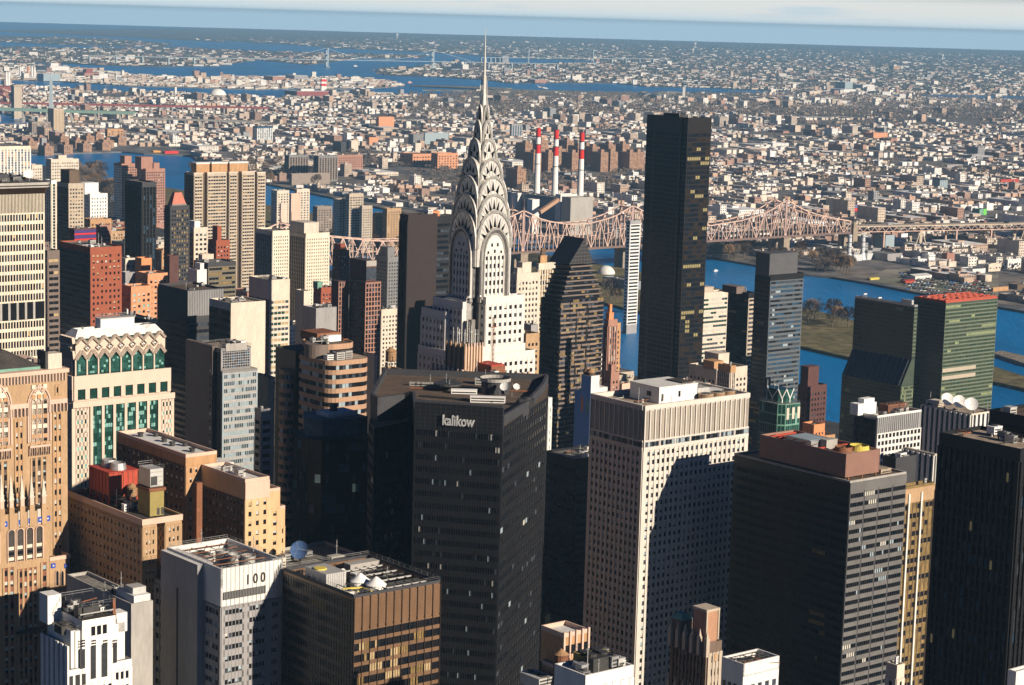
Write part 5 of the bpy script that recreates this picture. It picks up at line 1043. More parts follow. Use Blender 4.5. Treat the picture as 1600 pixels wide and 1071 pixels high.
def ribbon_curved():
    """brown tower of tan ribbons with rounded corners and stepped curved roof drums"""
    P = at(515, 566, 900); B = Bld('office_tower', 'brown tower wrapped in tan ribbons with rounded corners', 'tower', P, TH, seed=22, cap=100)
    W_ = B.ux(580); D_ = B.uy(462); H = P.z; r = 5.0
    def rr(x0, x1, y0, y1, r, n=5, cor=(1, 1, 1, 1)):
        pts = []
        for (cx_, cy_, a0, on) in ((x0+r, y0+r, math.pi, cor[0]), (x1-r, y0+r, 1.5*math.pi, cor[1]), (x1-r, y1-r, 0, cor[2]), (x0+r, y1-r, .5*math.pi, cor[3])):
            if on: pts += [(cx_+r*math.cos(a0+i*math.pi/2/n), cy_+r*math.sin(a0+i*math.pi/2/n)) for i in range(n+1)]
            else: pts.append((x0 if cx_ < (x0+x1)/2 else x1, y0 if cy_ < (y0+y1)/2 else y1))
        return pts
    fh = 4.0
    def stack(poly, z1, z0, mt='ribbon_tan', core='glass'):
        B.w.prism(poly, 10, z1, core, 'roof_tan'); n = len(poly); k = 0; z = z1
        cxm = sum(p[0] for p in poly)/n; cym = sum(p[1] for p in poly)/n
        while z > z0:
            b = MB()
            for i in range(n):
                a, c = poly[i], poly[(i+1) % n]; b.obox(a, c, 0, .35, z-1.9, z+.15, mt)
            o = poly; b.add([(x, y, z+.12) for x, y in o], [tuple(range(n))], 'roof_tan') if k == 0 else None
            B.part('spandrel_ribbon', b)
            for i in range(n):
                a, c = poly[i], poly[(i+1) % n]; L = math.hypot(c[0]-a[0], c[1]-a[1]); q = max(1, int(L/1.6)); mdl = ((c[1]-a[1])/L, -(c[0]-a[0])/L)
                if mdl[1] > .3 or mdl[0] > .8: continue
                for j in range(q): 
                    f0, f1 = (j+.04)/q, (j+.96)/q; B.pane((a[0]+(c[0]-a[0])*f0, a[1]+(c[1]-a[1])*f0), (a[0]+(c[0]-a[0])*f1, a[1]+(c[1]-a[1])*f1), .03, .09, z-fh+.15, z-1.9, B.pick([('glass', 6), ('glass_grey', 2), ('blind_blue', 2)]), (z1, k), 'window_band')
            z -= fh; k += 1
    stack(rr(0, W_, 0, D_, r), H, 60)
    zl = B.z(436, 578, -3, D_+6); stack(rr(-3.2, 6, D_+2, D_+9, 2.4), zl, 60)
    B.w.prism(rect(0, W_-2, D_, D_+16), 10, H+1, 'brown_panel', 'roof_brown')
    # roof drums
    zd = H; h2 = B.z(540, 538, W_*.5, D_*.3)-zd; b = MB(); q = rr(W_*.12, W_*.95, D_*.32, D_*1.1, 6.5); b.prism(q, zd, zd+h2*.62, 'glass_night', 'roof_tan')
    for i in range(len(q)): b.obox(q[i], q[(i+1) % len(q)], 0, .3, zd+h2*.60, zd+h2, 'ribbon_tan'); b.obox(q[i], q[(i+1) % len(q)], 0, .3, zd, zd+.8, 'ribbon_tan')
    b.add([(x, y, zd+h2*.9) for x, y in q], [tuple(range(len(q)))], 'roof_brown'); B.part('roof_drum', b)
    b = MB(); b.cyl(W_*.15, D_*.55, zd, zd+h2*1.0, 5.5, 'taupe', 22); b.box(W_*.15, W_*.5, D_*.35, D_*.7, zd, zd+h2*1.0, 'taupe'); B.part('roof_drum', b)
    b = MB(); b.box(W_*.35, W_*.9, D_*.8, D_*1.3, zd+h2*.9, zd+h2*1.5, 'rust'); b.box(W_*.5, W_*.85, D_*.7, D_*.8, zd+h2*.9, zd+h2*1.35, 'white_paint'); B.part('roof_plant', b)
    B.unit(W_*.22, D_*.05, zd+.3, 4, 3.5, 3, 'duct'); B.unit(W_*.45, D_*.08, zd+.3, 3.5, 3, 3.2, 'concrete'); B.unit(W_*.05, D_*.12, zd+.3, 4, 3, 2, 'white_paint'); B.clutter(W_*.1, W_*.9, D_*.4, D_*1.2, zd+h2*.9, 12, 3); B.finish()
ribbon_curved()
def dark_octagon():
    P = at(492, 690, 745); B = Bld('glass_tower', 'dark blue faceted glass building in shade beside the black lettered tower', 'tower', P, TH, seed=23, cap=80)
    H = P.z; x1 = B.ux(580); W_ = x1; D_ = B.uy(478)+8; 
    p1 = [(3, 0), (W_-6, -6), (W_, -4), (W_, D_+8), (6, D_+8), (0, D_), (0, 4)]
    z2 = B.z(500, 655, 5, 6); B.w.prism(p1, 10, H, 'glass_night', 'roof_dark'); b = MB(); p2 = [(6, 4), (W_-6, 0), (W_-1, 1), (W_-1, D_+6), (8, D_+6), (3, D_-2), (3, 8)]; b.prism(p2, H, z2, 'glass_blue', 'roof_grey'); B.part('upper_stage', b)
    b = MB(); b.prism([(W_*.4, 6), (W_-3, 5), (W_-3, D_), (W_*.4, D_)], z2, z2+1.5, 'roof_white', 'roof_white'); b.cyl(W_*.6, 10, z2+1.5, z2+4, 1.4, 'metal_dark', 12); B.part('roof_plant', b)
    fh = 3.7; nr = int((H-30)/fh)
    for a, c, n in ((p1[0], p1[1], 13), (p1[6], p1[0], 2), (p1[5], p1[6], 7)):
        B.fac(a, c, H-1-nr*fh, H-1, n, nr, wf=.93, hf=.82, pd=.12, sd=.08, wall='glass_night', kinds=[('glass_night', 10), ('glass', 5), ('glass_blue', 3), ('glass_grey', 2), ('lit_cool', .5)], mode='band', mx=.3, run=.3)
    B.finish()
dark_octagon()
GK = [('glass', 5), ('glass_night', 2), ('glass_grey', 2)]
L_ = lambda n: [('glass', n), ('blind', 1), ('glass_grey', 2)]
# brown slab with the glass grid front
def brown_and_grid():
    B = survey('office_tower', 'tower of a plain brown slab joined to a pale glass grid', 'tower', 345, 577, 295, 400, 985, cap=80, seed=24)
    W_, D_ = B.W, B.D; H = B.z(345, 545); x2 = B.ux(392)
    B.w.prism(rect(0, x2, 0, D_*.6), 10, H, 'grey_mid', 'roof_tan'); B.w.prism(rect(0, W_, -1.4, D_*.5), 10, B.z(350, 580), 'grey_mid', 'roof_tan')
    ys = B.uy(336); b = MB(); b.box(-1.5, 1.0, ys, D_+.5, 10, H+.6, 'taupe'); 
    B.part('blank_slab', b); zt = B.z(345, 580); fh = 3.4; nr = int((zt-14)/fh)
    B.fac((0, -1.4), (W_, -1.4), zt-1-nr*fh, zt-1, 18, nr, wf=.7, hf=.55, pd=.2, sd=.22, wall='blind_blue', span='metal', kinds=[('glass', 4), ('glass_grey', 3), ('blind_blue', 3)], mode='band', run=.5)
    B.fac((0, 0), (x2, 0), zt+1, H-1, 12, 7, wf=.8, hf=.75, pd=.15, wall='grey_panel', kinds=[('glass', 3), ('glass_blue', 3), ('glass_grey', 3)], mode='band')
    b = MB(); b.box(x2*.15, x2*.85, -.4, -.16, zt+9, zt+12.5, 'concrete'); B.part('sign_panel', b); B.fac((0, ys), (0, 0), 14, H-2, 3, 42, wf=.8, hf=.7, pd=.1, wall='glass_night', kinds=GK, mode='col')
    b = MB()
    for k in range(30): b.box(-1.6, -1.5, ys+1.0, ys+2.2, H-12-k*3.4, H-10.6-k*3.4, B.rng.choice(['glass', 'blind', 'glass_grey']))
    B.part('window_column', b); B.clutter(1, x2-1, 1, D_*.5, H, 10, 3); B.rail(rect(0, x2, 0, D_*.6), H+.1, 1.1); B.finish()
brown_and_grid()
r_ = lambda **k: k
rib = lambda **k: dict(dict(wf=.96, hf=.5, pd=.12, sd=.3, mode='band', run=.5), **k)
pun = lambda **k: dict(dict(wf=.5, hf=.48, pd=.25, sd=.2, kinds=L_(5)), **k)
fins = lambda **k: dict(dict(wf=.6, hf=.8, pd=.6, sd=.1, mode='col'), **k)
TW = [
 # label, cx, cy, lx, rx, d, wall, S facade, W facade (many walls darkened, shade put into colour), extras
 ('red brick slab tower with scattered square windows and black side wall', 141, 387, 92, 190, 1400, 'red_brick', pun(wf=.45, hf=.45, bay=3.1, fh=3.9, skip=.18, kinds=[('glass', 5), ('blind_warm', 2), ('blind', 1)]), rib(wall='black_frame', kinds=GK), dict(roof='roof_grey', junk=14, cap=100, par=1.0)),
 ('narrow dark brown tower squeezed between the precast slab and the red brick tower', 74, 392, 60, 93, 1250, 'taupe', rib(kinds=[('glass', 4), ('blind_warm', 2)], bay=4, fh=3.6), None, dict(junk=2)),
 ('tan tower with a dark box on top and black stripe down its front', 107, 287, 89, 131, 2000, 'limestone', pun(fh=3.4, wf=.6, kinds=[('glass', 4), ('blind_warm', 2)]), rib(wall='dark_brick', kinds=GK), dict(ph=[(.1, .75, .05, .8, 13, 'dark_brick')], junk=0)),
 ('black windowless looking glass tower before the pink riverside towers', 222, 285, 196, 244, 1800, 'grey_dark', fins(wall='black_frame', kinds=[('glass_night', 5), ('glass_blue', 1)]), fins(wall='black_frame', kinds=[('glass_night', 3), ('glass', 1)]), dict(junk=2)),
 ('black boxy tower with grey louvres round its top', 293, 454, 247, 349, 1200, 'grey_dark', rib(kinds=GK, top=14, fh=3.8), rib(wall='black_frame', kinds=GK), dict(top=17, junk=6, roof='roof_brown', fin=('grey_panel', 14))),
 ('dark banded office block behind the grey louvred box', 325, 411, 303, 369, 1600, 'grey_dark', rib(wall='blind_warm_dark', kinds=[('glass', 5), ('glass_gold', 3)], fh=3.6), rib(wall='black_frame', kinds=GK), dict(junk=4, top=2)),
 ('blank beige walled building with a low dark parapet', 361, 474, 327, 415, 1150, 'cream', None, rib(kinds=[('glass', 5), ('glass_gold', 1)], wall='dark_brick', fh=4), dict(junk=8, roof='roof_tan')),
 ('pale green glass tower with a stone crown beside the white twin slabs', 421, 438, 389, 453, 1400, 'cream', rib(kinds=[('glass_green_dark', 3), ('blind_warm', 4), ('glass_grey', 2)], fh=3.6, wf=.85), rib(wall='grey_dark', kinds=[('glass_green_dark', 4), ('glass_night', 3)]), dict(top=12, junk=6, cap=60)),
 ('short grey building with a dark louvre box and cyan roof patch', 494, 482, 473, 526, 1450, 'grey_panel', None, pun(fh=3.5), dict(junk=6, top=14)),
 ('cream stepped apartment block lit by the sun right of the plum tower', 596, 484, 590, 623, 1560, 'cream', pun(fh=3.2, bay=2.6), None, dict(junk=4)),
 ('tall flat brown slab tower without visible windows left of the steel crown', 638, 336, 625, 684, 1300, 'brown_panel', None, fins(wall='black_frame', kinds=[('glass', 3), ('glass_gold', 1)], bay=1.4), dict(junk=4, cap=40)),
 ('dark slab set behind the flat brown one with an orange roof corner', 676, 338, 662, 712, 1360, 'black_panel', rib(kinds=GK), rib(kinds=GK), dict(junk=5, ph=[(0, .3, .0, .3, 4, 'orange_brick')])),
 ('long pale tower of the white twin slabs, nearer wing with balconies', 478, 365, 450, 515, 1900, 'cream_pale', pun(fh=3.0, bay=2.3, wf=.42, kinds=[('glass', 4), ('glass_gold', 1), ('glass_grey', 1)]), fins(wall='limestone', kinds=GK), dict(ph=[(.0, .62, .1, .9, 10, 'cream')], junk=2, cap=100)),
 ('white slab apartment wing left of the taller twin', 426, 361, 400, 452, 1880, 'cream_pale', pun(fh=3.0, bay=2.3, wf=.42), fins(wall='grey_mid', kinds=GK), dict(junk=1, cap=60)),
 ('low office block between the pale grid tower and the ribbon tower', 408, 640, 398, 425, 900, 'grey_panel', rib(kinds=GK), None, dict(junk=2)),
 ('big white hospital block with narrow slot windows, far left', 0, 229, -40, 48, 3000, 'cream_pale', fins(wall='white_brick', kinds=[('blind_warm', 2), ('glass_grey', 3)], bay=5), None, dict(z0=60, cap=20, junk=3)),
 ('cream apartment block beside the white hospital', 80, 249, 72, 123, 3200, 'cream', pun(bay=4, fh=4.5), None, dict(z0=40, cap=30, ph=[(.3, .6, .2, .8, 6, 'cream')], junk=0)),
 ('low cream block with terraces joined to the white hospital', 50, 258, 40, 66, 3050, 'cream', pun(bay=4, fh=4.5), None, dict(z0=40, cap=10, junk=0)),
 ('white arched hospital wing with tall central window', 141, 303, 130, 168, 2700, 'white_brick', pun(bay=4, fh=4.4, wf=.4), None, dict(z0=30, cap=30, ph=[(-.2, .6, .3, 1.2, 14, 'white_brick')], junk=0)),
 ('pale slender tower left of the tan tower with the dark top', 80, 282, 70, 88, 2500, 'white_brick', fins(wall='cream_pale', kinds=GK, bay=5), None, dict(junk=0, cap=10)),
 ('pink brick riverside tower, left one of the stepped pair', 190, 256, 178, 214, 3300, 'pink_brick', pun(bay=4, fh=4, wf=.6), pun(bay=4, fh=4, wf=.6, wall='white_panel'), dict(ph=[(.3, .75, .2, .8, 12, 'pink_brick')], junk=0, cap=30)),
 ('pink brick riverside tower, right one of the stepped pair', 228, 264, 214, 258, 3250, 'pink_brick', pun(bay=4, fh=4, wf=.6), pun(bay=4, fh=4, wf=.6), dict(ph=[(-.1, .5, .3, 1.0, 18, 'pink_brick'), (.5, .8, .2, .6, 9, 'pink_brick')], junk=0, cap=30)),
 ('black glass slab with white edge on the river by the long truss bridge', 985, 345, 979, 1001, 2300, 'grey_panel', rib(wall='white_panel', kinds=GK, bay=20), None, dict(junk=2, cap=40)),
 ('low prewar apartment house with beige corner towers before the tall black slab', 1120, 577, 1077, 1168, 1280, 'cream', pun(fh=3.4, bay=3, kinds=[('glass', 4), ('glass_gold', 1)]), None, dict(junk=10, top=5, ph=[(.0, .3, .1, .5, 5, 'tan_brick'), (.4, .75, .4, .9, 8, 'cream')])),
 ('white and glass tower with floor bands right of the tall black slab', 1098, 458, 1085, 1138, 1650, 'cream', rib(kinds=[('blind', 3), ('glass_grey', 3), ('glass_green_dark', 2)], fh=3.5, bay=3), None, dict(ph=[(.0, .45, .1, .9, 5, 'limestone')], junk=1, cap=60)),
 ('dark glass slab with lit floors beside the banded white tower', 1170, 458, 1138, 1182, 1600, 'charcoal', rib(wall='limestone', kinds=GK, fh=3.4), rib(kinds=[('glass_night', 8), ('glass_blue', 3), ('blind_warm', 1)], fh=3.4), dict(ph=[(-.8, .3, .3, 1.0, 5, 'taupe')], junk=2, cap=60)),
 ('dark brown brick block with a tall box on its roof by the river', 1262, 604, 1247, 1292, 1450, 'plum_brick', pun(wall='plum_brick', kinds=GK), None, dict(ph=[(.05, .6, .1, .9, 14, 'plum_brick')], junk=0)),
 ('bronze yellow striped tower with three white piers behind the banded dark tower', 1400, 764, 1385, 1461, 860, 'glass_gold', None, None, dict(junk=4, cap=60, stripes=True)),
 ('black tower with a tan roof terrace near the right edge, lower of two', 1595, 702, 1468, 1660, 640, 'black_panel', fins(kinds=DARKW, bay=2.2, wall='black_frame'), fins(kinds=DARKW, bay=2.2, wall='black_frame'), dict(roof='roof_tan', junk=12, cap=80)),
 ('black tower filling the right edge, tallest there', 1690, 668, 1546, 1760, 660, 'black_panel', rib(kinds=DARKW, wall='black_frame', bay=2), rib(kinds=DARKW, wall='black_frame', bay=2), dict(roof='roof_brown', junk=8, cap=80)),
 ('low dark office block between the lettered tower and the white tower', 900, 718, 850, 980, 950, 'black_panel', rib(kinds=GK), rib(kinds=GK), dict(roof='roof_grey', junk=24, par=1.0)),
]
mk('blind_warm_dark', (.16,.14,.10))
for t in TW:
    lab, cx, cy, lx, rx, d, wall, Sf, Wf, ex = t; ex = dict(ex); fin = ex.pop('fin', None); stripes = ex.pop('stripes', False)
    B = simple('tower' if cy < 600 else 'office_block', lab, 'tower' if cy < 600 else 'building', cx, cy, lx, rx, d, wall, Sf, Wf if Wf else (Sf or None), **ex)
    if fin:
        m, h = fin
        for k in range(int(B.W/1.1)): B.w.box(k*1.1, k*1.1+.35, -.5, 0, B.H-1-h, B.H-.4, m)
        B.w.box(0, B.W, -.2, 0, B.H-1-h, B.H-.5, 'grey_mid')
    if stripes:
        B.fac((0, 0), (B.W, 0), 12, B.H-7, 9, 34, wf=.8, hf=.55, pd=.25, sd=.15, wall='gold_brick', span='glass_gold', pier='dark_brick', kinds=[('glass', 3), ('glass_gold', 2)], mode='band'); B.w.box(0, B.W, -.5, 0, B.H-7, B.H-1, 'gold_brick')
        for f in (.30, .62, .97): B.w.box(B.W*f, B.W*f+.9, -1.0, 0, 12, B.H-3, 'white_panel')
    if 'red brick slab' in lab: pass
    B.finish()
# ================= river side towers =================
def black_slab():
    B = survey('skyscraper', 'very tall black glass slab tower with yellow lit windows, antennas on top', 'skyscraper', 1075, 187, 1011, 1112, 1570, cap=100, seed=30)
    H, W_, D_ = B.H, B.W, B.D; B.w.prism(rect(0, W_, 0, D_), 10, H, 'bronze_black', 'roof_dark'); B.w.prism(rect(-1.2, -.05, D_*.12, D_*.8), 10, H+.6, 'bronze_black', 'roof_dark'); fh = 3.45; nr = 66
    zt = H-10; rows = [5, 5, 6, 9, 10, 11, 15, 17, 18, 19, 22, 23, 24, 25, 26, 28, 29, 30, 33, 34, 36, 37, 38]
    g = B.rng
    for j in range(nr):
        z1 = zt-j*fh; lit = .0 if j > 43 else (.30 if j in (5, 6, 9, 13, 22, 25, 28, 32, 38, 39) else .07)
        for i in range(5):
            m = 'lit_yellow' if g.random() < lit else g.choice(['glass', 'glass', 'bronze_glass', 'glass_night'])
            x0 = .8+(W_-1.6)*i/5; x1 = x0+(W_-1.6)/5
            for h in (0, .5): B.pane((x0+(x1-x0)*h+.25, 0), (x0+(x1-x0)*(h+.5)-.2, 0), .03, .1, z1-2.7, z1-.35, m, None if m == 'lit_yellow' else ('r', j), 'lit_window' if m == 'lit_yellow' else 'window_band')
        B.w.obox((0, 0), (W_, 0), 0, .14, z1-.3, z1-.02, 'black_frame')
        for i in range(12):
            y0 = D_*i/12; B.pane((0, y0+D_/12*.93), (0, y0+D_/12*.07), 1.22 if D_*.12 < y0 < D_*.72 else .03, 1.28 if D_*.12 < y0 < D_*.72 else .1, z1-2.7, z1-.35, g.choice(['glass', 'glass_night', 'glass_night', 'bronze_glass']), ('w', j), 'window_band')
    B.ring(rect(0, W_, 0, D_), H, 1.3, .5, 'black_frame')
    for k in range(14): B.mast(W_*g.uniform(.1, .8), D_*g.uniform(.15, .8), H, g.uniform(1.5, 5.5), .10, g.choice(['metal', 'white_paint', 'metal_dark']))
    B.unit(W_*.2, D_*.3, H, W_*.5, D_*.4, 3, 'grey_dark'); B.dish(W_*.5, D_*.3, H+1, 1.4); B.clutter(1, W_-1, 1, D_-1, H, 8, 4); B.finish()
mk('bronze_black', (.016,.012,.009), rough=.35, spec=.4); glass('bronze_glass', (.030,.020,.012), rough=.2); mk('lit_yellow', (.24,.20,.09), rough=.5, emit=((1,.82,.40),.05))
black_slab()
def stepped_black():
    B = survey('apartment_tower', 'dark tower of stepped balconies under a sharp wedge shaped roof', 'tower', 876, 470, 852, 943, 1350, cap=100, seed=31)
    W_, D_ = B.W, B.D+4; fh = 3.05; z0 = B.z(876, 470); ztop = B.z(897, 415); n = int((ztop-z0)/fh)
    B.w.prism(rect(0, W_, 0, D_), 10, z0, 'glass', 'roof_dark')
    g = B.rng; wk = [('glass', 6), ('glass_gold', 1), ('lit_yellow', .25), ('glass_grey', 2)]
    for k in range(n):       # each storey steps in towards the roof
        t = (k+1)/n; z = z0+k*fh; a0 = 8.5*t+g.uniform(-.5, .5); a1 = W_-9*t+g.uniform(-.5, .5); b0 = 1.2*t; b1 = D_-2*t; B.w.prism(rect(a0+1, a1-1, b0+1, b1), z, z+fh-.4, 'glass', 'roof_dark')
        b = MB(); b.prism(rect(a0, a1, b0, b1+.5), z+fh-.9, z+fh, 'taupe', 'roof_dark'); B.part('storey_slab', b)
        for i in range(8):
            f0 = a0+1.4+(a1-a0-2.8)*i/8; B.pane((f0, b0+1), (f0+(a1-a0-2.8)/8*.8, b0+1), .03, .1, z+.6, z+fh-.9, B.pick(wk), ('s', k), 'window_band')
    nr = int((z0-14)/fh)
    for j in range(nr):
        z1 = z0-j*fh; b = MB()
        i = 0
        while i < 14:
            w_ = g.choice([1, 1, 2, 2, 3]); w_ = min(w_, 14-i); x0 = W_*i/14+.1; x1 = W_*(i+w_)/14-.1
            o = g.choice([.2, .2, .9, .9, .5]); b.obox((x0, 0), (x1, 0), 0, o, z1-fh, z1-fh+1.25, g.choice(['taupe', 'taupe', 'tan_balcony']))
            i += w_
        b.obox((W_-5, 0), (W_+.6, 0), 0, 1.2, z1-fh, z1-fh+.4, 'black_frame'); b.obox((W_+.05, 0), (W_+.05, 9), 0, 1.0, z1-fh, z1-fh+1.1, 'black_frame')
        for q in range(4): y0 = D_*q/4+.3; b.obox((0, y0+D_/4-.5), (0, y0), 0, g.choice([.4, 1.3]), z1-fh, z1-fh+1.1, 'black_frame')
        B.part('balcony_row', b)
        for i in range(14): B.pane((W_*i/14+.15, 0), (W_*(i+1)/14-.15, 0), .03, .1, z1-fh+1.3, z1-.1, B.pick(wk), ('s', -j-1), 'window_band')
    for (x0_, m_) in ((W_*.36, 'black_frame'), (W_*.60, 'black_frame')): B.w.obox((x0_, 0), (x0_+1.3, 0), 0, .35, 20, z0-3, m_)
    a0, a1 = 8.5, W_-9; zr = B.z(915, 373, (a0+a1)/2, 1.5); b = MB(); xm = a0+(a1-a0)*.60; y0, y1 = 1.5, D_-2
    v = [(a0-1, y0, ztop), (a1+.5, y0, ztop), (xm, y0, zr), (a0-1, y1+4, ztop), (a1+.5, y1+4, ztop), (xm, y1+4, zr)]
    b.add(v, [(0, 1, 2), (5, 4, 3), (0, 2, 5, 3), (1, 4, 5, 2), (0, 3, 4, 1)], 'wedge_glass')
    for k in range(7): z = ztop+(zr-ztop)*k/7; f = k/7; b.bar((a0-1+(xm-a0+1)*f, y0-.05, z), (a1+.5+(xm-a1-.5)*f, y0-.05, z), .12, 'grey_mid', 3)
    for k in range(9): x = a0-1+(a1-a0+1.5)*k/8; zq = ztop+(zr-ztop)*max(0, min((x-a0+1)/(xm-a0+1), (a1+.5-x)/(a1+.5-xm))); b.bar((x, y0-.05, ztop), (x, y0-.05, zq), .12, 'grey_mid', 3)
    B.part('wedge_roof', b); B.finish()
mk('tan_balcony', (.26,.19,.13), var=.1); mk('wedge_glass', (.035,.033,.033), rough=.4, spec=.4)
stepped_black()
def green_slab(label, cx, cy, lx, rx, d, slant):
    B = survey('glass_slab', label, 'tower', cx, cy, lx, rx, d, cap=100, seed=int(cx)); H, W_, D_ = B.H, B.W, B.D; nS = max(1, int(W_/1.6)); g = B.rng
    if not slant:
        B.w.prism(rect(0, W_, 0, D_), 10, H, 'un_frame', 'red_roof'); fh = 2.6; nr = int((H-16)/fh)
        zb = B.z(1480, 582)
        B.fac((0, 0), (W_, 0), H-1.5-nr*fh, H-1.5, 14, nr, wf=.97, hf=.58, pd=.1, sd=.16, wall='un_line', kinds=[('un_glass_lit', 6), ('glass_un', 2), ('un_glass_pale', 1)], mode='band', mx=.3, run=.6)
        B.fac((0, D_), (0, 0), H-1.5-nr*fh, H-1.5, 16, nr, wf=.92, hf=.6, pd=.1, sd=.14, wall='un_line_shade', kinds=[('glass_un', 5), ('glass_green_dark', 3), ('glass', 2)], mode='band', mx=.3)
        for py in (580, 592): b = MB(); z = B.z(1480, py); b.box(0, W_*.64, -.45, -.1, z-1.3, z+1.3, 'blind_pale'); b.box(-.4, -.1, 0, D_, z-1.3, z+1.3, 'glass_un'); B.part('blank_band', b)
        b = MB()
        for k in range(9): b.box(W_*k/9+.5, W_*k/9+1, 1, D_-1, H+.6, H+1.6, 'red_paint2')
        for k in range(5): b.box(.6, W_-.6, D_*k/5+1, D_*k/5+1.6, H+1.0, H+2.0, 'red_paint2')
        B.part('roof_frame', b); B.ring(rect(0, W_, 0, D_), H, 1.2, .5, 'red_paint2'); B.clutter(2, W_-2, 2, D_-2, H, 10, 3)
    else:
        zk1 = B.z(1428, 562, 0, 0); zk0 = B.z(1410, 603, -6, 0); ov = 9.0
        B.w.prism(rect(0, W_, 0, D_), zk1, H, 'un_line_shade', 'roof_grey')
        b = B.w; b.add([(0, 0, zk1), (0, D_, zk1), (-ov, D_, zk0), (-ov, 0, zk0), (W_, 0, zk1), (W_, D_, zk1), (W_, 0, zk0), (W_, D_, zk0)], [(0, 1, 2, 3)], 'slant_glass')
        b.add([(0, 0, zk1), (-ov, 0, zk0), (W_, 0, zk0), (W_, 0, zk1)], [(0, 1, 2, 3)], 'un_frame'); b.prism(rect(-ov, W_, 0, D_), 10, zk0, 'un_line_shade', 'roof_grey')
        o = MB()
        for k in range(12): y = D_*(k+.5)/12; o.bar((-.1, y, zk1), (-ov-.1, y, zk0), .12, 'metal', 3)
        B.part('glazing_bars', o); fh = 2.6
        nr = int((H-1.5-zk1)/fh); kW = [('glass_un', 6), ('glass_green_dark', 4), ('glass', 5), ('un_glass_pale', .25)]
        B.fac((0, D_), (0, 0), H-1.5-nr*fh, H-1.5, 34, nr, wf=.88, hf=.75, pd=.12, sd=.1, wall='un_line_shade', kinds=kW, mode='band', mx=.3, run=.75); B.fac((0, 0), (W_, 0), H-1.5-nr*fh, H-1.5, 3, nr, wf=.97, hf=.58, pd=.1, sd=.14, wall='un_line', kinds=[('un_glass_lit', 3)], mode='band', mx=.1)
        nr = int((zk0-12)/fh); B.fac((-ov, D_), (-ov, 0), zk0-.5-nr*fh, zk0-.5, 34, nr, wf=.88, hf=.75, pd=.12, sd=.1, wall='un_line_shade', kinds=kW, mode='band', mx=.3, run=.75); B.fac((-ov, 0), (W_, 0), zk0-.5-nr*fh, zk0-.5, 10, nr, wf=.97, hf=.58, pd=.1, sd=.14, wall='un_line', kinds=[('un_glass_lit', 3), ('un_glass_pale', 1)], mode='band', mx=.1)
        B.ring(rect(0, W_, 0, D_), H, 1.3, .5, 'metal'); b = MB(); b.box(W_*.2, W_*.8, 3, 12, H, H+4, 'duct'); B.part('plant_room', b)
        b = MB(); b.box(0, W_, D_*.6, D_*.6+1, H+2, H+2.6, 'white_paint'); b.box(0, W_, D_*.85, D_*.85+1, H+3, H+3.6, 'white_paint')
        for k in range(3): b.bar((W_*k/2.2+.3, D_*.6+.5, H), (W_*k/2.2+.3, D_*.6+.5, H+2.3), .2, 'metal', 4); b.bar((W_*k/2.2+.3, D_*.85+.5, H), (W_*k/2.2+.3, D_*.85+.5, H+3.2), .2, 'metal', 4)
        B.part('roof_gantry', b); B.clutter(1, W_-1, 3, D_-3, H, 14, 4)
    B.finish()
mk('un_frame', (.06,.08,.055), rough=.4); mk('un_line', (.14,.16,.11), rough=.35, spec=.5, var=.1); mk('un_line_shade', (.030,.042,.032), rough=.35, spec=.4); glass('un_glass_lit', (.04,.058,.034), rough=.35, var=.35); glass('un_glass_pale', (.22,.26,.13), rough=.4); mk('slant_glass', (.015,.025,.045), rough=.2, spec=.5, var=.1)  # dark lines hold the shade of the north-west faces in their colour
mk('blind_pale', (.42,.36,.28), var=.05); mk('red_roof', (.34,.085,.06), var=.2, scale=.3); mk('red_paint2', (.42,.085,.05), var=.2, scale=.5)
green_slab('dark green glass tower with a sloping skirt of glass halfway down', 1429, 480, 1336, 1434, 1390, True)
green_slab('green glass slab with a bright red roof and two blank bands', 1478, 474, 1428, 1559, 1470, False)
def grey_grid():
    B = survey('office_block', 'grey office block with a pale window lattice and a white box on its roof', 'building', 1371, 650, 1335, 1440, 1000, cap=90, seed=33); H, W_, D_ = B.H-1, B.W, B.D
    B.w.prism(rect(0, W_, 0, D_), 10, H, 'grey_panel', 'roof_brown'); zl = B.z(1371, 678)
    for k in range(int(W_/1.4)): B.w.box(k*1.4, k*1.4+.5, -.4, 0, zl, H, 'metal')
    nr = int((zl-14)/3.3); B.fac((0, 0), (W_, 0), zl-nr*3.3, zl, 12, nr, wf=.68, hf=.62, pd=.5, sd=.45, wall='white_panel', kinds=[('glass', 6), ('glass_grey', 2)], mx=.3); B.fac((0, D_), (0, 0), 14, H-1, 10, nr+2, wf=.8, hf=.85, pd=.4, wall='grey_dark', kinds=GK, mode='col')
    B.ring(rect(0, W_, 0, D_), H, 1.0, .5, 'white_panel'); b = MB(); b.box(-4, W_*.28, D_*.6, D_*.95, H, H+5.5, 'white_paint'); b.box(W_*.02, W_*.25, D_*.64, D_*.9, H+5.5, H+7.5, 'white_paint'); B.part('penthouse', b); B.unit(W_*.5, D_*.5, H, W_*.45, D_*.4, 3.2, 'rust'); B.clutter(1, W_-1, 1, D_*.55, H, 10, 3); B.finish()
grey_grid()
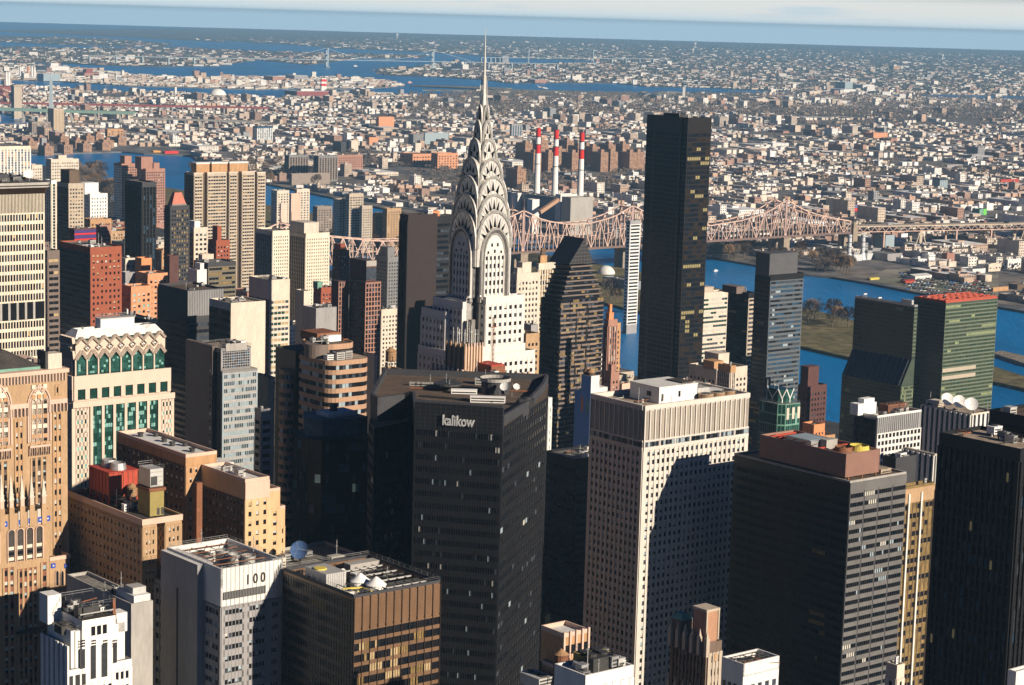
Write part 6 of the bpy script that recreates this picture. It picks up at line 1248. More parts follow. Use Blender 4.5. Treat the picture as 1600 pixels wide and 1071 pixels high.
def striped(label, cx, cy, lx, rx, d, dishes, seed):
    B = survey('office_block', label, 'building', cx, cy, lx, rx, d, cap=60, seed=seed); H, W_, D_ = B.H-1, B.W, B.D; B.w.prism(rect(0, W_, 0, D_), 10, H, 'glass_night', 'roof_tan')
    for (a, c, L) in (((0, 0), (W_, 0), W_), ((0, D_), (0, 0), D_)):
        n = max(1, round(L/3.4)); dx, dy = (c[0]-a[0])/L, (c[1]-a[1])/L
        for k in range(n+1): t = L*k/n; p = lambda q: (a[0]+dx*q, a[1]+dy*q); b = MB(); b.obox(p(max(0, t-.85)), p(min(L, t+.85)), 0, .9, 12, H+.3, 'white_panel'); B.part('stone_pier', b)
        B.fac(a, c, 12, H-1, n*2, int((H-13)/3.6), wf=.8, hf=.6, pd=.2, sd=.3, wall='grey_dark', kinds=GK, mode='band', mx=.8)
    B.ring(rect(0, W_, 0, D_), H, 1.0, .6, 'cream')
    if dishes:
        for k in range(3): B.dish(W_*.25, D_*(.62-.24*k), H, 3.7, -2.0-.15*k, 'white_paint', .55)
        B.unit(W_*.1, D_*.8, H, 8, 6, 3, 'cream', fan=False); B.mast(3, D_*.9, H, 8)
    B.clutter(1, W_-1, 1, D_-1, H, 6, 3); B.finish()
striped('dark block with white vertical stripes and three big white dishes on its roof', 1518, 647, 1440, 1558, 1130, True, 34)
striped('small striped dark block with one bright stone edge below the three dishes', 1461, 710, 1411, 1465, 980, False, 35)
def green_glass():
    B = survey('glass_tower', 'green glass tower with white V shaped crown frames and short masts', 'tower', 1222, 633, 1181, 1250, 1080, cap=60, seed=36); H, W_, D_ = B.H, B.W, B.D; c_ = 3
    poly = [(c_, 0), (W_, 0), (W_, D_), (c_, D_), (0, D_-c_), (0, c_)]; B.w.prism(poly, 10, H, 'glass_green_dark', 'roof_grey')
    for a, c, n in ((poly[0], poly[1], 7), (poly[5], poly[0], 2), (poly[4], poly[5], 9)): B.fac(a, c, 12, H, n, 24, wf=.9, hf=.85, pd=.12, sd=.1, wall='copper_green', kinds=[('glass_green', 2), ('glass_green_dark', 7), ('glass_teal', .4)], mode='col', mx=.2)
    for k in range(3): b = MB(); x = W_*(.25+.3*k); b.box(x, x+W_*.14, -.4, -.15, H-8, H-2, 'cream'); B.part('stone_panel', b)
    zt = B.z(1222, 612); b = MB(); i_ = 2.5; q = [(c_+i_, i_), (W_-i_, i_), (W_-i_, D_-i_), (c_+i_, D_-i_), (i_, D_-c_-i_), (i_, c_+i_)]; b.prism(q, H, zt, 'glass_green', 'glass_green_dark'); B.part('glass_lantern', b)
    for i in range(6):
        a, c = q[i], q[(i+1) % 6]; m_ = ((a[0]+c[0])/2, (a[1]+c[1])/2); b = MB(); b.bar((*a, zt+.2), (*m_, H+2.2), .35, 'white_paint', 4); b.bar((*m_, H+2.2), (*c, zt+.2), .35, 'white_paint', 4); b.bar((*m_, H), (*m_, H+2.2), .35, 'white_paint', 4); b.bar((*a, zt), (*a, zt+3.5), .18, 'metal', 4); B.part('crown_frame', b)
    B.rail(poly, H, 1.2); B.finish()
green_glass()
def blue_wall():
    B = survey('narrow_block', 'narrow white block whose shaded side is painted bright blue with a mural', 'building', 924, 588, 909, 937, 1150, cap=20, seed=37); H, W_, D_ = B.H, B.W, B.D
    B.w.prism(rect(0, W_, 0, D_), 10, H, 'white_panel', 'roof_grey'); B.w.prism(rect(W_, W_+7, 1, D_), 10, B.z(945, 609), 'white_panel', 'roof_white')
    b = MB(); b.box(-.12, 0, .2, D_, 12, H-.5, 'blue_wall'); B.part('painted_wall', b); D2 = B.uy(900, z=150); zl = B.z(905, 612, 0, D_*1.05); B.w.prism(rect(0, W_, D_, D2), 10, zl, 'white_panel', 'roof_white'); b = MB(); b.box(-.14, -.01, D_+.01, D2, 12, zl, 'blue_wall'); B.part('painted_wall', b)
    for (fy, py, m, h) in ((.85, 632, 'orange_brick', 5), (.25, 637, 'copper_green', 5)):
        b = MB(); y = D_*fy; z = B.z(910, py, 0, y); n = 14; b.add([(-.16, y+1.1*math.cos(2*math.pi*i/n), z+h*math.sin(2*math.pi*i/n)) for i in range(n)], [tuple(range(n))], m); B.part('mural_shape', b)
    for k in (.2, .6): b = MB(); b.cyl(W_*.4, D_*k+1.5, H, H+1.5, 2.2, 'wood_dark', 12); b.cyl(W_*.4, D_*k+1.5, H+1.5, H+4, 2.3, 'wood', 12, .1); B.part('water_tank', b)
    b = MB(); b.box(W_*.2, W_*.45, -.1, 0, H-13, H-10.5, 'glass'); B.part('window', b); B.finish()
blue_wall()
def slab_beige():
    B = survey('apartment_slab', 'wide beige apartment slab with dark vertical recesses and three brown roof boxes', 'apartment', 303, 272, 288, 415, 2100, cap=100, seed=38); H, W_, D_ = B.H, B.W, B.D; m = 'limestone'
    cuts = [(303, 317), (324, 354), (358, 371), (378, 398), (402, 415)]; B.w.prism(rect(0, W_, 3.5, D_), 10, H-.5, 'dark_brick', 'roof_tan')  # dark core: shade of recesses and north-west side put into colour
    for i, (p0, p1) in enumerate(cuts):
        x0, x1 = B.ux(p0) if p0 > 303 else 0, B.ux(p1); h = H if i < 4 else H-1; B.w.prism(rect(x0, x1, 0, D_-2), 10, h, m, 'roof_tan'); B.ring(rect(x0, x1, 0, D_-2), h, 1.1, .5, 'cream'); nr = int((h-14)/3.3)
        B.fac((x0, 0), (x1, 0), h-2-nr*3.3, h-2, max(2, round((x1-x0)/3.0)), nr, wf=.86, hf=.46, pd=.3, sd=.8, wall=m, span='limestone', kinds=[('glass', 5), ('glass_gold', 1)], mode='band')
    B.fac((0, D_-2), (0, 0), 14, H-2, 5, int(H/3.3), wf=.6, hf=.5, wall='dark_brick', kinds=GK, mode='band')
    for (p0, p1) in ((311, 332), (335, 360), (363, 392)): b = MB(); x0, x1 = B.ux(p0), B.ux(p1)-.5; b.box(x0, x1, 5, D_-3, H-.5, H+9, 'tan_brick'); b.box(x0-.4, x1+.4, 4.6, D_-2.6, H+9, H+10.5, 'white_panel'); B.part('penthouse', b)
    B.finish()
slab_beige()
def red_pyramid():
    B = survey('apartment_tower', 'dark grey tower with yellowish windows under a cut off salmon pyramid roof', 'tower', 266, 322, 257, 296, 1700, cap=60, seed=39); H, W_, D_ = B.H, B.W, B.D; B.w.prism(rect(0, W_, 0, D_), 10, H, 'grey_dark', 'roof_dark'); nr = int((H-16)/3.4)
    B.fac((0, 0), (W_, 0), H-3-nr*3.4, H-3, 7, nr, wf=.6, hf=.5, wall='grey_dark', kinds=[('glass', 4), ('glass_gold', 3), ('lit_yellow', .6)], mode='band'); B.fac((0, D_), (0, 0), H-3-nr*3.4, H-3, 4, nr, wf=.6, hf=.5, wall='black_frame', kinds=GK, mode='band')
    zt = B.z(278, 301, W_*.4, D_*.4); b = MB(); b.prism(rect(W_*.12, W_*.88, D_*.1, D_*.9), H, zt, 'salmon_roof', 'roof_dark', rect(W_*.32, W_*.68, D_*.3, D_*.7)); b.box(W_*.12, W_*.88, D_*.1-.1, D_*.9, H, H+1, 'grey_mid'); B.part('pyramid_roof', b); B.finish()
mk('salmon_roof', (.48,.17,.12), var=.12)
red_pyramid()
def plum():
    B = survey('apartment_tower', 'plum brown tower whose sunny bays carry pink window grids', 'tower', 571, 441, 546, 595, 1500, cap=90, seed=40); H, W_, D_ = B.H, B.W, B.D; B.w.prism(rect(0, W_, 0, D_), 10, H, 'plum_brick', 'roof_dark'); nr = int((H-16)/3.3)
    B.fac((0, 0), (W_, 0), H-1-nr*3.3, H-1, 5, nr, wf=.72, hf=.8, pd=.3, sd=.25, wall='pink_brick', kinds=GK, mode='each', mx=.3)
    B.fac((0, D_), (0, 0), H-1-nr*3.3, H-1, 8, nr, wf=.7, hf=.6, pd=.1, wall='black_frame', kinds=GK, mode='band')  # shaded wall blackened through its colour
    for k in range(0, nr, 5): B.w.box(0, W_, -.5, 0, H-1-k*3.3-.5, H-1-k*3.3+.5, 'pink_brick')
    zt = B.z(577, 408, W_*.25, 3); b = MB(); b.prism(rect(W_*.2, W_*.85, 3, D_+4), H, zt, 'plum_brick', 'roof_dark'); b.box(W_*.2, W_*.85, 2.85, 3, H+1, zt-5, 'glass_grey'); b.box(W_*.2, W_*.85, 2.8, 3, zt-4, zt, 'concrete'); B.part('upper_stage', b)
    y0 = D_+2; zl = B.z(535, 438, -4, y0+6); x0 = -3; B.w.prism(rect(x0-5, x0+4, y0, y0+9), 10, zl, 'plum_brick', 'roof_dark'); n2 = int((zl-16)/3.3); B.fac((x0-5, y0), (x0, y0), zl-1-n2*3.3, zl-1, 2, n2, wf=.7, hf=.8, pd=.3, sd=.25, wall='pink_brick', kinds=GK, mode='band', mx=.3); B.finish()
plum()
mk('purple', (.06,.04,.16)); PW = pun(fh=3.3, bay=2.8, wf=.45)
MORE = [
 ('beige stepped prewar tower just right of the steel crown', 808, 428, 795, 843, 1250, 'cream', pun(fh=3.3, bay=2.6, wf=.5), None, dict(junk=4, ph=[(.3, .7, .2, .8, 7, 'cream'), (.05, .25, .1, .5, 4, 'cream')], cap=70)),
 ('slim beige tower with a brown ornate top between crown and wedge roof', 842, 412, 838, 868, 1420, 'cream', fins(wall='cream', bay=2.2, kinds=[('glass', 1), ('blind_warm', 1)]), None, dict(junk=0, cap=30, ph=[(.1, .5, .1, .9, 6, 'tan_brick'), (.18, .42, .2, .7, 11, 'dark_brick')])),
 ('gold balcony apartment block low beside the steel crowned tower', 822, 522, 800, 843, 1080, 'gold_brick', pun(fh=3.2, bay=2.4, wf=.55), None, dict(junk=3, cap=60)),
 ('grey louvred block behind the gold balcony apartments', 830, 508, 818, 841, 1180, 'grey_panel', rib(kinds=GK, fh=3.4), None, dict(junk=2, cap=20)),
 ('brick tower with white window strips and an orange steeple', 951, 500, 944, 965, 1290, 'pink_brick', fins(wall='pink_brick', bay=2.2, kinds=[('blind', 2), ('glass_grey', 2)]), None, dict(junk=0, cap=30, ph=[(.1, .6, .1, .9, 5, 'orange_brick'), (.2, .45, .2, .7, 10, 'orange_brick')])),
 ('tan apartment block beside the brick tower with the orange steeple', 963, 505, 958, 970, 1330, 'tan_brick', PW, None, dict(junk=1, cap=20)),
 ('small stepped pink brick block at the foot of the wedge roofed tower', 955, 582, 944, 968, 1180, 'pink_brick', pun(fh=3.2, bay=2.6), None, dict(junk=3, cap=30, ph=[(.1, .5, .1, .6, 5, 'pink_brick')])),
 ('second small pink block right of the stepped one', 972, 600, 962, 986, 1190, 'salmon_stone', pun(fh=3.2, bay=2.6), None, dict(junk=3, cap=20)),
 ('slim white chimney like stair block beside the black lettered tower', 857, 622, 852, 863, 1000, 'white_panel', pun(bay=2), None, dict(junk=0, cap=8)),
 ('beige setback block with striped windows before the pale banded tower', 1100, 600, 1062, 1110, 1200, 'salmon_stone', PW, None, dict(junk=4, cap=40)),
 ('small tan tower top rising from the beige prewar block', 1142, 572, 1122, 1150, 1240, 'tan_brick', fins(bay=1.6, wall='cream', kinds=[('glass', 1)]), None, dict(junk=1, cap=20)),
 ('dark glass tower with a grey louvred cap and warm lit edge', 1204, 430, 1180, 1256, 1480, 'charcoal', rib(kinds=[('glass_grey', 4), ('glass_blue', 4), ('blind_blue', 1), ('glass', 4)], wall='slate_band', fh=3.2, bay=2.4), rib(kinds=[('glass', 5), ('glass_night', 3), ('glass_gold', 1)], wall='black_frame', fh=3.2), dict(junk=3, cap=100, ph=[(-.02, .82, .05, .95, 15.5, 'louvre_grey')])),
 ('cream building with tall windows below the grey tower with the red pyramid', 303, 356, 291, 325, 1780, 'cream', pun(bay=4, fh=4, wf=.6), pun(bay=4, fh=4, wall='tan_brick'), dict(junk=1, cap=40, ph=[(.1, .5, .1, .8, 6, 'white_brick')])),
 ('red brick stepped apartment block in front of the wide beige slab', 338, 376, 325, 359, 1740, 'red_brick', pun(bay=3, fh=3.4), None, dict(junk=1, cap=40, ph=[(.2, .5, .2, .8, 12, 'red_brick')])),
 ('tan block with a sloped roof left of the dark banded office block', 316, 398, 310, 334, 1640, 'peach', None, None, dict(junk=3, cap=5)),
 ('white cubic building with stair tower behind the black louvred box', 308, 422, 294, 323, 1500, 'white_panel', None, None, dict(junk=2, ph=[(.5, .9, .2, .8, 5, 'white_panel')])),
 ('plain dark brown cube among the low blocks', 265, 400, 258, 279, 1560, 'plum_brick', None, None, dict(junk=0)),
 ('bright orange stucco cube lit by the sun behind the red brick slab tower', 221, 404, 211, 237, 1580, 'orange_brick', None, None, dict(junk=0)),
 ('low cream block left of the orange cube', 196, 404, 188, 212, 1590, 'cream', pun(bay=4, fh=4), None, dict(junk=3, cap=20)),
 ('orange brick block with white trim and two rows of windows', 231, 428, 214, 262, 1520, 'orange_pale', pun(bay=4, fh=3.8, kinds=[('glass', 2), ('blind', 1)]), None, dict(junk=3, cap=30)),
 ('grey blank box between the orange brick block and the red brick slab', 196, 426, 188, 211, 1530, 'grey_panel', None, None, dict(junk=0)),
 ('peach postmodern block with curved glass right of the red brick slab tower', 205, 448, 190, 237, 1440, 'orange_pale', pun(bay=3.2, fh=3.8, kinds=[('glass_teal', 1), ('blind', 2), ('glass', 2)]), None, dict(junk=2, cap=40)),
 ('dark glass low block with white roof pipes below the peach block', 232, 500, 188, 247, 1180, 'glass_night', rib(bay=1.5, fh=3, wf=.8, hf=.8, kinds=GK, wall='metal_dark'), None, dict(junk=16, cap=30)),
 ('low block with purple and red stripes behind the red brick slab tower', 116, 358, 107, 150, 1720, 'plum_brick', None, None, dict(junk=4, roof='roof_white', stripe=1)),
 ('low tan school like block before the white arched hospital wing', 141, 343, 130, 174, 2300, 'tan_brick', pun(bay=4, fh=4), None, dict(junk=3, cap=20)),
 ('small red brick block beside the purple and red striped one', 156, 352, 150, 173, 1760, 'pink_brick', pun(bay=3, fh=3.4), None, dict(junk=4, cap=20)),
 ('dark blue shaded apartment block left of the flat brown slab tower', 606, 402, 586, 624, 1900, 'grey_mid', pun(bay=3, fh=3.2, kinds=GK), None, dict(junk=3, cap=40, ph=[(.2, .8, .2, .8, 9, 'grey_mid')])),
 ('small brown penthouse topped block below the truss bridge', 532, 392, 520, 546, 1800, 'plum_brick', pun(bay=3, fh=3.2), None, dict(junk=1, cap=20, ph=[(.1, .6, .1, .9, 6, 'red_brick')])),
 ('low brick row with a green copper cupola below the white twin slabs', 502, 450, 490, 524, 1650, 'red_brick', pun(bay=3, fh=3.2), None, dict(junk=3, cap=20, ph=[(-.1, .25, .3, .9, 5, 'copper_green')])),
 ('thin tan block with a striped side at the foot of the white twin slabs', 475, 455, 462, 484, 1600, 'cream', None, None, dict(junk=1)),
 ('beige low block with water tank left of the steel crowned tower', 612, 578, 596, 628, 860, 'tan_brick', None, None, dict(junk=3, tank=1)),
 ('peach blank wall beside the ribbon tower', 585, 555, 568, 590, 960, 'peach', None, None, dict(junk=0)),
 ('dark warehouse like block in shade behind the pale grid tower', 420, 590, 396, 430, 1000, 'grey_mid', None, None, dict(junk=2)),
 ('green shaded brick block at the foot of the black lettered tower', 852, 962, 838, 860, 760, 'yellow_brick', pun(bay=2.4, fh=3.2), None, dict(junk=0, cap=30)),
 ('orange roofed small building by the green glass tower', 1272, 664, 1254, 1289, 1240, 'orange_brick', pun(bay=2.5, fh=3), None, dict(junk=1, cap=10, roof='roof_tan')),
 ('dark low plant block behind the mauve roof box', 1400, 716, 1380, 1432, 880, 'grey_dark', None, None, dict(junk=4)),
]
mk('louvre_grey', (.09,.09,.095), rough=.6); mk('slate_band', (.10,.115,.13), rough=.5)
for t in MORE:
    lab, cx, cy, lx, rx, d, wall, Sf, Wf, ex = t; ex = dict(ex); stripe = ex.pop('stripe', 0); tk = ex.pop('tank', 0)
    tall = (1075-cy) > 0 and d < 1600 and cy < 520
    B = simple('tower' if tall else 'city_building', lab, 'tower' if tall else 'building', cx, cy, lx, rx, d, wall, Sf, Wf if Wf else (Sf or None), **ex)
    if stripe:
        for (f0, f1, m) in ((.1, 2.6, 'purple'), (2.7, 4.0, 'billboard_red'), (4.2, 7, 'purple'), (7.2, 8.4, 'billboard_red')): b = MB(); b.box(0, B.W, -.3, 0, B.H-1-f1, B.H-1-f0, m); B.part('colour_band', b)
    if tk: B.tank(B.W*.5, B.D*.6, B.H, 2.2, 4)
    B.finish()

# ================= small buildings along the bottom edge =================
def tan_low():
    B = survey('low_building', 'small orange brick building with water tanks between the lettered tower and white tower', 'building', 893, 1004, 838, 938, 560, cap=60, seed=50); H, W_, D_ = B.H, B.W, B.D; m = 'tan_brick'
    B.block(0, W_, 0, D_*.8, 10, H-9, m, 'roof_tan', 1.0, 'salmon_stone', fS=dict(z0=60, z1=H-10, nc=5, nr=24, wf=.4, hf=.5, wall=m, kinds=WARMW), fW=dict(z0=60, z1=H-10, nc=5, nr=24, wf=.4, hf=.5, wall=m, kinds=WARMW))
    x0, x1 = W_*.1, W_*.95; B.w.prism(rect(x0, x1, D_*.3, D_*.95), H-9, H, m, 'roof_white'); B.ring(rect(x0, x1, D_*.3, D_*.95), H, 1.2, .4, 'salmon_stone')
    for k in range(4): b = MB(); x = x0+(x1-x0)*(k+.35)/4; b.box(x, x+1.3, D_*.3-.12, D_*.3, H-5, H-2.4, 'glass'); b.box(x-.15, x+1.45, D_*.3-.2, D_*.3-.12, H-5.2, H-5, 'salmon_stone'); B.part('window', b)
    for k in range(5): b = MB(); x = x0+(x1-x0)*k/4; b.box(x-.3, x+.3, D_*.3-.5, D_*.3, H-9, H+1.6, 'salmon_stone'); B.part('pilaster', b)
    B.tank(-1, D_*.2, H-11, 2.0, 4.2, 'rust', 3); B.tank(W_*.75, -4, H-16, 2.4, 4, 'wood_dark', 3, 'wood'); B.dish(W_*.9, 1, H-9, 1.2, -2); B.dish(W_*.7, 1.5, H-9, 1.0, -2); B.unit(-6, D_*.4, H-14, 5, 8, 3, 'duct'); B.clutter(.5, W_-.5, .5, D_*.28, H-9, 6, 2); B.finish()
tan_low()
def white_low():
    B = survey('low_building', 'white flat topped building crowded with black roof vents below the small orange one', 'building', 915, 1062, 884, 990, 470, cap=30, seed=51); H, W_, D_ = B.H, B.W, B.D; B.block(0, W_, 0, D_+4, 10, H, 'white_brick', 'roof_white', .9, 'white_brick', fS=dict(z0=100, z1=H-2, nc=5, nr=12, wf=.5, hf=.4, wall='white_brick'))
    B.unit(W_*.3, D_*.35, H, W_*.45, 5, 3.2, 'metal_dark'); B.unit(W_*.3, D_*.8, H, W_*.5, 4, 3.2, 'yellow_brick'); B.clutter(.5, W_-1, .5, D_+3, H, 16, 2.4); B.finish()
white_low()
def gothic_small():
    B = survey('gothic_building', 'small gothic stone building with sunlit finials and a brick water tank house', 'building', 1106, 1010, 1050, 1128, 560, cap=60, seed=52); H, W_, D_ = B.H, B.W, B.D; m = 'dark_stone'
    B.w.prism(rect(0, W_, 0, D_), 10, H, m, 'roof_dark'); B.ring(rect(0, W_, 0, D_), H, .8, .4, m); B.fac((0, D_), (0, 0), 70, H-3, 9, 26, wf=.5, hf=.55, pd=.5, sd=.2, wall=m, kinds=WARMW); B.fac((0, 0), (W_, 0), 70, H-2, 3, 26, wf=.4, hf=.5, pd=.4, wall='limestone', kinds=WARMW)
    for k in range(6):
        y = D_*k/5; b = MB(); b.box(-.9, .3, y-.4, y+.6, H-3, H+2.2, 'limestone'); b.prism(rect(-.7, .1, y-.2, y+.4), H+2.2, H+4.2, 'limestone', None, rect(-.35, -.25, y+.05, y+.15)); B.part('finial', b)
        b = MB(); b.box(-.9, 0, y-.3, y+.5, H-16, H-13, 'limestone'); b.prism(rect(-.8, 0, y-.2, y+.4), H-13, H-11.5, 'limestone', None, rect(-.4, -.3, y+.05, y+.15)); B.part('finial', b)
    zt = B.z(1118, 960); b = MB(); x0, x1 = 0.6, W_-.3; b.prism(rect(x0, x1, 1.5, 6.5), H, zt, 'pink_brick', 'roof_brown')
    for k in range(14): b.box(x0-.08, x1+.08, 1.42, 1.5, H+1+k*(zt-H-1)/14, H+1.25+k*(zt-H-1)/14, 'tan_brick')
    for x in (x0-.2, x1-.2): b.box(x, x+.5, 1.25, 1.6, H, zt+.6, 'limestone')
    b.box(x0-.3, x1+.3, 1.2, 6.8, zt, zt+.7, 'limestone'); B.part('tank_house', b); b = MB(); b.box(W_*.4, W_*.62, -.5, -.4, H-4.5, H-2.2, 'gold_brick'); B.part('crest_panel', b)
    b = MB(); b.box(0, W_*.8, D_*.75, D_+.6, H, H+4.5, 'dark_stone'); b.prism(rect(0, W_*.8, D_*.75, D_+.6), H+4.5, H+6, 'copper_green', None, rect(1, W_*.8-1, D_*.8, D_)); B.part('corner_gable', b); B.finish()
mk('dark_stone', (.17,.12,.09), streak=1, var=.2)
gothic_small()
def white_box():
    B = survey('low_building', 'white panelled building with an open roof frame by the small gothic one', 'building', 1162, 1038, 1128, 1218, 500, cap=60, seed=53); H, W_, D_ = B.H, B.W, B.D; m = 'white_panel'; B.w.prism(rect(0, W_, 0, D_), 10, H-3, m, 'roof_dark')
    for (a, c, k) in (((0, 0), (W_, 0), 0), ((W_, 0), (W_, D_), .01), ((W_, D_), (0, D_), 0), ((0, D_), (0, 0), .01)): B.w.obox(a, c, -.4, -k, H-3.2, H-k, m)
    for k in range(5): x = W_*(k+.12)/5; b = MB(); b.box(x, x+W_/5*.5, -.12, 0, H-9, H-5.6, 'glass_grey'); b.box(x, x+W_/5*.5, -.16, -.12, H-7.4, H-7.2, 'white_paint'); B.part('window', b)
    for k in range(4): y = D_*(k+.12)/4; b = MB(); b.box(-.12, 0, y, y+D_/4*.5, H-9, H-5.6, 'glass'); b.box(-.16, -.12, y, y+D_/4*.5, H-7.4, H-7.2, 'white_paint'); B.part('window', b)
    nr = 20; B.fac((0, 0), (W_, 0), H-12-nr*4.5, H-12, 5, nr, wf=.5, hf=.6, pd=.15, wall=m, kinds=GK); B.fac((0, D_), (0, 0), H-12-nr*4.5, H-12, 4, nr, wf=.5, hf=.6, pd=.15, wall=m, kinds=GK)
    b = MB()
    for k in range(4): y = D_*(k+.5)/4; b.bar((0, y, H-.4), (W_, y, H-.4), .14, 'metal_dark', 4); b.bar((0, y, H-.4), (W_, y-1.2, H-1.6), .1, 'rust', 4)
    for k in range(3): x = W_*(k+.5)/3; b.bar((x, 0, H-.5), (x, D_, H-.5), .14, 'metal_dark', 4)
    B.part('roof_frame', b); B.clutter(.5, W_-.5, .5, D_-.5, H-3, 9, 2.5); b = MB(); b.prism([(W_, 1), (W_+3.5, 2.5), (W_+3.5, D_-1), (W_, D_)], 10, H-9, m, 'roof_white'); B.part('corner_bay', b); B.finish()
white_box()
simple('low_building', 'little cream tower block wedged beside the dark banded tower at the bottom', 'building', 1402, 1040, 1385, 1414, 600, 'cream', pun(bay=2.5), None, junk=2, cap=20).finish()
simple('low_building', 'small white corner of a building at the very bottom right', 'building', 1588, 1050, 1575, 1640, 480, 'white_panel', pun(bay=2.5), None, junk=3, cap=20).finish()
# ================= lower city blocks seen between the towers =================
def fill_near():
    g = random.Random(101); SH = LAND['ground']; used = []
    for o in bpy.data.objects:
        if o.type == 'EMPTY' and o.parent is None:
            ms = [c for c in o.children if c.name.startswith('wall')]
            if not ms: continue
            bb = [o.matrix_basis @ Vector(c) for c in ms[0].bound_box]; used.append((min(p.x for p in bb)-4, max(p.x for p in bb)+4, min(p.y for p in bb)-4, max(p.y for p in bb)+4, o))
    cnt = 0; bpy.context.view_layer.update(); dg = bpy.context.evaluated_depsgraph_get(); hid = MB(); mats_ = ['tan_brick', 'red_brick', 'cream', 'limestone', 'pink_brick', 'taupe', 'gold_brick', 'grey_mid', 'white_brick', 'concrete']
    for i in range(-10, 50):
        for j in range(-6, 44):
            U = 300+i*80.5; V = 200+j*45
            for q in range(2):
                w = g.uniform(20, 38); d = g.uniform(22, 32); P = GU*(U+q*36)+GV*V
                if P.y < 880 or abs(P.x) > P.y*.36+60 or not inside(SH, P.x, P.y) or not inside(SH, P.x+w, P.y+w): continue
                h = g.choice([18, 22, 26, 32, 38, 45, 56, 66, 80]) if P.y > 1300 else g.choice([30, 40, 50, 60, 75, 90])
                c = P+GV*w/2+GU*d/2
                if any(a < c.x < b_ and e < c.y < f for a, b_, e, f, _ in used): continue
                px, py = proj((c.x, c.y, h)); 
                off = px < -10 or px > 1610
                # the river must stay open where the photo shows it
                lim = {True: 0}
                ymin = 400 if px < 520 else 470 if px < 640 else 585 if 930 < px < 1010 else 690 if px > 1240 else 600 if px > 1090 else 520
                if px < 200: ymin = 352
                elif px < 300: ymin = 380
                if py < ymin: 
                    h = g.uniform(9, 14); px, py = proj((c.x, c.y, h))
                    if py < ymin-12: continue
                if 590 < px < 1075 and py < 585 and g.random() < .2: continue
                seen = 0; C0 = Vector((0, 0, CAMZ)); Q = [P+GV*w*fx+GU*d*fy+Vector((0, 0, h+.5)) for fx, fy in ((.05, .05), (.95, .05), (.05, .95), (.95, .95), (.5, .5), (.5, .05))]
                for q_ in Q:
                    D_ = q_-C0
                    if not S.ray_cast(dg, C0+D_.normalized()*6, D_.normalized(), distance=D_.length-12)[0]: seen += 1
                m = g.choice(mats_)
                if off or not seen or cnt > 285: hid.prism([tuple((P+GV*a_+GU*b_)[:2]) for a_, b_ in ((0, 0), (w, 0), (w, d), (0, d))], 4, h, m, 'roof_grey'); continue
                B = Bld('city_building', 'ordinary lower block filling the streets between the towers', 'building', P, TH, group='ordinary blocks between the towers', seed=i*100+j, cap=0)
                nr = max(1, int((h-6)/3.5)); nS = max(1, int(w/3.2)); B.block(0, w, 0, d, 4, h, m, g.choice(['roof_grey', 'roof_tan', 'roof_white', 'roof_dark', 'roof_brown']), .9, None, fS=dict(z0=max(5, h-2-nr*3.5), z1=h-2, nc=nS, nr=nr, wf=.5, hf=.5, wall=m, kinds=MIX, mode='band'), fW=dict(z0=max(5, h-2-nr*3.5), z1=h-2, nc=max(1, int(d/3.4)), nr=nr, wf=.5, hf=.5, wall=m, kinds=MIX, mode='band'))
                b = MB(); b.box(w*.3, w*.3+5, d*.4, d*.4+5, h, h+3.5, g.choice([m, 'concrete'])); B.part('stair_house', b)
                if g.random() < .35: B.tank(w*.7, d*.6, h, 1.8, 3.2, 'wood', 2.4)
                if g.random() < .6: B.unit(w*.1, d*.15, h, 3, 2.4, 1.6)
                B.finish(); cnt += 1
    tag(hid.build('street_blocks'), 'low blocks deep between the towers', 'city blocks', kind='stuff'); print('near fill', cnt)
fill_near()
# ================= across the river =================
rg = random.Random(77)
QL = LAND['riverside_land']; ISL = LAND['river_island']
AVOID = []       # (x, y, r) places taken by surveyed things
def avoid(p, r): AVOID.append((p.x, p.y, r))
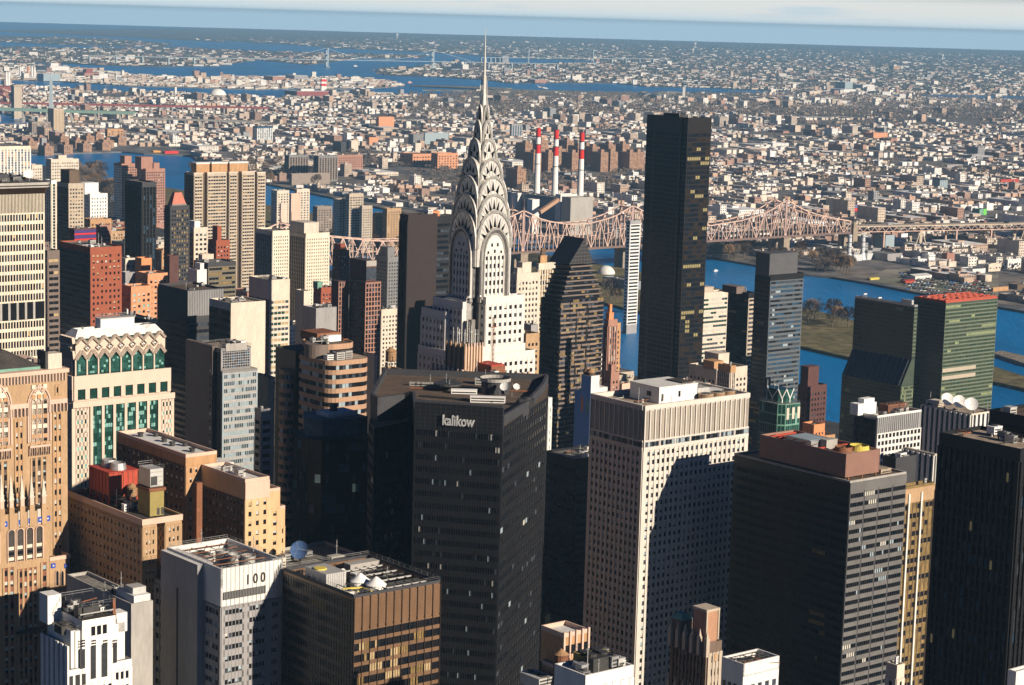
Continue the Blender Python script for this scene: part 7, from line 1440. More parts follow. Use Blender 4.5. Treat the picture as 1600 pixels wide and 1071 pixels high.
# ---- the long truss bridge ----
def truss_bridge():
    T1 = Vector((3, 2795, 0)); v = GV.copy(); B = Bld('truss_bridge', 'long pale pink steel cantilever truss bridge crossing the river and its island', 'bridge', T1, TH, seed=60)
    # local x runs along the bridge, y across it
    tw = [(-360, 84, 'stone_pier'), (0, 88, 'stone_pier'), (192, 88, 'stone_pier'), (492, 84, 'stone_pier')]; end = 632; start = -500; zb = 33.0; hw = 12.0
    def ztop(x):
        xs = [(-500, 50), (-430, 60), (-360, 84), (-300, 66), (-230, 58), (-180, 56.5), (-130, 58), (-60, 68), (0, 88), (34, 74), (70, 67.5), (96, 66.5), (122, 67.5), (158, 74), (192, 88), (230, 72), (275, 61), (342, 55), (405, 60), (452, 69), (492, 86), (530, 70), (565, 61), (600, 55), (632, 50)]
        for (a, za), (c, zc) in zip(xs, xs[1:]):
            if a <= x <= c: return za+(zc-za)*(x-a)/(c-a)
        return 50
    n = 12.0; spans = [(-500, -360), (-360, -180), (-180, 0), (0, 192), (192, 342), (342, 492), (492, 632)]; cm = 'bridge_steel'
    for (a, c) in spans:
        k = max(2, int(round((c-a)/15.0)));
        for sy in (-hw, hw):
            b = MB()
            for i in range(k):
                x0 = a+(c-a)*i/k; x1 = a+(c-a)*(i+1)/k; xm = (x0+x1)/2
                b.bar((x0, sy, ztop(x0)), (x1, sy, ztop(x1)), 1.0, cm, 4); b.bar((x0, sy, zb), (x1, sy, zb), 1.1, 'bridge_steel', 4)
                b.bar((x0, sy, zb), (x0, sy, ztop(x0)), .7, cm, 4)
                up = (i % 2 == 0)
                if up: b.bar((x0, sy, zb), (x1, sy, ztop(x1)), .8, cm, 4); b.bar((x0, sy, (zb+ztop(x0))/2), (xm, sy, (ztop(x1)+zb)/2-1), .45, cm, 4)
                else: b.bar((x0, sy, ztop(x0)), (x1, sy, zb), .8, cm, 4); b.bar((x1, sy, (zb+ztop(x1))/2), (xm, sy, (ztop(x1)+zb)/2-1), .45, cm, 4)
                b.bar((xm, sy, zb), (xm, sy, (zb+ztop(xm))/2), .5, cm, 4)
            b.bar((c, sy, zb), (c, sy, ztop(c)), .5, cm, 4); B.part('truss_side', b)
        b = MB()
        for i in range(k+1):
            x0 = a+(c-a)*i/k; b.bar((x0, -hw, ztop(x0)), (x0, hw, ztop(x0)), .4, cm, 4)
            if i < k: x1 = a+(c-a)*(i+1)/k; b.bar((x0, -hw, ztop(x0)), (x1, hw, ztop(x1)), .25, cm, 4)
        B.part('top_bracing', b)
        b = MB(); b.box(a, c, -hw+.8, hw-.8, zb-.6, zb+.6, 'bridge_dark'); b.box(a, c, -hw+.8, hw-.8, zb+7, zb+8, 'asphalt'); b.box(a, c, -hw-1.4, -hw-.8, zb-1.5, zb+1.5, 'bridge_dark'); B.part('road_deck', b)
    for (x, zt, pm) in tw:
        b = MB()
        for sy in (-hw, hw):
            b.bar((x-2.6, sy, 8), (x-1.2, sy, zt), 1.0, 'bridge_mauve', 4); b.bar((x+2.6, sy, 8), (x+1.2, sy, zt), 1.0, 'bridge_mauve', 4)
            for k in range(7): z = 36+k*7; b.bar((x-2.4, sy, z), (x+2.2, sy, z+6), .35, 'bridge_mauve', 4)
            b.cyl(x, sy, zt, zt+5, 1.6, 'bridge_dark', 8, .8); b.bar((x, sy, zt+4), (x, sy, zt+15), .35, 'bridge_dark', 4)
        for z in (zt-3, zt-14, zt-24): b.bar((x, -hw, z), (x, hw, z), 1.0, 'bridge_mauve', 4)
        b.bar((x, -hw, zt-24), (x, hw, zt-14), .5, 'bridge_mauve', 4); b.bar((x, hw, zt-24), (x, -hw, zt-14), .5, 'bridge_mauve', 4); B.part('steel_tower', b)
        b = MB()      # stone pier with an arched opening
        b.box(x-6, x+6, -16, -7.5, -1, 31, pm); b.box(x-6, x+6, 7.5, 16, -1, 31, pm); b.box(x-5.8, x+5.8, -7.5, 7.5, 26.5, 31, pm); b.box(x-7, x+7, -17, 17, 31, 32.3, pm)
        for s in range(6):
            a0 = math.pi*s/6; a1 = math.pi*(s+1)/6; b.add([(x-5.9, -7.5*math.cos(a0), 18+8.5*math.sin(a0)), (x-5.9, -7.5*math.cos(a1), 18+8.5*math.sin(a1)), (x-5.9, -7.5*math.cos(a1), 26.6), (x-5.9, -7.5*math.cos(a0), 26.6)], [(0, 1, 2, 3), (3, 2, 1, 0)], pm)
        B.part('stone_pier', b)
    # anchor tower at the far end
    b = MB(); b.box(end+3, end+13, -15, -8, 3, 40, 'stone_pier'); b.box(end+3, end+13, 8, 15, 3, 40, 'stone_pier'); b.box(end+4, end+12, -8, 8, 26, 30, 'stone_pier')
    for sy in (-11.5, 11.5): b.box(end+4, end+12, sy-3, sy+3, 40, 46, 'stone_pier'); b.cyl(end+8, sy, 46, 50, 3, 'stone_pier', 8, .3)
    B.part('anchor_pier', b)
    B.finish()
    # approach viaduct
    A = T1+GV*645; V = Bld('approach_viaduct', 'low steel approach viaduct of the pink truss bridge on arched piers', 'viaduct', A, TH-R(3), seed=61); Ln = 760
    def zd(x): return 33-x*.022
    b = MB(); k = 48
    for i in range(k):
        x0 = Ln*i/k; x1 = Ln*(i+1)/k; xm = (x0+x1)/2
        for sy in (-11, 11): b.bar((x0, sy, zd(x0)), (x1, sy, zd(x1)), .7, cm, 4); b.bar((x0, sy, zd(x0)), (xm, sy, zd(xm)+7), .5, cm, 4); b.bar((xm, sy, zd(xm)+7), (x1, sy, zd(x1)), .5, cm, 4)
    V.part('truss_side', b)
    b = MB(); b.add([(0, -12.5, zd(0)+7.2), (Ln, -12.5, zd(Ln)+7.2), (Ln, 12.5, zd(Ln)+7.2), (0, 12.5, zd(0)+7.2), (0, -12.5, zd(0)+9), (Ln, -12.5, zd(Ln)+9), (Ln, 12.5, zd(Ln)+9), (0, 12.5, zd(0)+9)], [(4, 5, 6, 7), (0, 1, 5, 4), (2, 3, 7, 6), (3, 2, 1, 0)], 'limestone')
    b.add([(0, -11, zd(0)-.5), (Ln, -11, zd(Ln)-.5), (Ln, 11, zd(Ln)-.5), (0, 11, zd(0)-.5)], [(0, 1, 2, 3), (3, 2, 1, 0)], 'bridge_dark'); V.part('road_deck', b)
    for i in range(9):
        x = 60+i*80; b = MB(); big = i % 3 == 1; z = zd(x)-.6
        for sy in (-11, 11): b.box(x-(3 if big else 1.2), x+(3 if big else 1.2), sy-1.4, sy+1.4, 2, z, 'limestone' if big else 'bridge_steel')
        b.box(x-2, x+2, -9.6, 9.6, z-3, z, 'limestone'); b.bar((x, -9.6, z-9), (x, 0, z-3), .8, 'limestone', 4); b.bar((x, 9.6, z-9), (x, 0, z-3), .8, 'limestone', 4)
        if big: b.bar((x-14, -12.2, 2), (x-4, -12.2, z-3), 1.1, 'limestone', 4); b.bar((x+14, -12.2, 2), (x+4, -12.2, z-3), 1.1, 'limestone', 4); b.bar((x-6, -12.2, z-3), (x+6, -12.2, z-3), 1.0, 'limestone', 4)
        V.part('viaduct_pier', b)
    V.finish()
    g = random.Random(3)
    for i in range(14):       # traffic on the deck
        x = g.uniform(10, 700); y = g.choice([-9, -6, 6, 9]); p = A+Vector((math.cos(TH-R(3))*x-math.sin(TH-R(3))*y, math.sin(TH-R(3))*x+math.cos(TH-R(3))*y, zd(x)+9)); b = MB(); m = g.choice(['white_paint', 'orange_brick', 'red_paint', 'metal', 'black_panel', 'yellow_paint'])
        big = g.random() < .3; L_c = 9 if big else 4.6; b.box(-L_c/2, L_c/2, -1, 1, .4, 1.1 if not big else 3.2, m); b.box(-L_c*.25, L_c*.25, -.85, .85, 1.1 if not big else 3.2, 1.7 if not big else 3.4, 'glass' if not big else m)
        for sx_ in (-L_c*.32, L_c*.32): b.box(sx_-.35, sx_+.35, -1.05, 1.05, 0, .7, 'black_panel')
        tag(b.build('truck' if big else 'car', None, (p.x, p.y, p.z), TH-R(3)), ('truck' if big else 'car')+' driving on the bridge approach viaduct', 'truck' if big else 'car', 'traffic on the bridge approach viaduct')
mk('bridge_mauve', (.36,.25,.23), rough=.6)
truss_bridge()
# ---- power plant ----
def stack(px, ytop, d, lab, zb=30):
    P = at(px, ytop, d); B = Bld('smokestack', lab, 'chimney', P, 0, seed=px); H = P.z; r0, r1 = 5.6, 3.9; segs = [(zb-28, H-42, 'stack_white'), (H-42, H-27, 'stack_red'), (H-27, H-14, 'stack_white'), (H-14, H, 'stack_red')]
    for a, c, m in segs:
        f = lambda z: r0+(r1-r0)*(z-zb)/(H-zb); b = MB(); b.cyl(0, 0, a, c, min(r0+.6, f(a)), m, 20, f(c)); B.part('stack_body' if a < 10 else 'painted_band', b)
    b = MB(); b.cyl(0, 0, H, H+.8, r1+.3, 'stack_red', 20); b.cyl(0, 0, H+.8, H+.9, r1-.5, 'black_panel', 20)
    for z in (H-60, H-14, H-27): b.cyl(0, 0, z, z+.8, r0+.2, 'metal_dark', 20)
    B.part('stack_rim', b); avoid(P, 25)
stack(841.5, 201, 3640, 'red and white banded smokestack, leftmost of the three'); stack(869.5, 204, 3560, 'red and white banded smokestack, middle one of the three'); stack(909.5, 208, 3480, 'red and white banded smokestack, rightmost of the three')
def fb(name, label, cat, px, ytop, lx, rx, d, wall, S=None, junk=0, **k):
    B = simple(name, label, cat, px, ytop, lx, rx, d, wall, S, None, junk=junk, z0=6, cap=k.pop('cap', 20), **k); avoid(B.world(B.W/2, B.D/2), max(B.W, B.D)*.75+12); return B
mk('plant_blue', (.22,.25,.28))
fb('power_plant_hall', 'long grey power plant hall at the foot of the smokestacks', 'building', 893, 312, 812, 910, 3470, 'plant_blue', None, 14, D_=170).finish()
fb('boiler_house', 'white boiler house block left of the plant hall', 'building', 832, 312, 824, 843, 3330, 'white_panel', None, 1).finish()
fb('boiler_house', 'pale grey boiler house at the foot of the rightmost smokestack', 'building', 892, 309, 878, 927, 3320, 'concrete', None, 4).finish()
fb('boiler_house', 'pale windowless turbine block lit at its left end by the conveyor', 'building', 876, 304, 868, 902, 3370, 'white_panel', None, 2).finish()
fb('low_shed', 'small white shed left of the boiler house', 'building', 806, 302, 798, 815, 3560, 'white_panel', None, 3).finish()
def conveyor():
    p = at(843, 332, 3300); q = at(872, 312, 3330); b = MB(); b.bar((p.x, p.y, p.z), (q.x, q.y, q.z), 4, 'ribbon_tan', 4)
    o = b.build('conveyor'); tag(o, 'tan inclined conveyor gallery between the power plant blocks', 'conveyor')
conveyor()
# ---- individually built blocks beyond the river and on the island ----
FB = [
 ('housing', 'beige island apartment tower, left of the group beyond the white twin slabs', 433, 298, 424, 452, 3300, 'cream', pun(bay=5, fh=4, wf=.5)),
 ('housing', 'pinkish island apartment slab between two beige ones', 455, 303, 452, 470, 3250, 'salmon_stone', None),
 ('housing', 'beige stepped island tower with a tall stair box', 464, 296, 460, 484, 3350, 'cream', pun(bay=5, fh=4, wf=.5)),
 ('housing', 'small cream tower in front of the island apartments', 439, 318, 437, 449, 3150, 'peach', None),
 ('housing', 'grey brown island apartment block with regular windows', 496, 323, 489, 519, 3080, 'taupe_light', pun(bay=4.5, fh=3.6, wf=.55)),
 ('housing', 'large beige concrete slab tower on the island', 530, 312, 521, 544, 3020, 'limestone', pun(bay=4.5, fh=3.6, wf=.4)),
 ('housing', 'beige concrete tower with deep balconies, tallest of the island group', 546, 303, 541, 568, 3000, 'limestone', pun(bay=4.5, fh=3.6, wf=.7)),
 ('housing', 'lower stepped end of the beige concrete island slab', 566, 322, 562, 582, 2990, 'limestone', pun(bay=4.5, fh=3.6, wf=.6)),
 ('housing', 'golden brick island block, left one of the pair beside the trees', 586, 334, 583, 600, 3060, 'gold_brick', pun(bay=4.5, fh=3.6)),
 ('housing', 'golden brick island block, right one of the pair beside the trees', 605, 326, 598, 627, 3040, 'gold_brick', pun(bay=4.5, fh=3.6)),
 ('apartment', 'dark grey twin tower of the riverside pair, left', 452, 243, 445, 482, 4300, 'grey_mid', fins(bay=6, wall='taupe_light', kinds=GK)),
 ('apartment', 'dark grey twin tower of the riverside pair, right', 498, 244, 490, 528, 4250, 'grey_mid', fins(bay=6, wall='taupe_light', kinds=GK)),
 ('apartment', 'low grey podium slab between the dark grey twin towers', 456, 272, 452, 516, 4150, 'taupe_light', None),
 ('apartment', 'long pinkish brown slab right of the dark grey twin towers', 528, 243, 524, 567, 4600, 'pink_brick', pun(bay=6, fh=5)),
 ('factory', 'orange brick complex, left block, beyond the substation', 645, 241, 625, 677, 4750, 'orange_pale', pun(bay=8, fh=6)),
 ('factory', 'orange brick complex, right block with stepped top', 684, 240, 674, 716, 4700, 'orange_pale', pun(bay=8, fh=6)),
 ('office_tower', 'bluish glass and white tower far across at the left centre', 402, 198, 395, 426, 5400, 'glass_blue', fins(bay=6, wall='white_panel', kinds=[('glass_blue', 2), ('blind_blue', 1)])),
 ('office_block', 'grey twin topped glass block beside the crown top', 800, 194, 797, 816, 6000, 'grey_panel', fins(bay=8, wall='metal', kinds=[('glass_blue', 1)])),
 ('office_block', 'teal glass block among the low houses left of the spire', 664, 208, 662, 701, 5600, 'blind_blue', None),
 ('apartment', 'reddish tower among the low houses left of the spire', 592, 183, 588, 616, 6300, 'orange_pale', None),
 ('apartment', 'salmon tower above the low houses left of the teal block', 577, 215, 574, 591, 5500, 'orange_pale', None),
 ('apartment', 'grey slab with windows below the teal glass block', 646, 210, 638, 662, 5500, 'grey_mid', None),
 ('apartment', 'white slab standing alone among the far low houses', 577, 170, 574, 586, 7200, 'white_panel', None),
 ('apartment', 'dark apartment slab beside the lone white one', 533, 222, 520, 547, 5200, 'grey_dark', None),
 ('apartment', 'cream slab lit at the right of the dark one', 549, 220, 545, 560, 5200, 'cream', None),
 ('office_tower', 'green clad tower with a bright lime edge on the right far bank', 1531, 327, 1519, 1542, 3900, 'copper_green', None),
 ('office_tower', 'white gridded block right of the green clad tower', 1556, 335, 1553, 1575, 3850, 'white_panel', fins(bay=7, wall='white_panel', kinds=[('glass', 1)])),
 ('apartment', 'long dark blue roofed block at the far right bank', 1580, 338, 1576, 1640, 3880, 'grey_mid', None),
 ('apartment', 'cream block with orange trim left of the green clad tower', 1486, 340, 1482, 1504, 3880, 'peach', pun(bay=6, fh=5)),
 ('apartment', 'tan block between the cream one and the green clad tower', 1510, 340, 1507, 1523, 3870, 'gold_brick', pun(bay=6, fh=5)),
 ('office_tower', 'tall blue grey glass tower among the far right blocks', 1469, 279, 1457, 1481, 4500, 'glass_grey', fins(bay=6, wall='blind_blue', kinds=[('blind_blue', 1)])),
 ('apartment', 'beige tower standing left of the blue grey glass tower', 1424, 291, 1416, 1435, 4400, 'limestone', pun(bay=6, fh=5)),
 ('apartment', 'white tower right of the blue grey glass tower', 1514, 292, 1505, 1528, 4400, 'white_panel', pun(bay=6, fh=5)),
 ('apartment', 'tan tower with a dark side, left of the beige tower far right', 1346, 284, 1336, 1359, 4500, 'limestone', None),
 ('storage_tower', 'beige blank storage block left one of a pair with small blue signs', 1279, 311, 1267, 1291, 3980, 'cream', None),
 ('storage_tower', 'beige blank storage block right one of a pair with small red signs', 1303, 310, 1291, 1320, 3960, 'cream', None),
 ('warehouse', 'white warehouse with a red roof band and blue trim', 1322, 321, 1320, 1351, 3900, 'billboard_red', None),
 ('warehouse', 'long white warehouse beyond the truss bridge tower', 1240, 306, 1234, 1275, 4200, 'white_panel', None),
 ('warehouse', 'blue striped warehouse with a red sign left of the storage pair', 1240, 320, 1233, 1266, 4050, 'billboard_blue', None),
 ('apartment', 'beige brick tower directly behind the bridge end tower', 1227, 308, 1222, 1235, 4100, 'gold_brick', None),
 ('apartment', 'red brick pair of blocks at the far right edge', 1564, 281, 1562, 1592, 4700, 'billboard_red2', None),
 ('apartment', 'cream block with rows of windows high on the far right', 1366, 252, 1364, 1390, 5300, 'peach', pun(bay=8, fh=6)),
 ('apartment', 'orange brick block on the horizon side of the far right blocks', 1365, 208, 1350, 1387, 6500, 'orange_pale', None),
 ('apartment', 'dark slab with orange end beside the orange brick block', 1392, 217, 1374, 1402, 6300, 'pink_brick', None),
 ('apartment', 'blue dark slab at the upper left of the far right blocks', 1224, 205, 1200, 1233, 6700, 'pink_brick', None),
 ('warehouse', 'grey arched roof hall among the far right blocks', 1480, 258, 1477, 1504, 5200, 'grey_panel', None),
 ('apartment', 'slate grey tower behind the bridge end tower', 1245, 280, 1240, 1250, 4600, 'grey_dark', None),
 ('steam_plant', 'grey steam plant block with white roof vents below the bridge', 990, 440, 942, 1008, 2660, 'plant_blue', None),
 ('glass_block', 'glass office block on the far bank right of the two silver stacks', 1384, 368, 1366, 1398, 3230, 'blind_blue', None),
 ('plant_building', 'dark plant building with a pale grey end below the viaduct', 1387, 397, 1352, 1410, 3080, 'grey_panel', None),
 ('apartment', 'rusty brick block beyond the parking yard', 1480, 396, 1472, 1492, 3080, 'pink_brick', None),
 ('apartment', 'long dark brick warehouse at the right edge of the parking yard', 1590, 445, 1576, 1640, 2780, 'dark_brick', None),
 ('warehouse', 'long low tan warehouse beyond the parking yard', 1552, 450, 1549, 1576, 2750, 'tan_brick', None),
 ('warehouse', 'cream warehouse row on the far bank right', 1545, 413, 1540, 1565, 2980, 'cream', pun(bay=6, fh=5)),
 ('warehouse', 'white building with blue windows on the far bank right', 1575, 406, 1570, 1600, 3020, 'white_panel', pun(bay=6, fh=5, kinds=[('glass_blue', 1)])),
 ('warehouse', 'white roofed low hall before the cream warehouse row', 1520, 421, 1500, 1540, 2950, 'roof_white', None),
 ('apartment', 'beige slab tower far at the upper left across the river', 84, 170, 75, 100, 5600, 'limestone', fins(bay=8, wall='limestone', kinds=[('blind_warm', 1)])),
 ('apartment', 'grey brown slab beside the beige slab tower at the upper left', 50, 191, 44, 79, 5500, 'taupe_light', pun(bay=7, fh=5)),
 ('factory', 'tan windowed factory at the upper left', 168, 202, 164, 193, 5450, 'tan_brick', pun(bay=8, fh=6)),
 ('boathouse', 'bright red shed on the river bank at the upper left', 258, 237, 254, 279, 4950, 'billboard_red', None),
 ('boathouse', 'orange yellow shed beside the red one', 240, 236, 236, 251, 4980, 'peach_orange', None),
]
mk('taupe_light', (.27,.22,.185), var=.1); mk('billboard_red2', (.42,.06,.04)); mk('peach_orange', (.62,.30,.07))
for t in FB:
    nm, lab, px, yt, lx, rx, d, wall, Sf = t
    cat = {'housing': 'apartment block', 'apartment': 'apartment block', 'office_tower': 'tower', 'storage_tower': 'warehouse', 'steam_plant': 'plant', 'glass_block': 'building', 'plant_building': 'plant', 'boathouse': 'shed', 'office_block': 'building'}.get(nm, nm.replace('_', ' '))
    B = fb(nm, lab, cat, px, yt, lx, rx, d, wall, dict(Sf) if Sf else None, 2 if B is not None and (rx-lx) > 18 else 0)
    if 'lime edge' in lab:
        for k in range(14): b = MB(); b.box(B.W*.45, B.W+.5, -.8, 0, B.H-4-k*4.4, B.H-2.4-k*4.4, 'lime'); B.part('lime_balcony', b)
        b = MB(); b.box(B.W*.6, B.W*.8, -.5, 0, 4, B.H, 'lime'); B.part('lime_strip', b)
    if 'red roof band' in lab: b = MB(); b.box(0, B.W, -.4, -.1, 4, B.H-14, 'white_panel'); b.box(0, B.W, -.5, -.1, B.H-14, B.H-6, 'billboard_red'); b.box(0, B.W*.9, -.5, -.1, B.H-6, B.H, 'billboard_blue'); B.part('painted_front', b)
    B.finish()
# ---- brown housing slabs behind the smokestacks: one kind, built once, copied ----
def slab_proto():
    P = at(809, 243, 4150); B = Bld('housing_slab', 'brown brick housing slab in the row behind the three smokestacks', 'apartment block', P, TH, group='brown brick housing slabs behind the smokestacks', seed=70, cap=20); m = 'housing_brown'
    B.w.prism([(0, 0), (22, 0), (22, 16), (16, 16), (16, 40), (4, 40), (4, 22), (0, 22)], 0, 46, m, 'roof_tan'); B.fac((0, 0), (22, 0), 4, 45, 4, 11, wf=.4, hf=.5, wall=m, kinds=[('blind_warm', 1), ('glass', 2)], mode='col'); b = MB(); b.box(6, 15, 6, 18, 46, 52, m); B.part('roof_house', b); B.finish(); return B
mk('housing_brown', (.32,.19,.13), var=.1)
sp = slab_proto(); proto = sp.root; kids = list(proto.children)
def copy_at(p, s=1.0):
    r = proto.copy(); COL.objects.link(r); r.location = (p.x, p.y, p.z)
    for ch in kids: c = ch.copy(); COL.objects.link(c); c.parent = r
    return r
proto.location.z = 0
for i, (px, py, d) in enumerate([(833, 262, 4350), (856, 262, 4420), (872, 255, 4550), (893, 262, 4330), (902, 250, 4650), (915, 248, 4700), (925, 251, 4600), (938, 261, 4380), (953, 260, 4400), (950, 247, 4720), (972, 246, 4750), (983, 261, 4330), (995, 260, 4300), (820, 245, 4600), (845, 240, 4900), (885, 240, 4900)]):
    p = gnd(px, py+8, 3); p.z = 0; copy_at(p); avoid(p, 40)
for px, py in ((70, 236), (100, 234), (130, 232), (160, 230), (60, 222), (95, 220), (135, 219), (165, 226), (185, 222), (45, 228), (118, 226), (150, 216)):
    p = gnd(px, py+6, 3); p.z = -24; r = copy_at(p); r['group'] = 'brown brick housing slabs on the river bank at the upper left'; r['label'] = 'brown brick housing slab on the river bank at the upper left'; avoid(p, 40)
# dome, stacks, small landmarks
def dome(name, lab, cat, px, py, rx_px, h, m):
    p = gnd(px, py, 3); r = rx_px/3350*p.y; b = MB(); n = 20
    for k in range(6):
        a0, a1 = k/6*math.pi/2, (k+1)/6*math.pi/2; b.cyl(0, 0, h*math.sin(a0), h*math.sin(a1), r*math.cos(a0), m, n, max(.1, r*math.cos(a1)), k == 5)
    tag(b.build(name, None, (p.x, p.y, 3), 0, True), lab, cat); avoid(p, r+10)
dome('storage_dome', 'large white storage dome near the far water at upper left', 'dome', 340, 151, 14, 30, 'stack_white'); dome('tennis_bubble', 'white air dome under the truss bridge by the pier', 'dome', 947, 428, 14, 11, 'roof_white')
for px, yb, yt, d, lab in ((1326, 408, 370, 0, 'silver steel chimney, left of a pair on the far bank'), (1347, 406, 370, 0, 'silver steel chimney, right of a pair on the far bank')):
    p = gnd(px, yb, 3); z = at(px, yt, p.y).z; b = MB(); b.cyl(0, 0, 0, z, 3.2, 'metal_pale', 14); b.cyl(0, 0, 0, 12, 6, 'metal_pale', 14, 3.2)
    for k in range(4): b.cyl(0, 0, z*.3+k*z*.2, z*.3+k*z*.2+.8, 3.7, 'metal_dark', 14)
    b.box(4, 22, -6, 6, 0, 9, 'metal_pale'); b.box(8, 18, -3, 3, 9, 13, 'grey_panel'); tag(b.build('chimney', None, (p.x, p.y, 3), TH), lab, 'chimney'); avoid(p, 22)
p = gnd(1315, 412, 3); b = MB(); b.cyl(0, 0, 0, 17, 7, 'cream', 18); b.cyl(0, 0, 17, 18.5, 7.2, 'concrete', 18, 5); tag(b.build('storage_tank', None, (p.x, p.y, 3)), 'squat cream storage tank left of the silver chimneys', 'tank'); avoid(p, 12)
# ================= the dense low city beyond =================
WALLS = [(.36,.22,.17), (.48,.38,.30), (.70,.65,.58), (.78,.76,.73), (.72,.68,.62), (.44,.32,.24), (.54,.45,.36), (.62,.55,.46), (.70,.67,.62), (.30,.20,.16), (.48,.40,.33), (.60,.51,.43), (.74,.72,.69), (.30,.30,.31), (.50,.34,.25), (.66,.62,.56)]
ROOFS = [(.72,.71,.69), (.80,.79,.77), (.30,.28,.26), (.10,.09,.085), (.45,.38,.30), (.55,.50,.44), (.20,.17,.15), (.40,.37,.34)]
class CB(MB):
    def __init__(s): super().__init__(); s.col = []
    def tbox(s, x, y, w, d, a, z0, z1, wc, rc, bulk=None):
        c, q = math.cos(a), math.sin(a); P = [(x+c*u-q*v, y+q*u+c*v) for u, v in ((0, 0), (w, 0), (w, d), (0, d))]
        s.add([(*p, z0) for p in P]+[(*p, z1) for p in P], [(0,1,5,4),(1,2,6,5),(2,3,7,6),(3,0,4,7),(4,5,6,7)], 'tone')
        s.col += [(*wc, 1)]*4+[(*rc, 1)]
        if bulk: u0, v0, h = bulk; s.tbox(x+c*w*u0-q*d*v0, y+q*w*u0+c*d*v0, w*.25, d*.25, a, z1, z1+h, wc, (.35,.32,.28))
def taken(x, y, r=0):
    for (ax, ay, ar) in AVOID:
        if (x-ax)**2+(y-ay)**2 < (ar+r)**2: return True
    return False
PARK = [gnd(*q, 3) for q in ((1290, 345), (1460, 345), (1480, 362), (1280, 362))]
def block_city():
    g = random.Random(11); out = []; A = TH-R(8); ca, sa = math.cos(A), math.sin(A)
    bx, by = 74, 190      # block pitch: short side along local x
    for i in range(-90, 160):
        for j in range(-20, 62):
            ox, oy = i*bx, j*by; wx, wy = ca*ox-sa*oy, 2400+sa*ox+ca*oy
            if wy < 2450 or wy > 9400 or abs(wx) > wy*.36+120: continue
            if not inside(QL, wx, wy): continue
            px, py = proj((wx, wy, 3))
            if 640 < px < 1185 and py < 158 : continue
            far = (wy-2600)/6500
            kind = g.random(); parkish = g.random() < .05+.10*far
            if 1255 < px < 1545 and 425 < py < 475: continue
            if 620 < px < 1010 and 262 < py < 300 and g.random() < .6: parkish = True
            if 1180 < px < 1600 and 163 < py < 200 and g.random() < .62: parkish = True
            if parkish: out.append(('park', wx, wy)); continue
            if kind < .10 and far < .6:      # one big shed
                w, d, h = g.uniform(40, 60), g.uniform(60, 150), g.uniform(7, 13); out.append((wx, wy, w, d, A, h, g.choice(WALLS), g.choice(ROOFS[:3]+ROOFS[:2]))); continue
            if kind < .13: 
                for q in range(2): out.append((wx+ca*4-sa*q*80, wy+sa*4+ca*q*80, g.uniform(16, 24), g.uniform(30, 60), A, g.uniform(15, 34), g.choice(WALLS), g.choice(ROOFS)))
                continue
            v = 0; rw, rr_, hh_ = g.choice(WALLS), g.choice(ROOFS), 9
            while v < by-24:
                d = g.uniform(9, 26) if g.random() < .85 else g.uniform(40, 70); d = min(d, by-18-v)
                if g.random() < .93-.25*far:
                    for u0, w in ((0, g.uniform(11, 17)), (19, g.uniform(9, 15)), (38, g.uniform(11, 18))):
                        if g.random() < .92-.2*far:
                            h = g.choice([5, 6, 7, 8, 8, 9, 10, 13]) if g.random() < .965 else g.uniform(15, 26)
                            if far > .5: h *= .8
                            u = u0+g.uniform(0, 2)
                            if g.random() < .35: rw, rr_, hh_ = g.choice(WALLS), g.choice(ROOFS), h
                            if h < 14 and hh_ < 14: h = hh_
                            out.append((wx+ca*u-sa*v, wy+sa*u+ca*v, w, d*g.uniform(.88, .98), A, h, rw, rr_))
                v += d
    return out
LOTS = block_city(); parks = [(t[1], t[2]) for t in LOTS if t[0] == 'park']
LOTS = [t for t in LOTS if t[0] != 'park' and not taken(t[0], t[1], max(t[2], t[3])*.5) and inside(QL, t[0], t[1])]
def vis(t):
    px, py = proj((t[0], t[1], t[5])); return -230 < px < 1850 and -10 < py
LOTS = [t for t in LOTS if vis(t)]
LOTS.sort(key=lambda t: -(t[2]+t[3])*t[5]/t[1]**2*(1 if 0 < proj((t[0], t[1], 9))[0] < 1600 else .001)*(1 if not (615 < proj((t[0], t[1], 9))[0] < 800 and proj((t[0], t[1], 9))[1] > 300) else .1))
print('lots', len(LOTS))
for k, t in enumerate(LOTS[:299]):
    b = CB(); x, y, w, d, a, h, wc, rc = t; b.tbox(0, 0, w, d, 0, 0, h, wc, rc, (.3, .4, 3)); c2 = tuple(q*.35 for q in wc); L = w
    n = max(2, int(w/4)); m_ = max(1, int(h/4))
    for j in range(m_):
        for i in range(n): b.add([(w*(i+.3)/n, -.08, 1.4+j*h/m_), (w*(i+.75)/n, -.08, 1.4+j*h/m_), (w*(i+.75)/n, -.08, 3.1+j*h/m_), (w*(i+.3)/n, -.08, 3.1+j*h/m_)], [(0, 1, 2, 3)], 'tone'); b.col += [(.03,.035,.04,1)]
    tall = h > 24; o = b.build('low_city_building' if not tall else 'mid_rise_building', None, (x, y, 3), a)
    tag(o, 'flat roofed low building among the dense blocks across the river' if not tall else 'taller flat roofed block standing out of the low roofs across the river', 'building', 'low buildings filling the blocks across the river' if not tall else 'taller blocks among the low roofs across the river')
b = CB(); g = random.Random(5)
for t in LOTS[299:]: b.tbox(t[0], t[1], t[2], t[3], t[4], 3, 3+t[5], t[6], t[7], (.3, .5, 2.5) if g.random() < .35 and t[1] < 5500 else None)
tag(b.build('far_city_blocks'), kind='stuff', label='dense low city of pale and brick blocks stretching to the bays', cat='city blocks')
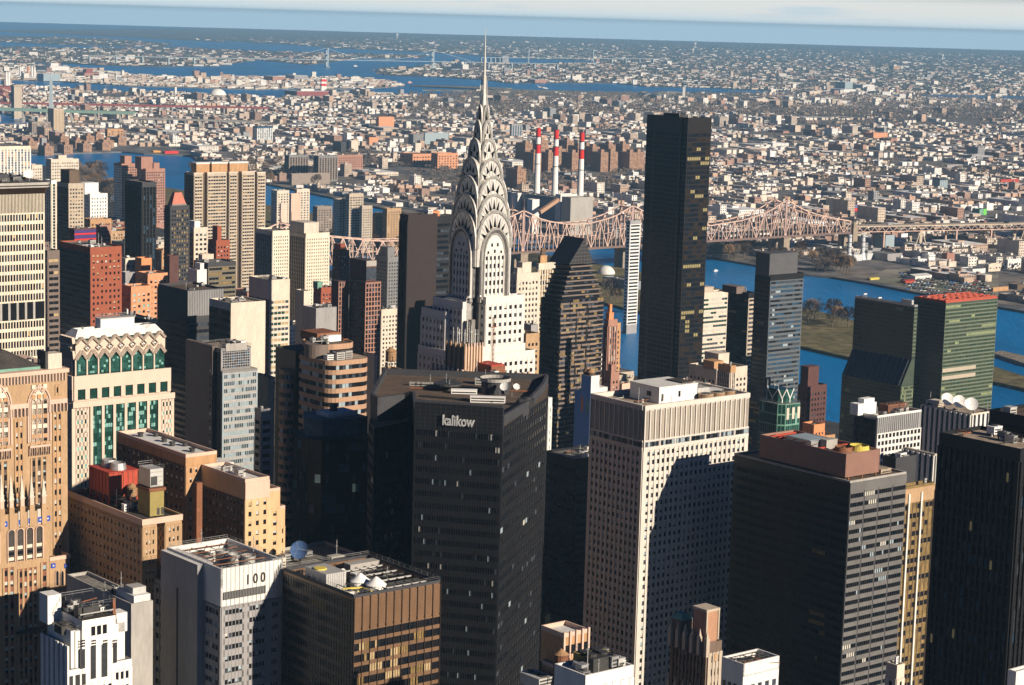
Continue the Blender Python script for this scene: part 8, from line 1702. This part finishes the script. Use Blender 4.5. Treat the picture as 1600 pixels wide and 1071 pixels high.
# ---- houses beyond, thinning into the wooded horizon ----
b = CB(); g = random.Random(8); POLY = [LAND['far_land'], LAND['north_land'], LAND['north_spit'], QL, LAND['prison_island']]; n = 0
while n < 12000:
    py = 60+ (g.random()**.75)*110; px = g.uniform(-20, 1620); 
    if py < 37+.0281*px+4.5: continue
    p = gnd(px, py, 3)
    if p.y > 30000: continue
    pol = None
    for q in POLY:
        if inside(q, p.x, p.y): pol = q; break
    if pol is None: continue
    if pol is QL and p.y < 8600 and not (640 < px < 1190 and py < 160): continue
    if pol is QL and 640 < px < 1190 and py < 156 and g.random() < .93: continue
    edge = pol is LAND['far_land'] and g.random() < .35
    if p.y > 11500 and g.random() < .62: n += .5; continue
    s = g.uniform(9, 26)*(1 if p.y < 12000 else 1.35); hh = g.choice([4, 5, 6, 7, 8]) if g.random() < .97 else g.uniform(14, 30); 
    rc = g.choice(ROOFS[:2]+ROOFS) if g.random() < .6 else (.10,.085,.075); b.tbox(p.x, p.y, s*g.uniform(.8, 2.2), s, g.choice([TH, TH-.3, .2]), 3, 3+hh, g.choice(WALLS), rc); n += 1
tag(b.build('distant_suburbs'), kind='stuff', label='scattered pale houses thinning toward the wooded horizon', cat='city blocks')
# ---- bare winter woods ----
def twigcloud(b, x, y, z, r, h, n, g, m='twigs'):
    for _ in range(n):
        a = g.uniform(0, 6.283); e = g.uniform(-.35, 1); q = g.uniform(.35, 1)**.6; cx, cy, cz = x+r*q*math.cos(a)*math.sqrt(max(0, 1-e*e*.8)), y+r*q*math.sin(a)*math.sqrt(max(0, 1-e*e*.8)), z+h*.55+h*.45*e*q
        s = r*g.uniform(.16, .42); v = Vector((g.gauss(0, 1), g.gauss(0, 1), g.gauss(0, 1))).normalized(); w = v.orthogonal().normalized()*s; u = v*s*1.3
        c = Vector((cx, cy, cz)); b.add([tuple(c-w*.5), tuple(c+u*.6+w*.3), tuple(c+w*.6), tuple(c-u*.6+w*.1)], [(0, 1, 2, 3)], m)
b = MB(); g = random.Random(21); spots = []
for (x, y) in parks:
    for _ in range(16 if y < 5500 else 9): spots.append((x+g.uniform(-10, 90), y+g.uniform(-40, 170), g.uniform(5, 10)))
for _ in range(5200):
    t = g.choice(LOTS); spots.append((t[0]+g.uniform(-22, 30), t[1]+g.uniform(-22, 30), g.uniform(3.5, 7)))
for _ in range(3000):       # thick belts in front of the bay and along the right horizon
    px = g.uniform(640, 1620); py = g.uniform(148, 182)+max(0, px-1200)*.02; p = gnd(px, py, 3); spots.append((p.x, p.y, g.uniform(9, 15)))
for (x, y, r) in spots:
    if inside(QL, x, y) and not taken(x, y, -8): twigcloud(b, x, y, 3, r*1.15, r*1.5, 12 if y > 5200 else 26, g)
tag(b.build('bare_street_trees'), kind='stuff', label='bare brown winter trees between the blocks across the river', cat='trees')
b = MB()
for _ in range(8200):
    py = 58+(g.random()**.8)*100; px = g.uniform(-20, 1620)
    if py < 37+.0281*px+3: continue
    p = gnd(px, py, 3)
    if p.y > 34000 or not any(inside(q, p.x, p.y) for q in POLY[:3]): continue
    r = g.uniform(12, 30)*(p.y/14000); twigcloud(b, p.x, p.y, 0, r*1.6, min(11, r*.5), 7, g, g.choice(['twigs', 'twigs', 'evergreen']))
tag(b.build('horizon_woods'), kind='stuff', label='brown and green woods covering the land toward the horizon', cat='woods')
# single trees on the island and near bank
def tree_proto(seed, warm=False):
    g = random.Random(seed); e = empty('bare_tree', (0, 0, 0), 0, 'bare winter tree on the river island near the truss bridge', 'tree', 'bare trees on the river island')
    b = MB(); b.cyl(0, 0, 0, 6, .5, 'trunk', 7, .32)
    for k in range(7):
        a = g.uniform(0, 6.28); z0 = g.uniform(3.5, 6); q = Vector((math.cos(a)*g.uniform(2.5, 4.5), math.sin(a)*g.uniform(2.5, 4.5), z0+g.uniform(3.5, 7))); b.bar((0, 0, z0), tuple(q), .16, 'trunk', 4)
        for _ in range(3): b.bar(tuple(q*.7+Vector((0, 0, z0*.3))), tuple(q+Vector((g.uniform(-2, 2), g.uniform(-2, 2), g.uniform(.5, 3)))), .08, 'trunk', 3)
    b.build('trunk', e); b = MB()
    for _ in range(240):
        a = g.uniform(0, 6.283); ph = g.uniform(-.5, 1); rr = 6*g.uniform(.3, 1)**.5; c = Vector((rr*math.cos(a)*math.sqrt(1-max(0, ph)**2*.8), rr*math.sin(a)*math.sqrt(1-max(0, ph)**2*.8), 9.5+ph*4.8)); v = Vector((g.gauss(0, .5), g.gauss(0, .5), 1)).normalized(); w = v.orthogonal().normalized()*.28
        b.add([tuple(c-w), tuple(c+v*1.7), tuple(c+w), tuple(c-v*.9)], [(0, 1, 2, 3)], 'twigs_warm' if warm else 'twigs')
    b.build('crown', e); return e
protos = [tree_proto(1), tree_proto(2, True), tree_proto(3)]
def copy_tree(o, p, s, rz, lab=None, grp=None):
    r = o.copy(); COL.objects.link(r); r.location = p; r.scale = (s, s, s); r.rotation_euler = (0, 0, rz)
    if lab: r['label'] = lab; r['group'] = grp
    for ch in o.children: c = ch.copy(); COL.objects.link(c); c.parent = r
g = random.Random(4)
first = True
def plant(px, py, s, z=3.2, lab=None, grp=None):
    p = gnd(px, py, z); copy_tree(g.choice(protos), p, s*g.uniform(.8, 1.2), g.uniform(0, 6.28), lab, grp)
for _ in range(70): plant(g.uniform(512, 628), g.uniform(352, 392), 1.5)
for px, py in ((1268, 497), (1273, 500), (1302, 503), (1309, 506), (1262, 505), (1280, 498), (1316, 509), (1325, 512), (1000, 488), (955, 470), (962, 474), (948, 462), (1300, 512)): plant(px, py, 1.5)
for _ in range(60): px = g.uniform(115, 178); plant(px, g.uniform(270, 312) if px < 165 else g.uniform(300, 318), 1.7, 4, 'bare winter tree on the near bank beside the white hospital', 'bare trees on the near bank at upper left')
for _ in range(40): plant(g.uniform(300, 520), g.uniform(262, 290)+0, 1.5, 3, 'bare winter tree along the far river bank', 'bare trees along the far river bank')
for _ in range(55): px = g.uniform(1105, 1330); plant(px, 400+(px-1105)*.12+g.uniform(-16, 4), 1.4, 3, 'bare winter tree along the far river bank', 'bare trees along the far river bank')
for i, (o, q) in enumerate(zip(protos, ((540, 384), (585, 380), (520, 370)))): p = gnd(*q, 3.2); o.location = p; o.scale = (1.5, 1.5, 1.5)
# ================= far landmarks =================
def suspension(name, lab, pxa, pxb, ybase, ztop, zdeck, left, right):
    a = gnd(pxa, ybase[0], 0); c = gnd(pxb, ybase[1], 0); d = (c-a); L = d.length; d.normalize(); rz = math.atan2(d.y, d.x)
    B = Bld(name, lab, 'bridge', a, rz, seed=2)
    for x in (0, L):
        b = MB()
        for sy in (-11, 11): b.box(x-3.5, x+3.5, sy-2.5, sy+2.5, 0, ztop, 'bridge_blue')
        for z in (ztop-9, ztop*.6, zdeck-6): b.box(x-4, x+4, -7, 7, z, z+7, 'bridge_blue')
        b.box(x-12, x+12, -22, 22, -1, 5, 'stone_pier'); B.part('tower', b)
    b = MB(); b.box(-left, L+right, -13, 13, zdeck-1.4, zdeck+1.4, 'bridge_blue'); B.part('deck', b)
    for sy in (-11, 11):
        b = MB(); n = 16; cz = lambda t: zdeck+6+(ztop-zdeck-6)*(2*t-1)**2
        for i in range(n): b.bar((L*i/n, sy, cz(i/n)), (L*(i+1)/n, sy, cz((i+1)/n)), .6, 'bridge_blue', 4)
        b.bar((0, sy, ztop), (-min(left, L*.42), sy, zdeck), .6, 'bridge_blue', 4); b.bar((L, sy, ztop), (L+min(right, L*.42), sy, zdeck), .6, 'bridge_blue', 4)
        for i in range(1, n): b.bar((L*i/n, sy, zdeck), (L*i/n, sy, cz(i/n)), .15, 'bridge_blue', 3)
        B.part('cable', b)
    for k in range(10): 
        b = MB()
        x = -left+(left-60)*k/9.0 if k < 5 else L+60+(right-60)*(k-4)/5.0
        b.box(x-4, x+4, -9, 9, 0, zdeck-2.5, 'bridge_blue'); B.part('deck_pier', b)
    B.finish()
mk('bridge_blue', (.40,.47,.50), var=0)
suspension('suspension_bridge', 'pale suspension bridge over the far bay left of the steel spire', 511, 676, (105.5, 108), 118, 46, 1500, 900)
suspension('suspension_bridge', 'more distant pale suspension bridge right of the steel spire', 824, 925, (100, 100.5), 112, 44, 500, 900)
def viaduct(name, lab, p0, p1, z, w, m, step, pm, thick=4):
    a, c = gnd(*p0, 0), gnd(*p1, 0); d = c-a; L = d.length; B = Bld(name, lab, 'viaduct', a, math.atan2(d.y, d.x), seed=3)
    b = MB(); b.box(0, L, -w/2, w/2, z-thick, z, m); b.box(0, L, -w/2-.6, -w/2, z, z+1.5, m); B.part('deck', b); n = int(L/step)
    for k in range(min(n, 60)): b = MB(); x = step*(k+.5); b.box(x-2, x+2, -w/2+1, w/2-1, 0, z-thick, pm); B.part('pier', b)
    B.finish()
viaduct('rail_viaduct', 'long dark red railway viaduct on piers at the upper left', (-20, 178), (420, 186), 36, 14, 'hell_red', 32, 'concrete', 5)
viaduct('road_bridge', 'pale green steel road bridge running to the right at upper left', (-20, 190), (210, 197), 40, 26, 'green_steel', 70, 'concrete', 8)
viaduct('road_viaduct', 'grey road viaduct continuing from the green steel bridge', (205, 199), (420, 206), 28, 24, 'concrete', 45, 'concrete', 4)
viaduct('island_bridge', 'low bridge on many piers to the prison island', (516, 150), (612, 151), 16, 14, 'concrete', 60, 'concrete', 3)
# arch bridge tower and light blue mast at the far left
p = gnd(26, 186, 0); b = MB(); b.box(-12, 12, -12, -4, 0, 95, 'limestone'); b.box(-12, 12, 4, 12, 0, 95, 'limestone'); b.box(-12, 12, -4, 4, 60, 95, 'limestone'); b.box(-14, 14, -14, 14, 95, 99, 'limestone'); tag(b.build('stone_bridge_tower', None, (p.x, p.y, 0), .6), 'stone arch bridge tower at the far left edge', 'bridge tower')
b = MB(); P0 = Vector((p.x, p.y, 0)); q = gnd(-60, 184, 0)
for k in range(8):
    t0, t1 = k/8, (k+1)/8; z0 = 45+55*math.sin(t0*math.pi*.6+.3); z1 = 45+55*math.sin(t1*math.pi*.6+.3); A0 = P0.lerp(q, t0); A1 = P0.lerp(q, t1); b.bar((A0.x, A0.y, z0), (A1.x, A1.y, z1), 2.4, 'hell_red', 4); b.bar((A0.x, A0.y, z0-14), (A1.x, A1.y, z1-14), 1.8, 'hell_red', 4); b.bar((A0.x, A0.y, z0-14), (A1.x, A1.y, z1), 1.4, 'hell_red', 4); b.bar((A1.x, A1.y, z1), (A1.x, A1.y, 38), 1.0, 'hell_red', 4)
tag(b.build('arch_bridge'), 'dark red steel arch bridge leaving the frame at far left', 'bridge')
p = gnd(80, 193, 0); b = MB(); b.prism(rect(-7, 7, -6, 6), 0, 128, 'bridge_blue', None, rect(-3, 3, -3, 3)); b.cyl(0, 0, 128, 140, 2, 'bridge_blue', 8, .2); b.box(-9, 9, -8, 8, 0, 8, 'stone_pier'); tag(b.build('bridge_pylon', None, (p.x, p.y, 0)), 'pale blue grey bridge pylon above the brick slabs at upper left', 'bridge tower')
# power stations and chimneys in the distance
def chim(px, yb, yt, r, m, lab, band=None):
    p = gnd(px, yb, 3); z = at(px, yt, p.y).z; b = MB(); b.cyl(0, 0, 0, z, r, m, 10, r*.75); b.cyl(0, 0, z, z+2, r*.85, 'metal_dark', 10)
    if band:
        for k in range(2): b.cyl(0, 0, z*(.55+.25*k), z*(.67+.25*k), r*1.02, band, 10, r*.9)
    tag(b.build('chimney', None, (p.x, p.y, 3)), lab, 'chimney')
for i, (px, yb, yt, m, lab) in enumerate([(32, 121, 105, 'stack_white', 'thin white chimney, first of the row at upper left'), (35, 121, 105, 'stack_white', 'thin white chimney, second of the row at upper left'), (44, 122, 104, 'orange_pale', 'thin orange chimney in the row at upper left'), (50, 122, 105, 'stack_white', 'thin white chimney right of the orange one at upper left'), (54, 122, 106, 'stack_white', 'last thin white chimney in the row at upper left'), (10, 140, 114, 'stack_white', 'white chimney left one of a pair by the red bridge'), (14, 140, 114, 'stack_white', 'white chimney right one of a pair by the red bridge'), (274, 150, 137, 'stack_white', 'small white chimney left of the white dome')]): chim(px, yb, yt, 6, m, lab)
chim(503, 150, 123, 8, 'stack_white', 'red banded chimney left one at the red power station', 'stack_red'); chim(507, 150, 123, 8, 'stack_white', 'red banded chimney right one at the red power station', 'stack_red')
def fbx(name, lab, cat, px, yb, yt, rx, dd, m, roof='roof_white', extra=None):
    p = gnd(px, yb, 3); z = at(px, yt, p.y).z; w = ext(Vector((p.x, p.y, 3)), GV, rx); b = MB(); b.box(0, w, 0, dd, 0, z-3, m); b.box(-.5, w+.5, -.5, dd+.5, z-3, z-2.2, roof)
    if extra: b.box(w*.2, w*.6, dd*.2, dd*.6, z-2.2, z+extra, roof)
    tag(b.build(name, None, (p.x, p.y, 3), TH), lab, cat)
fbx('power_station', 'dark red power station with a white roof by the far water', 'power station', 464, 151, 143, 515, 90, 'hell_red', 'roof_white', 6)
fbx('white_plant', 'large white plant by the water at upper left', 'plant', 78, 112, 104, 108, 160, 'white_panel', 'roof_white', 12); fbx('grey_block', 'grey blue office block before the white plant at upper left', 'building', 68, 127, 116, 94, 60, 'blind_blue'); fbx('brick_hall', 'red brown hall with a peaked roof at upper left', 'building', 132, 121, 114, 158, 80, 'pink_brick', 'hell_red', 14)
fbx('red_hall', 'dark red hall at the far left edge behind the arch bridge', 'building', -6, 146, 136, 36, 100, 'hell_red', 'hell_red')
fbx('prison_block', 'white and red prison block on the flat island', 'building', 426, 128, 120, 446, 80, 'pink_brick'); fbx('prison_block', 'grey prison block right of the white and red one', 'building', 460, 125.5, 118.5, 481, 80, 'grey_panel'); fbx('prison_block', 'low white prison sheds on the right of the flat island', 'building', 548, 129, 124.5, 565, 60, 'white_panel')
fbx('stepped_block', 'white pyramid like building on the shore by the far bridge', 'building', 723, 110, 101, 732, 120, 'white_panel', 'white_panel', 12); fbx('pale_cone', 'grey tapered block at the water left of the spire', 'building', 785, 98, 88, 795, 80, 'grey_panel')
fbx('apartment', 'orange lit tower on the wooded horizon at the right', 'apartment block', 1396, 110, 103, 1406, 50, 'gold_brick', 'roof_white', 6); fbx('hall', 'brown grandstand halls by the bay beside the runway', 'building', 836, 130, 125, 853, 60, 'pink_brick'); fbx('hotel', 'pale hotel block near the airport at right', 'hotel', 1182, 163, 155, 1199, 60, 'peach'); fbx('hotel', 'pale tower like hotel beside the far bay at right', 'hotel', 1265, 151, 143, 1282, 60, 'peach'); fbx('office_block', 'pale blue office block beside the far bay at right', 'building', 1320, 142, 129, 1332, 70, 'blind_blue')
fbx('office_block', 'white office block beside the pale blue one by the bay', 'building', 1348, 139, 133, 1366, 70, 'white_panel'); fbx('stadium', 'low white stadium hall right of the far bay', 'stadium', 1318, 145, 140, 1337, 90, 'white_panel')
# airport
land('runway', [(648, 134.6), (700, 135.4), (800, 139), (790, 141), (740, 139)], 4.2, 'land_airport'); land('runway_pier', [(660, 142.2), (745, 143.6), (760, 142.6), (665, 141)], 4.2, 'land_airport')
land('airfield', [(745, 143), (800, 141), (900, 143.6), (1010, 146.5), (1150, 147.5), (1180, 158), (1000, 160), (860, 156), (760, 151)], 4.4, 'land_airport')
def control():
    p = gnd(1068, 158, 4); b = Bld('control_tower', 'tall white airport control tower with a dark cab, above the black slab', 'control tower', p, 0); m = MB(); z = at(1068, 136, p.y).z; m.prism(rect(-5, 5, -5, 5), 4, z, 'white_panel', None, rect(-6, 6, -6, 6)); b.part('shaft', m)
    m = MB(); m.cyl(0, 0, z, z+8, 8, 'bridge_blue', 12, 11); m.cyl(0, 0, z+8, z+15, 11, 'glass', 12, 10); m.cyl(0, 0, z+15, z+17, 11, 'bridge_blue', 12, 6); b.part('cab', m); m = MB(); m.box(-60, 50, 8, 40, 4, 16, 'white_panel'); b.part('base_building', m)
control()
def hangar(px, yb, w, d, h, m, lab):
    p = gnd(px, yb, 4.4); b = MB(); n = 8
    for k in range(n): a0, a1 = math.pi*k/n, math.pi*(k+1)/n; b.add([(-w/2*math.cos(a0), 0, h*math.sin(a0)), (-w/2*math.cos(a1), 0, h*math.sin(a1)), (-w/2*math.cos(a1), d, h*math.sin(a1)), (-w/2*math.cos(a0), d, h*math.sin(a0))], [(0, 1, 2, 3), (3, 2, 1, 0)], m)
    b.add([(-w/2*math.cos(math.pi*k/n), 0, h*math.sin(math.pi*k/n)) for k in range(n+1)], [tuple(range(n+1))], 'grey_mid'); tag(b.build('hangar', None, (p.x, p.y, p.z), .3), lab, 'hangar')
hangar(1015, 154, 70, 90, 22, 'blind_blue', 'dark arched airport hangar, left of the pair'); hangar(1034, 155.5, 80, 90, 22, 'blind_blue', 'dark arched airport hangar, right of the pair'); hangar(1052, 149, 200, 60, 16, 'white_panel', 'long white curved terminal roof beside the control tower')
def plane(px, py, rz, s=1.0, lab='', lift=0, bank=0):
    p = gnd(px, py, 4.4+lift) if not lift else at(px, py, 8200); b = MB(); m = 'white_paint'
    for k in range(5): b.cyl(0, 0, 0, 0, .1, m, 3)
    b = MB(); n = 10; prof = [(-18, .3, 2.6), (-16, 1.4, 2.4), (-10, 2, 2.2), (10, 2, 2.2), (15, 1.3, 2.8), (19, .3, 3.4)]
    rings = [[(x, r*math.cos(2*math.pi*i/n), z+r*math.sin(2*math.pi*i/n)) for i in range(n)] for x, r, z in prof]
    for A_, B_ in zip(rings, rings[1:]): b.add(A_+B_, [(i, (i+1) % n, (i+1) % n+n, i+n) for i in range(n)], m)
    for sg in (-1, 1): b.add([(-3, sg*1.5, 1.8), (4, sg*1.5, 1.8), (9, sg*17, 3), (6.5, sg*17, 3), (-3, sg*1.5, 2.2), (4, sg*1.5, 2.2), (9, sg*17, 3.2), (6.5, sg*17, 3.2)], [(0, 1, 2, 3), (3, 2, 1, 0), (4, 5, 6, 7), (7, 6, 5, 4), (0, 4, 7, 3), (1, 2, 6, 5)], m); b.add([(14, sg*.6, 3.6), (18, sg*.6, 3.6), (20, sg*6, 4), (18.5, sg*6, 4)], [(0, 1, 2, 3), (3, 2, 1, 0)], m); b.cyl(1, sg*6, .2, 1.7, 1.0, 'metal', 8)
    b.add([(13, -.2, 4), (18, -.2, 4), (20.5, 0, 10), (18, 0, 10), (13, .2, 4), (18, .2, 4)], [(0, 1, 2, 3), (3, 2, 5, 4), (5, 1, 0, 4)], 'blue_wall')
    o = b.build('airliner', None, (p.x, p.y, p.z), rz); o.scale = (s, s, s)
    if bank: o.rotation_euler = (bank, -.14, rz)
    tag(o, lab, 'airplane')
plane(848, 138.5, math.pi+.1, 1.15, 'white airliner climbing above the far bay', 1, .3); plane(937, 148.5, 2.4, 1.0, 'white airliner parked on the airfield, left of the two'); plane(947, 149.2, 2.2, 1.0, 'white airliner parked on the airfield, right of the two'); plane(856, 152, 2.8, 1.0, 'white airliner on the near apron below the climbing one')
# towns' water towers on the horizon
for px, yb, lab in ((1085.5, 76, 'white water tower near the horizon, upper of two'), (1082, 86, 'white water tower near the horizon, lower of two'), (1472, 94, 'white water tower on the wooded horizon at the right'), (620, 62, 'tiny white water tower at the horizon')):
    p = gnd(px, yb, 3); k = p.y/14000; b = MB(); b.cyl(0, 0, 0, 22*k, 4*k, 'white_paint', 10); b.cyl(0, 0, 22*k, 30*k, 6*k, 'white_paint', 12, 11*k); b.cyl(0, 0, 30*k, 38*k, 11*k, 'white_paint', 12, 5*k); tag(b.build('water_tower', None, (p.x, p.y, 3)), lab, 'water tower')
# ---- parking yard on the far bank: cars ----
def car_mesh(m):
    b = MB(); b.box(-2.3, 2.3, -.95, .95, .35, 1.0, m); b.add([(-1.4, -.85, 1.0), (1.3, -.85, 1.0), (1.3, .85, 1.0), (-1.4, .85, 1.0), (-.9, -.7, 1.55), (.8, -.7, 1.55), (.8, .7, 1.55), (-.9, .7, 1.55)], [(0,1,5,4),(1,2,6,5),(2,3,7,6),(3,0,4,7)], 'glass'); b.add([(-.9, -.7, 1.55), (.8, -.7, 1.55), (.8, .7, 1.55), (-.9, .7, 1.55)], [(0, 1, 2, 3)], m)
    for sx_ in (-1.4, 1.4): b.box(sx_-.35, sx_+.35, -1, 1, 0, .7, 'black_panel')
    return b
cm = {m: car_mesh(m).build('parked_car') for m in ('white_paint', 'metal', 'black_panel', 'red_paint', 'blue_wall')}; names = {'white_paint': 'white', 'metal': 'silver', 'black_panel': 'black', 'red_paint': 'red', 'blue_wall': 'blue'}
g = random.Random(12); used = set(); n = 0
for row in range(13):
    for k in range(26):
        if n >= 230: break
        px, py = 1408+row*1.2+k*5.3, 428+row*3.1+k*.55+ (row % 2)*.6
        if g.random() < .22: continue
        p = gnd(px, py, 3.02)
        if not inside(QL, p.x, p.y): continue
        m = g.choice(['white_paint']*4+['metal']*3+['black_panel']*2+['red_paint', 'blue_wall']); o = cm[m]
        if m in used: o = o.copy(); COL.objects.link(o)
        used.add(m); o.location = (p.x, p.y, 3.05); o.rotation_euler = (0, 0, TH+(1.57 if row % 2 else 0)); o.scale = (1.5, 1.5, 1.5) if False else (1.15, 1.15, 1.15)
        tag(o, names[m]+' car parked in the crowded yard on the far river bank', 'car', names[m]+' cars in the riverside yard'); n += 1
for m in cm:
    if m not in used: bpy.data.objects.remove(cm[m])
land('parking_lot', [(1385, 424), (1560, 430), (1560, 468), (1430, 455), (1350, 440)], 3.02, 'land_airport')
g = random.Random(9)
for px, py, w, d, h, m, lab in ((1430, 437, 34, 20, 6, 'roof_white', 'white tent roofed shed in the riverside yard, left'), (1473, 430, 50, 14, 6, 'roof_white', 'white low shed in the riverside yard, upper'), (1495, 434, 24, 12, 6, 'roof_white', 'white low shed in the riverside yard, right'), (1415, 443, 20, 10, 4, 'red_paint', 'red awning in the riverside yard'), (1360, 438, 18, 6, 3, 'yellow_paint', 'yellow machine by the riverside yard'), (1455, 427, 8, 6, 8, 'white_paint', 'small white hut in the riverside yard')):
    p = gnd(px, py, 3.05); b = MB(); b.box(0, w, 0, d, 0, h*.7, 'white_panel' if m == 'roof_white' else m); b.add([(-.5, -.5, h*.7), (w+.5, -.5, h*.7), (w+.5, d/2, h), (-.5, d/2, h), (w+.5, d+.5, h*.7), (-.5, d+.5, h*.7)], [(0, 1, 2, 3), (3, 2, 4, 5)], m); tag(b.build('yard_shed', None, (p.x, p.y, p.z), TH), lab, 'shed')
# boats and wakes
for px, py, lab in ((1340, 540, ''), ):
    pass
def boat(px, py, s, lab, m='white_paint'):
    p = gnd(px, py, .1); b = MB(); b.prism([(-6, -1.6), (4, -1.6), (7, 0), (4, 1.6), (-6, 1.6)], 0, 1.4, m, 'roof_white'); b.box(-3, 1.5, -1.1, 1.1, 1.4, 3, 'white_paint'); b.box(-2.6, 1.2, -1.15, 1.15, 1.9, 2.5, 'glass'); o = b.build('motor_boat', None, (p.x, p.y, 0), .9); o.scale = (s, s, s); tag(o, lab, 'boat')
boat(1118, 424, .9, 'small white boat on the water right of the black slab'); boat(555, 104, 3, 'white boat with wake on the far bay'); boat(640, 130, 3, 'white ferry off the prison island point', 'orange_brick')
# dead-ground filler: low blocks in the streets of the near city
# ---------------- the air ----------------
b = MB(); b.box(-24500, 24500, -24500, 39500, -3, 352, 'water'); hz = b.build('haze'); tag(hz, kind='stuff')
hm = bpy.data.materials.new('haze'); hm.use_nodes = True; t = hm.node_tree; t.nodes.clear()
o_ = nod(t, 'ShaderNodeOutputMaterial'); pv = nod(t, 'ShaderNodeVolumePrincipled')
pv.inputs['Color'].default_value = (.36, .68, 1.0, 1); pv.inputs['Density'].default_value = HAZE; pv.inputs['Anisotropy'].default_value = 0.0
t.links.new(pv.outputs[0], o_.inputs['Volume']); hz.data.materials[0] = hm
